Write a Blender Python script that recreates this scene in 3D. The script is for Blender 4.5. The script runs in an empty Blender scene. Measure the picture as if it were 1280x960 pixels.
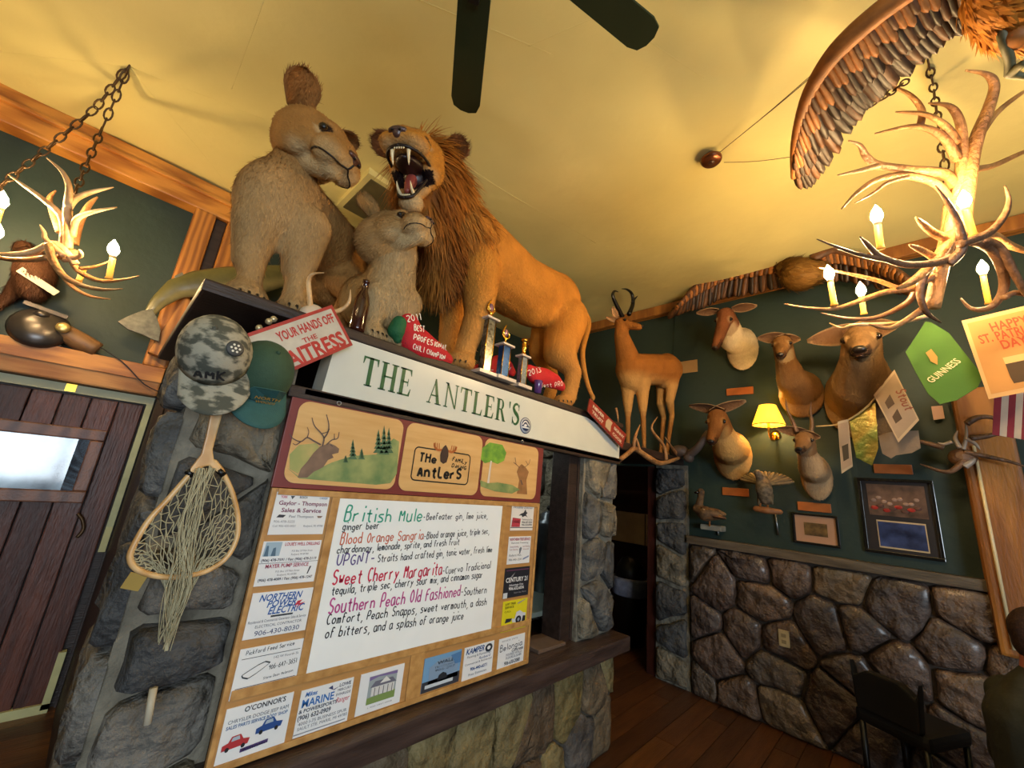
import bpy, bmesh, math, random
import numpy as np
from mathutils import Vector, Matrix, noise as mnoise
random.seed(7); rng = np.random.default_rng(7)
V = Vector
S = bpy.context.scene
COL = S.collection
PI = math.pi

# ------------------------------------------------------------------ camera (measured from the vanishing points)
RX = V((0.692172, 0.243251, 0.679505)); RY = V((-0.715666, 0.109516, 0.689803)); RZ = V((0.093379, -0.963761, 0.249890))
EYE = V((0, 0, 1.6)); FPX = 495.0
def _cam():
    cd = bpy.data.cameras.new('camera'); co = bpy.data.objects.new('camera', cd); COL.objects.link(co)
    right = V((RX[0], RY[0], RZ[0])); down = V((RX[1], RY[1], RZ[1])); fwd = V((RX[2], RY[2], RZ[2]))
    m = Matrix((right, -down, -fwd)).transposed().to_4x4(); m.translation = EYE
    co.matrix_world = m
    cd.sensor_fit = 'HORIZONTAL'; cd.sensor_width = 36; cd.lens = 36 * FPX / 1280
    cd.clip_start = 0.02; cd.clip_end = 60
    S.camera = co
_cam()
# ------------------------------------------------------------------ world, window daylight, exposure
S.view_settings.view_transform = 'Standard'; S.view_settings.look = 'None'
S.view_settings.exposure = 0.4; S.view_settings.gamma = 1.0; S.view_settings.use_curve_mapping = False
w = bpy.data.worlds.new('world'); S.world = w; w.use_nodes = True
w.node_tree.nodes['Background'].inputs[0].default_value = (0.55, 0.72, 1.0, 1); w.node_tree.nodes['Background'].inputs[1].default_value = 0.35
def area(name, loc, target, sx, sy, power, color):
    ld = bpy.data.lights.new(name, 'AREA'); ld.shape = 'RECTANGLE'; ld.size = sx; ld.size_y = sy; ld.energy = power; ld.color = color
    o = bpy.data.objects.new(name, ld); COL.objects.link(o); o.location = loc
    o.rotation_euler = (V(target) - V(loc)).to_track_quat('-Z', 'Y').to_euler(); return o
area('window_daylight', (-1.0, -3.9, 1.55), (0.2, 1.6, 1.4), 2.6, 1.3, 150, (0.78, 0.9, 1.0))
def lamp_light(name, loc, power, color=(1.0, 0.62, 0.24), r=0.03):
    ld = bpy.data.lights.new(name, 'POINT'); ld.energy = power; ld.color = color; ld.shadow_soft_size = r
    o = bpy.data.objects.new(name, ld); COL.objects.link(o); o.location = loc; return o

# ------------------------------------------------------------------ pixel of the photograph + a real plane -> point in the room
def at(px, py, X=None, Y=None, Z=None, D=None):
    c = V(((px - 640) / FPX, (py - 480) / FPX, 1)); r = V((RX.dot(c), RY.dot(c), RZ.dot(c)))
    if X is not None: t = X / r.x
    elif Y is not None: t = Y / r.y
    elif Z is not None: t = (Z - 1.6) / r.z
    else: t = D
    return EYE + r * t

def lin(h):
    h = h.lstrip('#'); o = []
    for i in (0, 2, 4):
        c = int(h[i:i + 2], 16) / 255; o.append(c / 12.92 if c <= .04045 else ((c + .055) / 1.055) ** 2.4)
    return (*o, 1.0)

# ------------------------------------------------------------------ materials
MATS = {}
def mat(name, col, rough=.6, metal=0, var=.25, vs=8, bump=0, bs=40, col2=None, stretch=(1, 1, 1), emit=0, vcol=False, spec=.5, trans=0, coat=0, detail=5, wave=0, alpha=1, ecol=None):
    if name in MATS: return MATS[name]
    m = bpy.data.materials.new(name); m.use_nodes = True; nt = m.node_tree; N = nt.nodes; L = nt.links
    b = N['Principled BSDF']; b.inputs['Roughness'].default_value = rough; b.inputs['Metallic'].default_value = metal
    b.inputs['Specular IOR Level'].default_value = spec
    if coat: b.inputs['Coat Weight'].default_value = coat; b.inputs['Coat Roughness'].default_value = .25
    if trans: b.inputs['Transmission Weight'].default_value = trans
    if alpha < 1: b.inputs['Alpha'].default_value = alpha
    c = lin(col) if isinstance(col, str) else col
    tc = N.new('ShaderNodeTexCoord'); mp = N.new('ShaderNodeMapping'); L.new(tc.outputs['Object'], mp.inputs[0]); mp.inputs['Scale'].default_value = stretch
    nz = N.new('ShaderNodeTexNoise'); nz.inputs['Scale'].default_value = vs; nz.inputs['Detail'].default_value = detail; L.new(mp.outputs[0], nz.inputs[0])
    fac = nz.outputs['Fac']
    if wave:
        wv = N.new('ShaderNodeTexWave'); wv.inputs['Scale'].default_value = wave; wv.inputs['Distortion'].default_value = 6; wv.inputs['Detail'].default_value = 3
        L.new(mp.outputs[0], wv.inputs[0]); mm = N.new('ShaderNodeMath'); mm.operation = 'MULTIPLY_ADD'; mm.inputs[1].default_value = .45
        hf = N.new('ShaderNodeMath'); hf.operation = 'MULTIPLY'; hf.inputs[1].default_value = .6; L.new(nz.outputs['Fac'], hf.inputs[0]); L.new(wv.outputs['Fac'], mm.inputs[0]); L.new(hf.outputs[0], mm.inputs[2]); fac = mm.outputs[0]
    rp = N.new('ShaderNodeValToRGB'); rp.color_ramp.elements[0].position = .3; rp.color_ramp.elements[1].position = .7; L.new(fac, rp.inputs[0])
    if col2: rp.color_ramp.elements[0].color = lin(col2); rp.color_ramp.elements[1].color = c
    else:
        rp.color_ramp.elements[0].color = tuple(x * (1 - var) for x in c[:3]) + (1,); rp.color_ramp.elements[1].color = tuple(min(1, x * (1 + var * .6)) for x in c[:3]) + (1,)
    src = rp.outputs[0]
    if vcol:
        at_ = N.new('ShaderNodeAttribute'); at_.attribute_name = 'Col'; mx = N.new('ShaderNodeMix'); mx.data_type = 'RGBA'; mx.blend_type = 'MULTIPLY'; mx.inputs[0].default_value = 1
        L.new(rp.outputs[0], mx.inputs[6]); L.new(at_.outputs['Color'], mx.inputs[7]); src = mx.outputs[2]
    L.new(src, b.inputs['Base Color'])
    if bump:
        n2 = N.new('ShaderNodeTexNoise'); n2.inputs['Scale'].default_value = bs; n2.inputs['Detail'].default_value = 6; L.new(mp.outputs[0], n2.inputs[0])
        bp = N.new('ShaderNodeBump'); bp.inputs['Strength'].default_value = bump; bp.inputs['Distance'].default_value = .03; L.new(n2.outputs['Fac'], bp.inputs['Height']); L.new(bp.outputs[0], b.inputs['Normal'])
    if emit:
        b.inputs['Emission Strength'].default_value = emit
        b.inputs['Emission Color'].default_value = lin(ecol) if ecol else c
    MATS[name] = m; return m
def flat(col): return mat('print_' + col.strip('#').lower(), col, rough=.55, var=.04)

fur_m = mat('fur', (1, 1, 1, 1), rough=.85, var=.22, vs=14, bump=.45, bs=90, vcol=True, spec=.15, stretch=(1, 1, .5))
hair_m = mat('hair', (1, 1, 1, 1), rough=.7, var=.2, vs=10, vcol=True, spec=.2)
antler_m = mat('antler', '#c8935a', rough=.45, var=.4, vs=9, bump=.5, bs=45, col2='#7d5230')
antler_pale = mat('antler_pale', '#e8c89a', rough=.4, vs=9, bump=.35, bs=40, col2='#b08048')
antler_dark = mat('antler_dark', '#8a6548', rough=.42, vs=9, bump=.4, bs=40, col2='#4a3324')
wood_post = mat('pine_log', '#b97a32', rough=.5, vs=5, stretch=(4, 4, .6), wave=1.6, bump=.15, bs=20, col2='#8a5420')
wood_beam = mat('pine_beam', '#c78838', rough=.45, vs=5, stretch=(.5, 4, 6), wave=1.5, bump=.12, bs=20, col2='#9a5e20')
wood_pale = mat('pine_rail', '#c89a5c', rough=.5, vs=8, stretch=(3, 3, 3), bump=.08, bs=40, col2='#a2743c')
wood_dark = mat('dark_wood', '#3a2a24', rough=.5, vs=6, stretch=(.6, 5, 5), bump=.2, bs=30, col2='#241812')
door_m = mat('door_plank', '#5e3426', rough=.42, vs=4, stretch=(6, 6, .7), bump=.25, bs=14, col2='#3c1e16')
green_wall = mat('green_paint', '#22352e', rough=.6, vs=2, bump=.15, bs=12, var=.15)
gold = mat('gold', '#e0ad45', rough=.22, metal=1, var=.1)
steel = mat('steel', '#9aa0a6', rough=.35, metal=1, var=.1)
black = mat('black', '#0b0a0a', rough=.4, var=.2)
eye_m = mat('eye_glass', '#1c0f06', rough=.05, var=.1, spec=.8)
amber = mat('eye_amber', '#7a4a12', rough=.08, spec=.8, var=.2)
nose_m = mat('nose_leather', '#4a2c22', rough=.4, var=.2)
iron = mat('iron', '#5b4630', rough=.45, metal=.7, var=.3)
mortar = mat('mortar', '#8d8676', rough=.9, vs=10, bump=.8, bs=22, col2='#5e584c')
stone_cols = {'gray': ['#5c5c5a', '#6b6862', '#4a4b4c', '#78705f'], 'brown': ['#6e5848', '#5c4a40', '#7d6a54', '#544640', '#66584c'], 'tan': ['#77683f', '#6a5a44', '#5b5550', '#80714a', '#5e4c38']}
def stone_mats(kind, coat):
    out = []
    for i, c in enumerate(stone_cols[kind]):
        m = mat('stone_%s_%d' % (kind, i), c, rough=.5 if coat else .7, vs=7, var=.55, bump=1, bs=9, coat=coat, detail=10); out.append(m)
        for n in m.node_tree.nodes:
            if n.type == 'BUMP': n.inputs['Distance'].default_value = .09
    return out

# ------------------------------------------------------------------ object helpers
def setp(o, label=None, cat=None, group=None, kind=None):
    if label: o['label'] = label
    if cat: o['category'] = cat
    if group: o['group'] = group
    if kind: o['kind'] = kind
    return o
def link(name, me, m=None, parent=None, loc=None):
    o = bpy.data.objects.new(name, me); COL.objects.link(o)
    base = V(loc) if loc is not None else V((0, 0, 0)); wp = V((0, 0, 0)); p = parent
    while p: wp += p.location; p = p.parent
    if loc is None and parent is not None: off = wp
    else: off = base
    if me is not None and off.length > 0: me.transform(Matrix.Translation(-off))
    if parent is not None: o.parent = parent; o.location = off - wp
    else: o.location = base
    if m is not None and me is not None and len(me.materials) == 0:
        for x in (m if isinstance(m, (list, tuple)) else [m]): me.materials.append(x)
    return o
def thing(name, label, cat, loc=(0, 0, 0), group=None):
    o = bpy.data.objects.new(name, None); COL.objects.link(o); o.location = loc; o.empty_display_size = .05
    return setp(o, label, cat, group)

def basis(axis):
    a = V(axis).normalized(); t = V((0, 0, 1)) if abs(a.z) < .9 else V((1, 0, 0)); u = a.cross(t).normalized(); return a, u, a.cross(u).normalized()
class MB:
    def __init__(s): s.v = []; s.f = []; s.mi = []; s.cur = 0; s.sm = []; s.smooth = True
    def add(s, vs, fs, smooth=None):
        n = len(s.v); s.v += [tuple(p) for p in vs]; s.f += [tuple(n + i for i in f) for f in fs]; s.mi += [s.cur] * len(fs); s.sm += [s.smooth if smooth is None else smooth] * len(fs); return s
    def box(s, lo, hi, M=None):
        x0, y0, z0 = lo; x1, y1, z1 = hi
        vs = [V(p) for p in ((x0, y0, z0), (x1, y0, z0), (x1, y1, z0), (x0, y1, z0), (x0, y0, z1), (x1, y0, z1), (x1, y1, z1), (x0, y1, z1))]
        if M: vs = [M @ p for p in vs]
        return s.add(vs, [(0, 3, 2, 1), (4, 5, 6, 7), (0, 1, 5, 4), (1, 2, 6, 5), (2, 3, 7, 6), (3, 0, 4, 7)], False)
    def tube(s, pts, rad, seg=8, cap=True, closed=False, flatten=None):
        pts = [V(p) for p in pts]; n = len(pts); rad = rad if isinstance(rad, (list, tuple)) else [rad] * n
        rings = []; u = None
        for i in range(n):
            a = pts[(i + 1) % n] if closed or i < n - 1 else pts[i]; b = pts[i - 1] if closed or i > 0 else pts[i]
            t = (a - b).normalized() if (a - b).length > 1e-9 else V((0, 0, 1))
            if u is None: _, u, _ = basis(t)
            u = (u - t * u.dot(t)); u = u.normalized() if u.length > 1e-6 else basis(t)[1]
            wv = t.cross(u)
            rings.append([pts[i] + (u * math.cos(k * 2 * PI / seg) + wv * math.sin(k * 2 * PI / seg)) * rad[i] for k in range(seg)])
        vs = [p for r in rings for p in r]; fs = []
        for i in range(n if closed else n - 1):
            j = (i + 1) % n
            for k in range(seg): fs.append((i * seg + k, i * seg + (k + 1) % seg, j * seg + (k + 1) % seg, j * seg + k))
        if cap and not closed: fs.append(tuple(range(seg))[::-1]); fs.append(tuple((n - 1) * seg + k for k in range(seg)))
        return s.add(vs, fs)
    def lathe(s, prof, c, axis=(0, 0, 1), seg=16, M=None):
        a, u, wv = basis(axis); c = V(c); vs = []; fs = []
        for (r, h) in prof:
            for k in range(seg): vs.append(c + a * h + (u * math.cos(2 * PI * k / seg) + wv * math.sin(2 * PI * k / seg)) * max(r, 1e-4))
        for i in range(len(prof) - 1):
            for k in range(seg): fs.append((i * seg + k, i * seg + (k + 1) % seg, (i + 1) * seg + (k + 1) % seg, (i + 1) * seg + k))
        fs.append(tuple(range(seg))[::-1]); fs.append(tuple((len(prof) - 1) * seg + k for k in range(seg)))
        return s.add(vs, fs)
    def ball(s, c, r, seg=12, ring=8, R=None):
        c = V(c); r = V(r) if isinstance(r, (tuple, list, Vector)) else V((r, r, r)); vs = []; fs = []
        for i in range(ring + 1):
            th = PI * i / ring
            for k in range(seg):
                p = V((r.x * math.sin(th) * math.cos(2 * PI * k / seg), r.y * math.sin(th) * math.sin(2 * PI * k / seg), r.z * math.cos(th)))
                vs.append(c + (R @ p if R else p))
        for i in range(ring):
            for k in range(seg): fs.append((i * seg + k, (i + 1) * seg + k, (i + 1) * seg + (k + 1) % seg, i * seg + (k + 1) % seg))
        return s.add(vs, fs)
    def prism(s, pts, nrm, th):
        # polygon pts (world) pushed along nrm by th
        n = len(pts); nrm = V(nrm) * th; vs = [V(p) for p in pts] + [V(p) + nrm for p in pts]
        return s.add(vs, [tuple(range(n))[::-1], tuple(range(n, 2 * n))] + [(i, (i + 1) % n, n + (i + 1) % n, n + i) for i in range(n)], False)
    def ribbon(s, pts, wd, nrm):
        pts = [V(p) for p in pts]; nrm = V(nrm).normalized(); n = len(pts); wd = wd if isinstance(wd, (list, tuple)) else [wd] * n; vs = []
        for i in range(n):
            t = (pts[min(i + 1, n - 1)] - pts[max(i - 1, 0)]); t = t.normalized() if t.length > 1e-9 else V((1, 0, 0)); sd = nrm.cross(t).normalized() * wd[i] * .5
            vs += [pts[i] - sd, pts[i] + sd]
        return s.add(vs, [(2 * i, 2 * i + 1, 2 * i + 3, 2 * i + 2) for i in range(n - 1)], False)
    def mesh(s, name='m'):
        me = bpy.data.meshes.new(name); me.from_pydata(s.v, [], s.f); me.polygons.foreach_set('use_smooth', s.sm); me.polygons.foreach_set('material_index', s.mi); me.update(); return me
    def build(s, name, m, parent=None, loc=None, fix=True, bevel=0):
        me = s.mesh(name)
        if fix or bevel:
            bm = bmesh.new(); bm.from_mesh(me)
            if bevel: bmesh.ops.bevel(bm, geom=list(bm.edges), offset=bevel, segments=2, affect='EDGES', profile=.6)
            bmesh.ops.recalc_face_normals(bm, faces=bm.faces); bm.to_mesh(me); bm.free()
        return link(name, me, m, parent, loc)
def bx(name, lo, hi, m, parent=None, loc=None, bevel=0, M=None): return MB().box(lo, hi, M).build(name, m, parent, loc, bevel=bevel)
def struct(o): o['kind'] = 'structure'; return o
def spline(pts, n=6):
    P = [V(p) for p in pts]; out = []
    for i in range(len(P) - 1):
        p0 = P[max(i - 1, 0)]; p1 = P[i]; p2 = P[i + 1]; p3 = P[min(i + 2, len(P) - 1)]
        for k in range(n):
            t = k / n; out.append(.5 * ((2 * p1) + (p2 - p0) * t + (2 * p0 - 5 * p1 + 4 * p2 - p3) * t * t + (3 * p1 - p0 - 3 * p2 + p3) * t ** 3))
    out.append(P[-1]); return out
def lerp(a, b, t): return a + (b - a) * t
def copy_tree(o, parent=None):
    c = o.copy(); COL.objects.link(c); c.parent = parent
    for ch in list(o.children): copy_tree(ch, c)
    return c

# ------------------------------------------------------------------ marker handwriting: single-stroke glyphs (x 0-4, baseline 2, x-height 6, cap 9)
G = {'a': '46 16 05 03 12 32 44|46 43 52', 'b': '09 02|05 26 45 43 22 03', 'c': '45 26 05 03 22 43', 'd': '45 26 05 03 22 43|49 42', 'e': '04 44 45 26 05 03 22 43', 'f': '48 29 18 12|06 36',
     'g': '45 26 05 03 22 43|46 41 20 01', 'h': '09 02|05 26 45 42', 'i': '16 12|18 19', 'j': '26 21 10 00|28 29', 'k': '09 02|46 04 42', 'l': '19 12', 'm': '06 02|05 16 25 22|25 36 45 42', 'n': '06 02|05 26 45 42',
     'o': '26 05 03 22 43 45 26', 'p': '06 00|05 26 45 43 22 03', 'q': '45 26 05 03 22 43|46 40', 'r': '06 02|05 26 36', 's': '46 16 05 34 43 32 02', 't': '28 23 32 42|06 46', 'u': '06 03 12 32 43|46 42',
     'v': '06 22 46', 'w': '06 12 25 32 46', 'x': '06 42|46 02', 'y': '06 23|46 23 00', 'z': '06 46 02 42',
     'A': '02 29 42|14 34', 'B': '02 09 39 48 36 06|36 45 43 32 02', 'C': '48 29 07 04 22 43', 'D': '02 09 29 47 44 22 02', 'E': '49 09 02 42|06 36', 'F': '49 09 02|06 36', 'G': '48 29 07 04 22 43 45 25', 'H': '09 02|49 42|06 46',
     'I': '29 22', 'J': '49 43 22 03', 'K': '09 02|49 05 42', 'L': '09 02 42', 'M': '02 09 24 49 42', 'N': '02 09 42 49', 'O': '29 07 04 22 44 47 29', 'P': '02 09 39 48 46 35 05', 'R': '02 09 39 48 46 35 05|25 42',
     'S': '48 29 08 06 45 43 22 03', 'T': '09 49|29 22', 'U': '09 04 22 44 49', 'V': '09 22 49', 'W': '09 12 26 32 49', 'X': '09 42|49 02', 'Y': '09 25 49|25 22', 'Z': '09 49 02 42',
     '0': '29 07 04 22 44 47 29', '1': '18 29 22', '2': '08 29 48 46 02 42', '3': '08 29 48 26 44 43 22 03', '4': '39 04 44|39 32', '5': '49 09 06 36 44 32 02', '6': '39 05 03 22 43 45 26 05', '7': '09 49 12',
     '8': '29 08 26 43 22 03 26 48 29', '9': '46 26 07 29 48 46 32', '-': '05 35', ',': '22 10', '.': '12 13', "'": '29 27', '&': '42 08 29 37 04 22 44', '/': '02 49', '(': '29 07 04 22', ')': '09 27 24 02'}
NARROW = {'i': 2, 'l': 2, "'": 2, ',': 2, '.': 2, 'I': 3, ' ': 4, '1': 3, 'j': 3, '(': 3, ')': 3}
def chaikin(p):
    if len(p) < 3: return p
    o = [p[0]]
    for i in range(len(p) - 1): o += [p[i] * .75 + p[i + 1] * .25, p[i] * .25 + p[i + 1] * .75]
    o.append(p[-1]); return o
def handwrite(mb, text, A, B, capw, nrm, width, jit=.12):
    """strokes of text from baseline point A to B; capw = cap height in metres"""
    A = V(A); B = V(B); nrm = V(nrm).normalized(); u = (B - A); Lw = u.length; u.normalize(); up = V((0, 0, 1)); up = nrm.cross(u); up = up if up.z > 0 else -up
    adv = [NARROW.get(c, 5) + 1 for c in text]; tot = sum(adv) - 1.5; sx = Lw / tot; sy = capw / 7; x = 0
    for c, a in zip(text, adv):
        if c in G:
            j = random.uniform(-jit, jit) * 2; sc = random.uniform(.92, 1.08); sh = random.uniform(0, .12)
            for st in G[c].split('|'):
                p = [V((int(q[0]) * .95, (int(q[1]) - 2) * sc, 0)) for q in st.split()]
                p = chaikin(chaikin(p)) if len(p) > 2 else p
                w3 = [A + u * ((x + q.x + q.y * sh) * sx) + up * ((q.y + j) * sy) for q in p]
                mb.ribbon(w3, width, nrm)
        x += a
def typeset(text, A, B, h, nrm, bold=0, mb=None, shear=0, align=None):
    """printed text with the built-in font between baseline points A and B; adds polygons to mb"""
    fc = bpy.data.curves.new('t', 'FONT'); fc.body = text; fc.size = 1; fc.offset = bold; fc.shear = shear; fc.resolution_u = 2
    to = bpy.data.objects.new('t', fc); COL.objects.link(to); dg = bpy.context.evaluated_depsgraph_get(); me = bpy.data.meshes.new_from_object(to.evaluated_get(dg))
    vs = [v.co.copy() for v in me.vertices]; fs = [tuple(p.vertices) for p in me.polygons]; bpy.data.objects.remove(to); bpy.data.curves.remove(fc); bpy.data.meshes.remove(me)
    if not vs: return
    x0 = min(v.x for v in vs); x1 = max(v.x for v in vs); A = V(A); B = V(B); u = B - A; Lw = u.length; u.normalize(); nrm = V(nrm).normalized(); up = nrm.cross(u); up = up if up.z > 0 else -up
    sx = Lw / (x1 - x0); sy = h / .7
    mb.add([A + u * ((v.x - x0) * sx) + up * (v.y * sy) for v in vs], fs, False)

# ------------------------------------------------------------------ animals: tapered masses fused into one skin
class Prims:
    def __init__(s): s.mb = MB()
    def e(s, c, r, M=None, R=None):
        if M is not None:
            q = M.to_3x3(); s.mb.ball(M @ V(c), r, 14, 10, (q @ R) if R else q)
        else: s.mb.ball(c, r, 14, 10, R)
        return s
    def c(s, p0, r0, p1, r1, M=None):
        p0 = V(p0); p1 = V(p1)
        if M is not None: p0 = M @ p0; p1 = M @ p1; k = M.to_scale()[0]; r0 *= k; r1 *= k
        a, u, wv = basis(p1 - p0); L = (p1 - p0).length; prof = []
        for i in range(5): t = PI / 2 * (1 - i / 4); prof.append((r0 * math.cos(t), -r0 * math.sin(t)))
        for i in range(5): t = PI / 2 * i / 4; prof.append((r1 * math.cos(t), L + r1 * math.sin(t)))
        s.mb.lathe(prof, p0, a, 14); return s
    def chain(s, l, M=None):
        for (a, ra), (b, rb) in zip(l[:-1], l[1:]): s.c(a, ra, b, rb, M)
        return s
    def skin(s, name, m, parent, voxel=.012, smooth=6, paint=None, rough_=0, loc=None):
        me = s.mb.mesh(); bm = bmesh.new(); bm.from_mesh(me); bmesh.ops.recalc_face_normals(bm, faces=bm.faces); bm.to_mesh(me); bm.free()
        o = bpy.data.objects.new('tmp', me); COL.objects.link(o)
        r = o.modifiers.new('r', 'REMESH'); r.mode = 'VOXEL'; r.voxel_size = voxel
        q = o.modifiers.new('s', 'SMOOTH'); q.factor = .6; q.iterations = smooth
        dg = bpy.context.evaluated_depsgraph_get(); dg.update(); m2 = bpy.data.meshes.new_from_object(o.evaluated_get(dg)); bpy.data.objects.remove(o); m2.polygons.foreach_set('use_smooth', [True] * len(m2.polygons)); m2.name = name
        if paint: paint_mesh(m2, paint)
        m2.materials.clear()
        return link(name, m2, m, parent, loc)
def paint_mesh(me, fn):
    a = me.color_attributes.new('Col', 'FLOAT_COLOR', 'POINT'); n = len(me.vertices)
    co = np.empty(n * 3, dtype=np.float32); me.vertices.foreach_get('co', co); co = co.reshape(-1, 3).astype(float)
    c = np.ones((n, 4), dtype=np.float32); c[:, :3] = fn(co); a.data.foreach_set('color', c.ravel())
def L3(h): return np.array(lin(h)[:3])
def sstep(x, a, b): t = np.clip((x - a) / (b - a), 0, 1); return t * t * (3 - 2 * t)
def mixc(c, d, f): return c + (np.asarray(d) - c) * f[:, None]
def fur(src, n, length, width, flow, parent, name='fur', m=None, lift=.35, var=.25, mask=None, tint=1.0, droop=0, segs=1, tip=None, color=None):
    """thin tapered hairs over the skin of src (joined, uncountable)"""
    me = src.data; me.calc_loop_triangles(); nt = len(me.loop_triangles); tv = np.empty(nt * 3, dtype=np.int32); me.loop_triangles.foreach_get('vertices', tv); tv = tv.reshape(-1, 3)
    co = np.empty(len(me.vertices) * 3, dtype=np.float32); me.vertices.foreach_get('co', co); co = co.reshape(-1, 3).astype(float)
    nv = np.empty(len(me.vertices) * 3, dtype=np.float32); me.vertices.foreach_get('normal', nv); nv = nv.reshape(-1, 3).astype(float)
    col = np.ones((len(co), 4), dtype=np.float32)
    if 'Col' in me.color_attributes: me.color_attributes['Col'].data.foreach_get('color', t := np.empty(len(co) * 4, dtype=np.float32)); col = t.reshape(-1, 4)
    a, b, c = co[tv[:, 0]], co[tv[:, 1]], co[tv[:, 2]]; ar = np.linalg.norm(np.cross(b - a, c - a), axis=1)
    off = V((0, 0, 0)); p = src
    while p: off += p.location; p = p.parent
    off = np.array(off)
    if mask is not None: ar = ar * mask((a + b + c) / 3 + off)
    k = rng.choice(nt, n, p=ar / ar.sum()); u = rng.random((n, 2)); fl = u.sum(1) > 1; u[fl] = 1 - u[fl]; w0 = 1 - u.sum(1)
    P = a[k] * w0[:, None] + b[k] * u[:, :1] + c[k] * u[:, 1:]; Nn = nv[tv[k, 0]] * w0[:, None] + nv[tv[k, 1]] * u[:, :1] + nv[tv[k, 2]] * u[:, 1:]; Nn /= np.linalg.norm(Nn, axis=1)[:, None] + 1e-9
    C = col[tv[k, 0], :3]; P = P + off
    F = np.asarray(flow(P, Nn)); F = F - Nn * (F * Nn).sum(1)[:, None]; F /= np.linalg.norm(F, axis=1)[:, None] + 1e-9
    F = F + rng.normal(0, .22, F.shape); Dv = F + Nn * lift; Dv /= np.linalg.norm(Dv, axis=1)[:, None]
    Wv = np.cross(Nn, Dv); Wv /= np.linalg.norm(Wv, axis=1)[:, None] + 1e-9
    Lg = length * rng.uniform(.6, 1.25, n); wd = width * rng.uniform(.6, 1.3, n)
    if color is not None: C = np.asarray(color(P))
    br = (1 + rng.uniform(-var, var, n))[:, None] * tint
    if segs == 1:
        vs = np.stack([P - Wv * wd[:, None] / 2, P + Wv * wd[:, None] / 2, P + Dv * Lg[:, None]], 1).reshape(-1, 3); fs = np.arange(3 * n).reshape(-1, 3); cc = np.repeat(C * br, 3, 0)
        nf = n; per = 3
    else:
        D2 = Dv + np.array([0, 0, -droop]); D2 /= np.linalg.norm(D2, axis=1)[:, None]; D3 = D2 + np.array([0, 0, -droop]); D3 /= np.linalg.norm(D3, axis=1)[:, None]
        m1 = P + Dv * Lg[:, None] * .35; m2 = m1 + D2 * Lg[:, None] * .35; m3 = m2 + D3 * Lg[:, None] * .3
        h = Wv * wd[:, None] / 2
        vs = np.stack([P - h, P + h, m1 - h, m1 + h, m2 - h * .8, m2 + h * .8, m3], 1).reshape(-1, 3); bi = np.arange(n)[:, None] * 7
        fs = np.concatenate([np.stack([bi + x for x in q], 2).reshape(-1, 3) for q in ((0, 1, 3), (0, 3, 2), (2, 3, 5), (2, 5, 4), (4, 5, 6))]); cc = np.repeat(C * br, 7, 0)
        if tip is not None: f = np.tile([0, 0, .4, .4, .8, .8, 1], n)[:, None]; cc = cc * (1 - f) + cc * np.asarray(tip) * f
    me2 = bpy.data.meshes.new(name); me2.vertices.add(len(vs)); me2.vertices.foreach_set('co', vs.astype(np.float32).ravel()); me2.loops.add(fs.size); me2.loops.foreach_set('vertex_index', fs.astype(np.int32).ravel())
    me2.polygons.add(len(fs)); me2.polygons.foreach_set('loop_start', np.arange(0, fs.size, 3, dtype=np.int32)); me2.update()
    at_ = me2.color_attributes.new('Col', 'FLOAT_COLOR', 'POINT'); ca = np.ones((len(vs), 4), dtype=np.float32); ca[:, :3] = np.clip(cc, 0, 1); at_.data.foreach_set('color', ca.ravel())
    o = link(name, me2, m or hair_m, parent); o['kind'] = 'stuff'; return o
def frame(o, fwd, up, s=1.0):
    f = V(fwd).normalized(); l = V(up).cross(f).normalized(); u = f.cross(l).normalized(); m = Matrix((f * s, l * s, u * s)).transposed().to_4x4(); m.translation = V(o); return m
def ear(name, base, tip, face, wid, cup, m, parent, inner='#c9a27c', outer='#8a5a2c', shape='round', edge='#5a3a20'):
    base = V(base); tip = V(tip); ax = tip - base; L = ax.length; ax.normalize(); face = V(face); face = (face - ax * face.dot(ax)).normalized(); sd = ax.cross(face).normalized(); nu, nv_ = 9, 10; vs = []; cs = []
    for lay in (0, 1):
        for j in range(nv_):
            t = j / (nv_ - 1)
            wv = wid * ((1 - max(0, (t - .35) / .65) ** 2.4) ** .5 * (.62 + .76 * min(t, .5)) if shape == 'round' else (math.sin(PI * (t * .86 + .1)) ** .8) * (1 - .12 * t) * .95)
            for i in range(nu):
                q = (i / (nu - 1) - .5) * 2
                p = base + ax * (L * t) + sd * (q * wv * .5) - face * (cup * (1 - q * q) * (1 - .6 * t)) - face * (.007 if lay else 0)
                vs.append(p); e = max(abs(q), t); 
                ci = L3(inner) if lay == 0 else L3(outer); 
                if lay == 0: ci = ci * (1 - .45 * (1 - abs(q)) * (1 - t)); 
                if e > .93: ci = (ci + L3(edge)) / 2
                cs.append(ci)
    fs = []; K = nu * nv_
    for j in range(nv_ - 1):
        for i in range(nu - 1):
            a = j * nu + i; fs.append((a, a + 1, a + nu + 1, a + nu)); fs.append((K + a, K + a + nu, K + a + nu + 1, K + a + 1))
    rim = [j * nu for j in range(nv_)] + [(nv_ - 1) * nu + i for i in range(1, nu)] + [j * nu + nu - 1 for j in range(nv_ - 2, -1, -1)]
    for a, b in zip(rim[:-1], rim[1:]): fs.append((a, b, K + b, K + a))
    mb = MB(); mb.add(vs, fs, True); me = mb.mesh(name); at_ = me.color_attributes.new('Col', 'FLOAT_COLOR', 'POINT'); at_.data.foreach_set('color', np.array([(*c, 1) for c in cs], dtype=np.float32).ravel())
    return link(name, me, m, parent)
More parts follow.
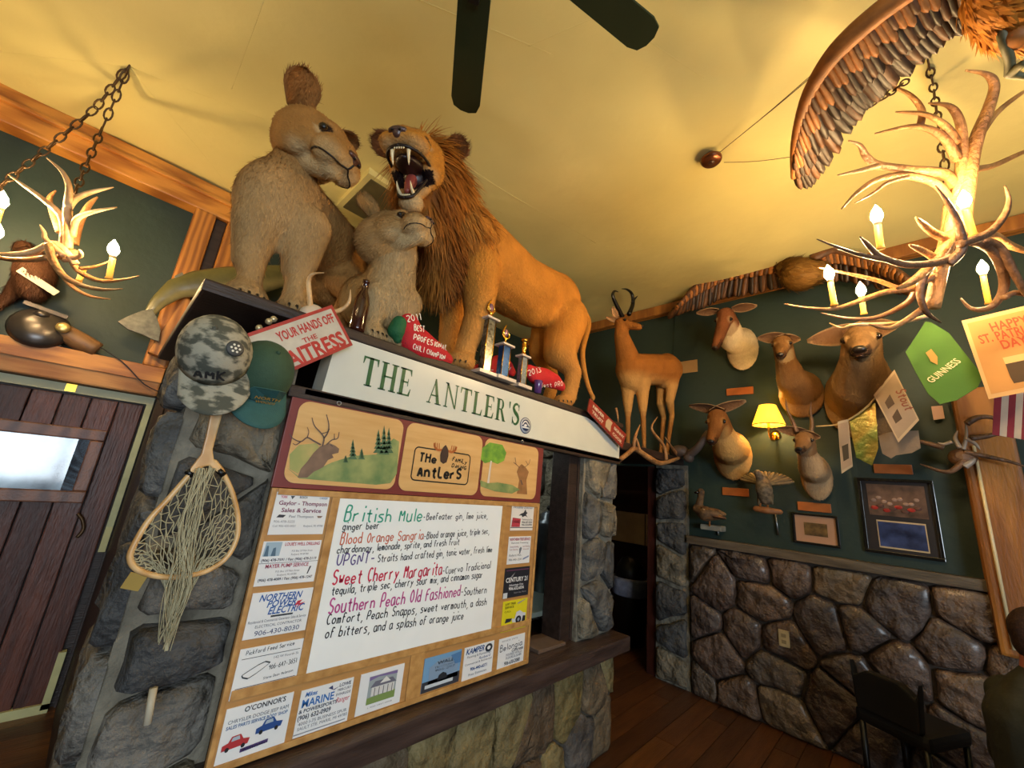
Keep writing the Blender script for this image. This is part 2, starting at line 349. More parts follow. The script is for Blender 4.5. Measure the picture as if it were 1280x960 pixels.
# ================================================================== THE SETTING
CEIL = 3.8; XR = 4.16; YL = 4.0
def cell(pts, i, w_, h_):
    poly = [(0, 0), (w_, 0), (w_, h_), (0, h_)]; px, py = pts[i]
    order = sorted(range(len(pts)), key=lambda j: (pts[j][0] - px) ** 2 + (pts[j][1] - py) ** 2)[1:16]
    for j in order:
        qx, qy = pts[j]; mx, my = (px + qx) / 2, (py + qy) / 2; nx, ny = qx - px, qy - py; out = []
        for k in range(len(poly)):
            a = poly[k]; b = poly[(k + 1) % len(poly)]; da = (a[0] - mx) * nx + (a[1] - my) * ny; db = (b[0] - mx) * nx + (b[1] - my) * ny
            if da <= 0: out.append(a)
            if da * db < 0: t = da / (da - db); out.append((a[0] + (b[0] - a[0]) * t, a[1] + (b[1] - a[1]) * t))
        poly = out
        if len(poly) < 3: return []
    return poly
def stones(parent, o, u, v, nrm, w_, h_, n, kind, seed, gap=.014, depth=.05, coat=0, aspect=1.0, keep=None):
    rd = random.Random(seed); o = V(o); u = V(u); v = V(v); nrm = V(nrm); pts = []
    nc = max(1, round(math.sqrt(n * w_ / h_ / aspect))); nr = max(1, round(n / nc))
    for r in range(nr):
        for c in range(nc): pts.append(((c + .5 + rd.uniform(-.36, .36) + (.25 if r % 2 else -.25) * (nc > 1)) * w_ / nc, (r + .5 + rd.uniform(-.34, .34)) * h_ / nr))
    ms = stone_mats(kind, coat)
    for i in range(len(pts)):
        poly = cell(pts, i, w_, h_)
        if len(poly) < 3: continue
        cx = sum(p[0] for p in poly) / len(poly); cy = sum(p[1] for p in poly) / len(poly)
        if keep and not keep(cx, cy): continue
        sz = max(.02, min(math.hypot(p[0] - cx, p[1] - cy) for p in poly)); f = max(.4, 1 - gap / sz)
        q = [V((cx + (p[0] - cx) * f, cy + (p[1] - cy) * f, 0)) for p in poly]
        out = []
        for k in range(len(q)): a, b = q[k], q[(k + 1) % len(q)]; out += [a.lerp(b, .1), a.lerp(b, .5) + V((rd.uniform(-.1, .1), rd.uniform(-.1, .1), 0)) * sz * .8, a.lerp(b, .9)]
        q = out; m = len(q); tilt = (rd.uniform(-.25, .25), rd.uniform(-.25, .25)); dd = depth * rd.uniform(.7, 1.2); C = V((cx, cy, 0)); vs = []
        for (sc, hh) in ((1.0, -.01), (.975, .62), (.88, .92), (.45, 1.0)):
            for p in q:
                d_ = p - C; z = dd * hh + (d_.x * tilt[0] + d_.y * tilt[1]) * (.35 if hh > .1 else 0) * dd / sz + (rd.uniform(-.2, .2) * dd if hh > .5 else 0)
                pp = C + d_ * sc; vs.append(o + u * pp.x + v * pp.y + nrm * z)
        fs = []
        for r in range(3):
            for k in range(m): fs.append((r * m + k, r * m + (k + 1) % m, (r + 1) * m + (k + 1) % m, (r + 1) * m + k))
        fs.append(tuple(3 * m + k for k in range(m)))
        mb = MB(); mb.add(vs, fs, True); mb.build('stone', ms[rd.randrange(len(ms))], parent)

# floor of worn boards
fl = struct(bx('floor', (-4, -4, -.12), (6.2, 4.3, -.02), wood_dark))
floor_ms = [mat('floor_board_%d' % i, c, rough=.38, vs=5, stretch=(.7, 6, 6), bump=.12, bs=20, var=.35) for i, c in enumerate(['#5c3a20', '#4e321e', '#664222'])]
k = 0; y = -4.0
while y < 4.25:
    x = -4 + (k % 3) * -.9
    while x < 6.2:
        x1 = x + 2.4; lo = max(x, -4); hi = min(x1, 6.2)
        if hi > .5 and lo < 6 and y > -2.6: 
            if hi - lo > .05: bx('plank', (lo + .002, y + .002, -.021), (hi - .002, y + .146, 0), floor_ms[(k * 7 + int(x * 3)) % 3], fl)
        x = x1
    y += .148; k += 1
bx('plank', (-4, -4, -.021), (.1, 4.25, -.001), floor_ms[0], fl)['kind'] = 'stuff'

# ceiling: sagging painted fabric/plaster sheets, seams in relief
def ceil_z(x, y):
    return CEIL + .022 * math.sin(x * 1.7 + y * .9) * math.sin(y * 1.3 - x * .5) + .012 * math.sin(4.1 * x + 2.2 * y) - .0 
ceil_m = mat('ceiling_plaster', '#dcd08c', rough=.6, vs=1.2, bump=.3, bs=5, var=.1, spec=.35)
mb = MB(); nx, ny = 90, 80; vs = []; fs = []
for j in range(ny + 1):
    for i in range(nx + 1):
        x = -4 + 10.2 * i / nx; y = -4 + 8.3 * j / ny; vs.append((x, y, ceil_z(x, y)))
for j in range(ny):
    for i in range(nx): a = j * (nx + 1) + i; fs.append((a, a + nx + 1, a + nx + 2, a + 1))
mb.add(vs, fs, True); ceiling = struct(mb.build('ceiling', ceil_m, fix=False))
bx('ceiling_slab', (-4.1, -4.1, 3.86), (6.3, 4.4, 3.95), ceil_m, ceiling)
for (a, b) in [((163, 78), (300, 255)), ((0, 60), (163, 78)), ((163, 78), (330, 150)), ((330, 0), (290, 110)), ((660, 60), (750, 20)), ((520, 0), (690, 70)), ((560, 190), (745, 305)), ((880, 100), (760, 20))]:
    A = at(*a, Z=CEIL); B = at(*b, Z=CEIL); pts = [A.lerp(B, t / 14) for t in range(15)]
    MB().tube([(p.x, p.y, ceil_z(p.x, p.y) + .0015) for p in pts], .003, 6).build('seam', ceil_m, ceiling)

# right wall (green) with stone wainscot
wr = struct(bx('wall_right', (XR, -4, 0), (XR + .12, 1.62, CEIL + .05), green_wall))
bx('upper_panel', (XR, 1.62, 1.95), (XR + .12, 4.3, CEIL + .05), green_wall, wr)
bx('wall_cap', (XR - .1, -4, 1.24), (XR, 1.57, 1.31), mat('ledge_wood', '#6c6152', rough=.5, vs=6, stretch=(5, .6, 5), bump=.25, bs=20, col2='#4c4236'), wr, bevel=.006)
bx('mortar_bed', (XR - .035, -2.6, 0), (XR, 1.57, 1.24), mat('mortar_dark', '#3c3128', rough=.8, vs=9, bump=.6, bs=20), wr)
stones(wr, (XR - .036, 1.56, 0), (0, -1, 0), (0, 0, 1), (-1, 0, 0), 3.4, 1.235, 46, 'brown', 4, gap=.006, depth=.055, coat=.6, aspect=1.25)
MB().tube([at(x, y, X=XR - .012) for x, y in [(843, 395), (842, 450), (841, 540)]], .004, 6).build('seam', green_wall, wr)
# crown along the right wall
tr = struct(bx('trim_1', (XR - .09, -4, CEIL - .13), (XR, 4.0, CEIL - .02), wood_post, bevel=.008))
# left wall with door, beams, post
wl = struct(bx('wall_left', (-4, YL, 2.1), (6.2, YL + .12, CEIL + .05), green_wall))
bx('dark_panel', (.19, YL - .02, 0), (6.2, YL + .12, 2.1), wood_dark, wl); bx('lower_panel', (-4, YL, 0), (-1.0, YL + .12, 2.1), wood_dark, wl)
bmm = struct(bx('trim_2', (-4, YL - .14, 3.53), (.36, YL - .001, CEIL - .015), wood_beam, bevel=.012))
bx('moulding', (-4, YL - .17, 3.655), (.36, YL - .14, 3.68), wood_beam, bmm, bevel=.004)
b2 = struct(bx('trim_3', (-4, YL - .15, 1.99), (.19, YL - .001, 2.2), mat('pine_lower', '#b5834a', rough=.55, vs=5, stretch=(.5, 4, 6), wave=1.2, bump=.12, bs=20, col2='#8e5c2c'), bevel=.012))
bx('upper_rail', (-4, YL - .165, 2.09), (.19, YL - .15, 2.2), wood_beam, b2, bevel=.004)
pst = struct(bx('trim_4', (.06, YL - .16, 2.2), (.2, YL - .001, 3.53), wood_post, bevel=.02))
bx('post_board', (.2, YL - .1, 2.1), (.28, YL - .001, 3.53), wood_dark, pst, bevel=.01); bx('post_board', (.28, YL - .16, 2.1), (.4, YL - .001, 3.53), wood_post, pst, bevel=.02)
bx('brace', (-.06, -.05, -.24), (.06, .04, .24), wood_post, pst, M=Matrix.Translation((.17, YL - .21, 2.5)) @ Matrix.Rotation(.2, 4, 'Y'), bevel=.015)
MB().tube(spline([at(*p, Y=YL - .18) for p in [(100, 420), (150, 450), (180, 480), (205, 492)]], 4), .004, 6).build('cable', black, b2)
bx('door_backing', (-1.0, YL + .005, 0), (.2, YL + .12, 2.1), wood_dark, wl)
# door_1
d1 = struct(thing('door_1', None, None, (-.4, YL - .05, 0))); ys = YL - .05
px = .145; i = 0
door_ms = [door_m, mat('door_plank_b', '#6b3c2c', rough=.4, vs=4, stretch=(6, 6, .7), bump=.25, bs=14, col2='#46241a'), mat('door_plank_c', '#512c22', rough=.45, vs=4, stretch=(6, 6, .7), bump=.25, bs=14, col2='#341a14')]
wz0 = at(60, 612, Y=ys).z; wz1 = at(60, 545, Y=ys).z; wx1 = at(102, 580, Y=ys).x
while px > -.95:
    x0 = px - .135
    if px > wx1 + .03: bx('plank', (x0 + .003, ys, .02), (px - .003, ys + .05, 1.92), door_ms[i % 3], d1, bevel=.006)
    else:
        bx('plank', (x0 + .003, ys, .02), (px - .003, ys + .05, wz0 - .03), door_ms[i % 3], d1, bevel=.006); bx('plank', (x0 + .003, ys, wz1 + .03), (px - .003, ys + .05, 1.92), door_ms[(i + 1) % 3], d1, bevel=.006)
    px = x0; i += 1
fr = mat('door_frame', '#7c4f34', rough=.4, vs=5, stretch=(3, 3, 3), wave=1, bump=.1, bs=30, col2='#54301f')
bx('window_frame', (-.93, ys - .035, wz1), (wx1 + .07, ys + .02, wz1 + .075), fr, d1, bevel=.008); bx('window_frame', (-.93, ys - .035, wz0 - .075), (wx1 + .07, ys + .02, wz0), fr, d1, bevel=.008)
bx('window_frame', (wx1, ys - .035, wz0), (wx1 + .07, ys + .02, wz1), fr, d1, bevel=.008); bx('window_frame', (-.93, ys - .035, wz0), (-.87, ys + .02, wz1), fr, d1, bevel=.008)
gp = mat('pane_painted_daylight', '#8fa6b8', rough=.08, vs=3.2, col2='#141c26', spec=.8, emit=.0)  # glowing noise patches paint the outdoor daylight into the glass
nt = gp.node_tree; nt.links.new(nt.nodes['Color Ramp'].outputs[0], nt.nodes['Principled BSDF'].inputs['Emission Color']); nt.nodes['Principled BSDF'].inputs['Emission Strength'].default_value = .5
bx('pane', (-.87, ys + .0, wz0), (wx1, ys + .02, wz1), gp, d1)
MB().tube(spline([at(*p, Y=ys - .03) for p in [(96, 672), (104, 662), (103, 650), (97, 642)]], 4), .01, 8).build('handle', iron, d1)
seal = mat('door_seal', '#c2bf8a', rough=.6, var=.15)
bx('header_strip', (-1.0, ys - .02, 1.93), (.19, ys + .03, 1.985), mat('header_paint', '#b9b795', rough=.6, var=.12), d1)
bx('side_strip', (.155, ys - .02, 1.08), (.19, ys + .03, 1.93), mat('strip_paint', '#b3b78e', rough=.6, var=.2), d1); bx('side_strip', (.155, ys - .02, .92), (.19, ys + .03, 1.08), seal, d1)
bx('side_strip', (.13, ys - .02, 0.02), (.165, ys + .03, .33), seal, d1); bx('bottom_strip', (-1.0, ys - .02, 0.0), (.165, ys + .03, .05), seal, d1)
bx('keeper', (-.26, ys - .03, 1.935), (-.21, ys - .02, 1.985), gold, d1)
# far room walls out of sight, window in the wall behind the camera
wb = struct(bx('wall_back', (-4, -4.12, 0), (6.2, -4, .8), green_wall)); bx('upper_panel', (-4, -4.12, 2.4), (6.2, -4, CEIL), green_wall, wb)
bx('side_panel', (-4, -4.12, .8), (-2.5, -4, 2.4), green_wall, wb); bx('side_panel', (.5, -4.12, .8), (6.2, -4, 2.4), green_wall, wb)
wf = struct(bx('window_1', (-2.5, -4.08, .8), (-2.44, -3.98, 2.4), wood_beam)); 
for x in (-1.5, -.5, .44): bx('mullion', (x, -4.08, .8), (x + .06, -3.98, 2.4), wood_beam, wf)
struct(bx('wall_side', (-4.12, -4, 0), (-4, 4.1, CEIL), green_wall))
# passage beyond the right wall
passage_m = mat('passage_red', '#3a1812', rough=.6, vs=3, col2='#1c0c0a')
pe = struct(bx('wall_passage', (5.6, 1.5, 0), (5.7, 4.3, CEIL), passage_m))
bx('white_band', (5.585, 1.7, .98), (5.6, 4.0, 1.4), mat('band_paint', '#d8cab0', rough=.6, vs=4, var=.2), pe); bx('band_joint', (5.58, 2.72, .98), (5.586, 2.735, 1.4), wood_dark, pe)
struct(bx('wall_passage_side', (XR + .12, 1.5, 0), (5.6, 1.56, CEIL), passage_m))
struct(bx('door_jamb_trim', (XR - .01, 1.9, 0), (XR + .14, 2.0, 1.95), mat('jamb_red', '#4a2219', rough=.45, vs=4, stretch=(5, 5, .7), col2='#32150f')))
pg = thing('added_passage_lamp', 'added globe lamp brightening the passage, out of view', 'lamp', (4.9, 2.6, 3.2)); MB().ball((4.9, 2.6, 3.2), .06).build('globe', mat('added_globe_glow', '#ffd9a0', emit=22, ecol='#ffc890', var=.01), pg); MB().tube([(4.9, 2.6, 3.25), (4.9, 2.6, 3.8)], .008, 6).build('stem', iron, pg)  # unseen lamp added to brighten the white band in the passage
# stone pillar at the corner of the right wall
p2 = struct(bx('pillar_right', (XR - .03, 1.58, 0), (XR + .12, 1.9, 1.97), mortar))
stones(p2, (XR - .03, 1.9, 0), (0, -1, 0), (0, 0, 1), (-1, 0, 0), .32, 1.95, 7, 'gray', 12, gap=.02, depth=.06, aspect=1.1)
# long cedar post at the right, with a pale light strip
rp_ = struct(bx('trim_5', (XR - .14, -.52, .9), (XR, -.28, 2.55), wood_post, bevel=.02))
MB().tube([(XR - .15, -.335, .95), (XR - .15, -.335, 2.15)], .009, 8).build('pale_strip', mat('pale_strip', '#f0dcae', rough=.3, var=.03), rp_)
# ------------------------------------------------------------------ bar kiosk
YB = 1.6
XP0 = at(732, 600, Y=YB).x; XE = at(770, 640, Y=YB).x
bar = struct(bx('wall_bar', (.2, YB, 0), (XE - .02, YB + .22, .58), mat('bar_mortar', '#4c453a', rough=.85, vs=9, bump=.6, bs=20)))
stones(bar, (.25, YB, 0), (1, 0, 0), (0, 0, 1), (0, -1, 0), XE - .27, .575, 26, 'tan', 21, gap=.005, depth=.035, aspect=.9)
led = struct(bx('trim_6', (.2, YB - .12, .6), (XE + .03, YB + .45, .69), mat('ledge_dark', '#4e3f3a', rough=.3, vs=6, stretch=(.6, 5, 5), bump=.15, bs=20, col2='#342926'), bevel=.012))
pl = struct(bx('pillar_left', (.16, YB + .06, 0), (.46, YB + .35, 2.0), mortar)); 
stones(pl, (.17, YB + .06, 0), (1, 0, 0), (0, 0, 1), (0, -1, 0), .28, 2.0, 11, 'gray', 33, gap=.02, depth=.06, aspect=.8)
stones(pl, (.16, YB + .35, 0), (0, -1, 0), (0, 0, 1), (-1, 0, 0), .32, 2.0, 8, 'gray', 35, gap=.016, depth=.05)
pr = struct(bx('pillar_bar', (XP0, YB + .02, .69), (XE - .02, YB + .25, 1.88), mortar))
stones(pr, (XP0, YB + .02, .69), (1, 0, 0), (0, 0, 1), (0, -1, 0), XE - .02 - XP0, 1.19, 9, 'gray', 41, gap=.018, depth=.05)
stones(pr, (XE - .02, YB + .02, .69), (0, 1, 0), (0, 0, 1), (1, 0, 0), .23, 1.19, 4, 'gray', 47, gap=.02, depth=.06)
for x_, w_ in ((XP0 - .13, .1), (XP0 - .02, .05)): struct(bx('post_trim', (x_, YB + .05, .69), (x_ + w_, YB + .2, 1.9), wood_dark, bevel=.008))
sw = struct(bx('wall_bar_end', (XE + .02, YB + .27, 0), (XE + .1, 4.0, 2.12), mortar)); 
stones(sw, (XE + .02, 2.9, .3), (0, -1, 0), (0, 0, 1), (-1, 0, 0), 1.0, 1.8, 18, 'gray', 51, gap=.016, depth=.05)
struct(bx('wall_bar_back', (.2, 3.0, 0), (XE + .02, 3.08, 2.1), wood_dark)); struct(bx('wall_bar_side', (.2, YB + .35, 0), (.3, 3.98, 2.1), wood_dark))
# roof of the kiosk on which the lions stand, and the shelf over the passage
roof = struct(bx('trim_7', (.1, YB - .02, 2.125), (XE + .05, 3.05, 2.17), wood_dark, bevel=.01))
struct(bx('trim_8', (.42, YB - .035, 1.84), (XE - .02, YB + .02, 1.885), wood_dark, bevel=.006))
struct(bx('shelf_passage', (XE + .05, 1.62, 1.97), (XR + .0, 2.3, 2.04), wood_dark, bevel=.01))
lt = thing('added_bar_light', 'added strip light under the roof, brightening the bar inside', 'light', (2.2, 2.4, 2.08)); bx('housing', (1.9, 2.36, 2.06), (2.6, 2.44, 2.1), mortar, lt); bx('tube', (1.92, 2.38, 2.045), (2.58, 2.42, 2.06), mat('added_strip_glow', '#dfe8e0', emit=30, var=.01), lt)  # hidden fill light added so the stones inside the kiosk show
# ceiling hatch
h = [at(*p, Z=CEIL) for p in [(425, 255), (474, 212), (520, 260), (462, 292)]]
hz = CEIL - .055
t = thing('ceiling_hatch', 'square dark hatch with a pale rim in the ceiling behind the lion', 'hatch', (h[0].x, h[0].y, hz))
ctr = sum((p for p in h), V((0, 0, 0))) / 4; hx = [p - ctr for p in h]
bx('rim', (.88, 2.62, hz), (1.42, 3.2, CEIL + .03), ceil_m, t); bx('panel', (.92, 2.66, hz - .008), (1.38, 3.16, hz), mat('hatch_dark', '#5e5636', rough=.7), t)
# ================================================================== LAMPS, FAN, CEILING FITTINGS
def bulb_mat(p): return mat('bulb_glow_%d' % round(p), '#ffd9a0', rough=.3, emit=p * 40.0 * LAMP, ecol='#ffd596', var=.01)
LAMP = 1.0
candle_m = mat('candle_sleeve', '#e0a848', rough=.5, var=.1)
bulb_base = mat('bulb_collar', '#f0dcb8', rough=.4, var=.05)
def antler(name, pts, rad, m, parent, tines=()):
    mb = MB(); p = spline(pts, 6); n = len(p); r0, r1 = rad
    mb.tube(p, [(r0 + (r1 - r0) * (i / (n - 1)) ** 1.3) * (1 - .55 * max(0, (i / (n - 1) - .75) / .25)) for i in range(n)], 9)
    for tp, tr_ in tines:
        q = spline(tp, 5); k = len(q); mb.tube(q, [tr_ * (1 - .85 * (i / (k - 1)) ** 1.6) for i in range(k)], 8)
    return mb.build(name, m, parent)
def chain(name, pts, parent, size=.03, m=None):
    pts = [V(p) for p in pts]; segs = []; 
    for a, b in zip(pts[:-1], pts[1:]):
        L = (b - a).length; n = max(1, round(L / (size * 1.35)))
        for i in range(n): segs.append((a.lerp(b, i / n), a.lerp(b, (i + 1) / n)))
    for i, (a, b) in enumerate(segs):
        c = (a + b) / 2; ax, u, w_ = basis(b - a); s_ = u if i % 2 else w_; R = size * .36; H = (b - a).length * .62
        MB().tube([c + s_ * (R * math.cos(t)) + ax * (H * math.sin(t)) for t in [k * 2 * PI / 10 for k in range(10)]], size * .11, 5, closed=True).build('link', m or iron, parent)
def candle(base, top, bulb, parent, r=.011, power=14, rb=.022):
    base = V(base); top = V(top); bulb = V(bulb)
    c = MB().lathe([(r * 1.25, 0), (r * 1.25, .008), (r, .012), (r, (top - base).length)], base, (top - base), 12).build('candle', candle_m, parent)
    ax = (bulb - top).normalized(); L = (bulb - top).length
    MB().lathe([(r * .9, 0), (r * 1.1, .006), (r * 1.2, .014)], top, ax, 10).build('collar', bulb_base, c)
    MB().lathe([(r * .9, 0), (rb * .95, rb * .8), (rb, rb * 1.3), (rb * .8, rb * 2.2), (rb * .35, rb * 3), (.001, rb * 3.5)], top + ax * .012, ax, 14).build('bulb', bulb_mat(power), c)
# right chandelier
t = thing('antler_chandelier', 'large chandelier of many elk antlers with five lit candle bulbs, hanging at the right', 'chandelier', tuple(at(1190, 330, D=1.95)), None)
def Q(l, d0, d1=None):
    d1 = d0 if d1 is None else d1; n = len(l); return [at(x, y, D=lerp(d0, d1, i / max(1, n - 1))) for i, (x, y) in enumerate(l)]
AR = [  # path, depth from, depth to, radius, material, tines
 ([(1172, 345), (1192, 270), (1200, 225), (1203, 175), (1198, 147), (1185, 132), (1161, 129)], 1.9, 1.75, (.028, .008), antler_m, [([(1196, 178), (1182, 158), (1157, 143), (1120, 140)], 1.8, 1.7, .017), ([(1196, 200), (1180, 172), (1145, 158), (1094, 167)], 1.83, 1.72, .02), ([(1150, 158), (1152, 137), (1135, 117), (1110, 107)], 1.78, 1.72, .015)]),
 ([(1200, 300), (1212, 212), (1222, 170), (1236, 135), (1243, 107), (1233, 93), (1207, 88)], 1.85, 1.75, (.032, .008), antler_m, [([(1224, 172), (1247, 140), (1285, 112), (1310, 108)], 1.82, 1.9, .014)]),
 ([(1195, 235), (1180, 217), (1135, 212), (1097, 206), (1083, 196), (1075, 182), (1061, 176)], 1.88, 1.6, (.022, .007), antler_m, [([(1098, 207), (1075, 213), (1047, 219)], 1.66, 1.58, .012)]),
 ([(1190, 255), (1170, 230), (1135, 220), (1100, 223), (1072, 240), (1052, 261)], 1.9, 1.6, (.018, .006), antler_m, [([(1135, 221), (1110, 228), (1090, 242), (1068, 254)], 1.7, 1.64, .009)]),
 ([(1190, 290), (1183, 305), (1165, 330), (1140, 352), (1122, 360)], 1.88, 1.7, (.024, .014), antler_m, []),
 ([(1195, 240), (1215, 214), (1242, 207), (1280, 190), (1310, 180)], 1.88, 2.1, (.018, .007), antler_m, []),
 ([(1188, 300), (1165, 290), (1145, 272)], 1.86, 1.7, (.02, .01), antler_m, []),
 ([(1178, 330), (1158, 316), (1137, 306)], 1.86, 1.7, (.018, .009), antler_m, []),
 ([(1215, 300), (1240, 295), (1265, 308), (1300, 320)], 1.9, 2.2, (.026, .012), antler_m, []),
 ([(1185, 330), (1202, 312), (1200, 287), (1187, 258), (1169, 232)], 1.72, 1.62, (.02, .006), antler_dark, [([(1200, 305), (1235, 292), (1255, 270), (1261, 250), (1256, 232)], 1.68, 1.72, .018)]),
 ([(1188, 322), (1172, 328), (1135, 331), (1100, 320), (1082, 303), (1075, 296)], 1.74, 1.62, (.018, .006), antler_dark, [([(1110, 325), (1070, 317), (1021, 299)], 1.68, 1.6, .011)]),
 ([(1170, 345), (1135, 361), (1122, 360), (1095, 350), (1060, 342), (1022, 334)], 1.9, 2.0, (.014, .006), antler_m, []),
 ([(1150, 360), (1107, 365), (1075, 376), (1042, 386), (1010, 385), (980, 380)], 1.9, 2.05, (.015, .005), antler_m, []),
 ([(1148, 350), (1141, 370), (1127, 383), (1095, 397), (1060, 398), (1026, 391)], 2.0, 2.15, (.017, .006), antler_dark, []),
 ([(1160, 395), (1120, 404), (1069, 406), (1052, 410), (1037, 404)], 1.95, 2.1, (.01, .005), antler_pale, []),
 ([(1155, 385), (1130, 402), (1110, 410), (1086, 405)], 1.9, 1.95, (.015, .007), antler_m, []),
 ([(1180, 320), (1158, 340), (1150, 365), (1158, 390), (1176, 403)], 1.85, 1.9, (.02, .008), antler_dark, []),
 ([(1215, 300), (1240, 312), (1254, 340), (1253, 365), (1238, 384), (1215, 386), (1201, 373)], 1.85, 2.1, (.024, .009), antler_dark, []),
 ([(1225, 300), (1250, 310), (1270, 345), (1285, 370), (1310, 385)], 1.85, 1.95, (.02, .008), antler_dark, []),
 ([(1255, 372), (1270, 366), (1290, 372), (1320, 390)], 1.95, 1.95, (.014, .008), antler_dark, [])]
for l, d0, d1, r, m, ti in AR:
    antler('antler', Q(l, d0, d1), r, m, t, [(Q(a, b, c), rr) for a, b, c, rr in ti])
cp = spline(Q([(1190, 255), (1186, 290), (1176, 335), (1165, 385)], 1.9, 1.9), 5)
MB().tube(cp, [.03] * len(cp), 12).build('hub', antler_m, t)
for (bx_, by_), (tx, ty), (ux, uy), d in [((1101, 312), (1097, 281), (1095, 262), 1.7), ((1217, 295), (1207, 262), (1204, 240), 1.72), ((1236, 380), (1229, 345), (1227, 325), 2.08), ((1043, 382), (1038, 352), (1034, 330), 1.98), ((1080, 393), (1077, 372), (1075, 352), 2.12)]:
    candle(at(bx_, by_, D=d), at(tx, ty, D=d), at(ux, uy, D=d), t, r=.0125 if d < 2 else .012, power=18, rb=.021)
hk = at(1160, 76, Z=CEIL); hubp = at(1186, 250, D=1.9)
chain('chain', [hk, at(1166, 105, D=2.05), at(1172, 150, D=1.98), at(1180, 200, D=1.92), hubp], t, .04)
chain('chain', [at(1085, 133, D=1.8), at(1110, 118, D=1.72), at(1135, 100, D=1.75)], t, .035)
# left chandelier
t = thing('antler_chandelier', 'smaller antler chandelier hanging at the far left before the green wall', 'chandelier', tuple(at(80, 320, D=2.1)))
AL = [([(85, 310), (84, 262), (86, 235), (78, 215), (58, 197)], 2.1, 1.95, (.02, .005), antler_pale, []),
 ([(82, 300), (76, 270), (55, 250), (30, 232), (10, 218)], 2.1, 2.0, (.018, .005), antler_pale, []),
 ([(84, 260), (95, 248), (115, 240), (142, 234)], 2.05, 2.15, (.018, .006), antler_pale, []),
 ([(90, 295), (96, 274), (115, 265), (146, 259)], 2.1, 2.0, (.017, .005), antler_pale, []),
 ([(80, 320), (58, 300), (55, 290), (50, 281)], 2.05, 2.0, (.013, .005), antler_pale, []),
 ([(92, 305), (98, 282), (110, 258), (122, 246)], 2.2, 2.25, (.022, .008), antler_m, []),
 ([(75, 290), (66, 265), (62, 248), (70, 238)], 2.2, 2.25, (.018, .008), antler_m, []),
 ([(95, 330), (70, 305), (40, 315), (10, 318), (-20, 316)], 2.1, 1.95, (.018, .008), antler_pale, []),
 ([(60, 322), (30, 325), (0, 322), (-30, 310)], 2.05, 2.15, (.015, .008), antler_m, []),
 ([(60, 305), (66, 325), (80, 345), (103, 357), (130, 362), (153, 361)], 2.0, 1.95, (.018, .005), antler_m, []),
 ([(92, 312), (90, 325), (100, 340), (125, 351), (150, 350), (174, 345)], 2.1, 2.15, (.018, .005), antler_m, [([(100, 336), (120, 333), (138, 326)], 2.12, 2.15, .01)]),
 ([(75, 340), (90, 358), (112, 370), (138, 374)], 2.15, 2.2, (.012, .005), antler_m, []),
 ([(80, 325), (100, 320), (99, 312)], 2.1, 2.05, (.014, .008), antler_pale, [])]
for l, d0, d1, r, m, ti in AL: antler('antler', Q(l, d0, d1), r, m, t, [(Q(a, b, c), rr) for a, b, c, rr in ti])
MB().tube(spline(Q([(84, 262), (82, 290), (78, 325)], 2.1, 2.1), 5), .022, 10).build('hub', antler_m, t)
for b_, tp, u_, d, pw in [((136, 349), (141, 322), (143, 300), 2.1, 8), ((98, 352), (101, 336), (103, 322), 2.18, 0), ((-8, 288), (0, 262), (4, 240), 2.0, 14), ((-14, 318), (-6, 300), (-1, 282), 2.25, 10)]:
    if pw: candle(at(*b_, D=d), at(*tp, D=d), at(*u_, D=d), t, r=.013, power=pw * 1.25, rb=.024)
    else: MB().lathe([(.015, 0), (.013, .01), (.013, .075)], at(*b_, D=d), (0, 0, 1), 12).build('candle', candle_m, t)
hk = at(163, 79, Z=CEIL - .01)
chain('chain', [hk, at(128, 160, D=2.35), at(104, 215, D=2.2), at(90, 250, D=2.1)], t, .045)
chain('chain', [hk, at(120, 135, D=2.4), at(60, 185, D=2.3), at(10, 225, D=2.2), at(-20, 250, D=2.15)], t, .045)
# third fixture added behind the camera, unseen, to light the near ceiling
t = thing('antler_chandelier', 'added antler chandelier, unseen behind the camera', 'chandelier', (-1.4, .9, 2.9))
MB().tube([(-1.4, .9, 2.9), (-1.4, .9, 3.8)], .01, 6).build('chain', iron, t)
for k in range(5):
    a = k * 2 * PI / 5; c = V((-1.4 + .35 * math.cos(a), .9 + .35 * math.sin(a), 2.9)); antler('antler', [(-1.4, .9, 2.85), V((-1.4, .9, 2.8)).lerp(c, .6), c, c + V((.1 * math.cos(a), .1 * math.sin(a), .12))], (.02, .006), antler_m, t); candle(c, c + V((0, 0, .09)), c + V((0, 0, .12)), t, power=3)
# ceiling fan: five blades, at rest
fan = thing('ceiling_fan', 'ceiling fan with dark green blades at the top of the picture', 'ceiling fan', (.4, .735, 3.3))
fan_m = mat('fan_blade', '#1d2f16', rough=.5, var=.15, vs=3)
MB().lathe([(.02, .5), (.02, .14), (.09, .12), (.13, .06), (.13, -.02), (.08, -.07), (.001, -.08)], (.4, .735, 3.3), seg=20).build('motor', black, fan)
for k in range(5):
    a = math.radians(55 + 72 * k); M = Matrix.Translation((.4, .735, 3.3)) @ Matrix.Rotation(a, 4, 'Z') @ Matrix.Rotation(.15, 4, 'X')
    out = [(.2, -.045), (.24, -.06), (.66, -.068), (.70, -.055), (.715, -.02), (.715, .02), (.70, .055), (.66, .068), (.24, .06), (.2, .045)]
    b_ = MB().prism([M @ V((x, y, 0)) for x, y in out], M.to_3x3() @ V((0, 0, 1)), .008).build('blade', fan_m, fan)
    bx('bracket', (.1, -.02, -.012), (.26, .02, 0), black, b_, M=M)
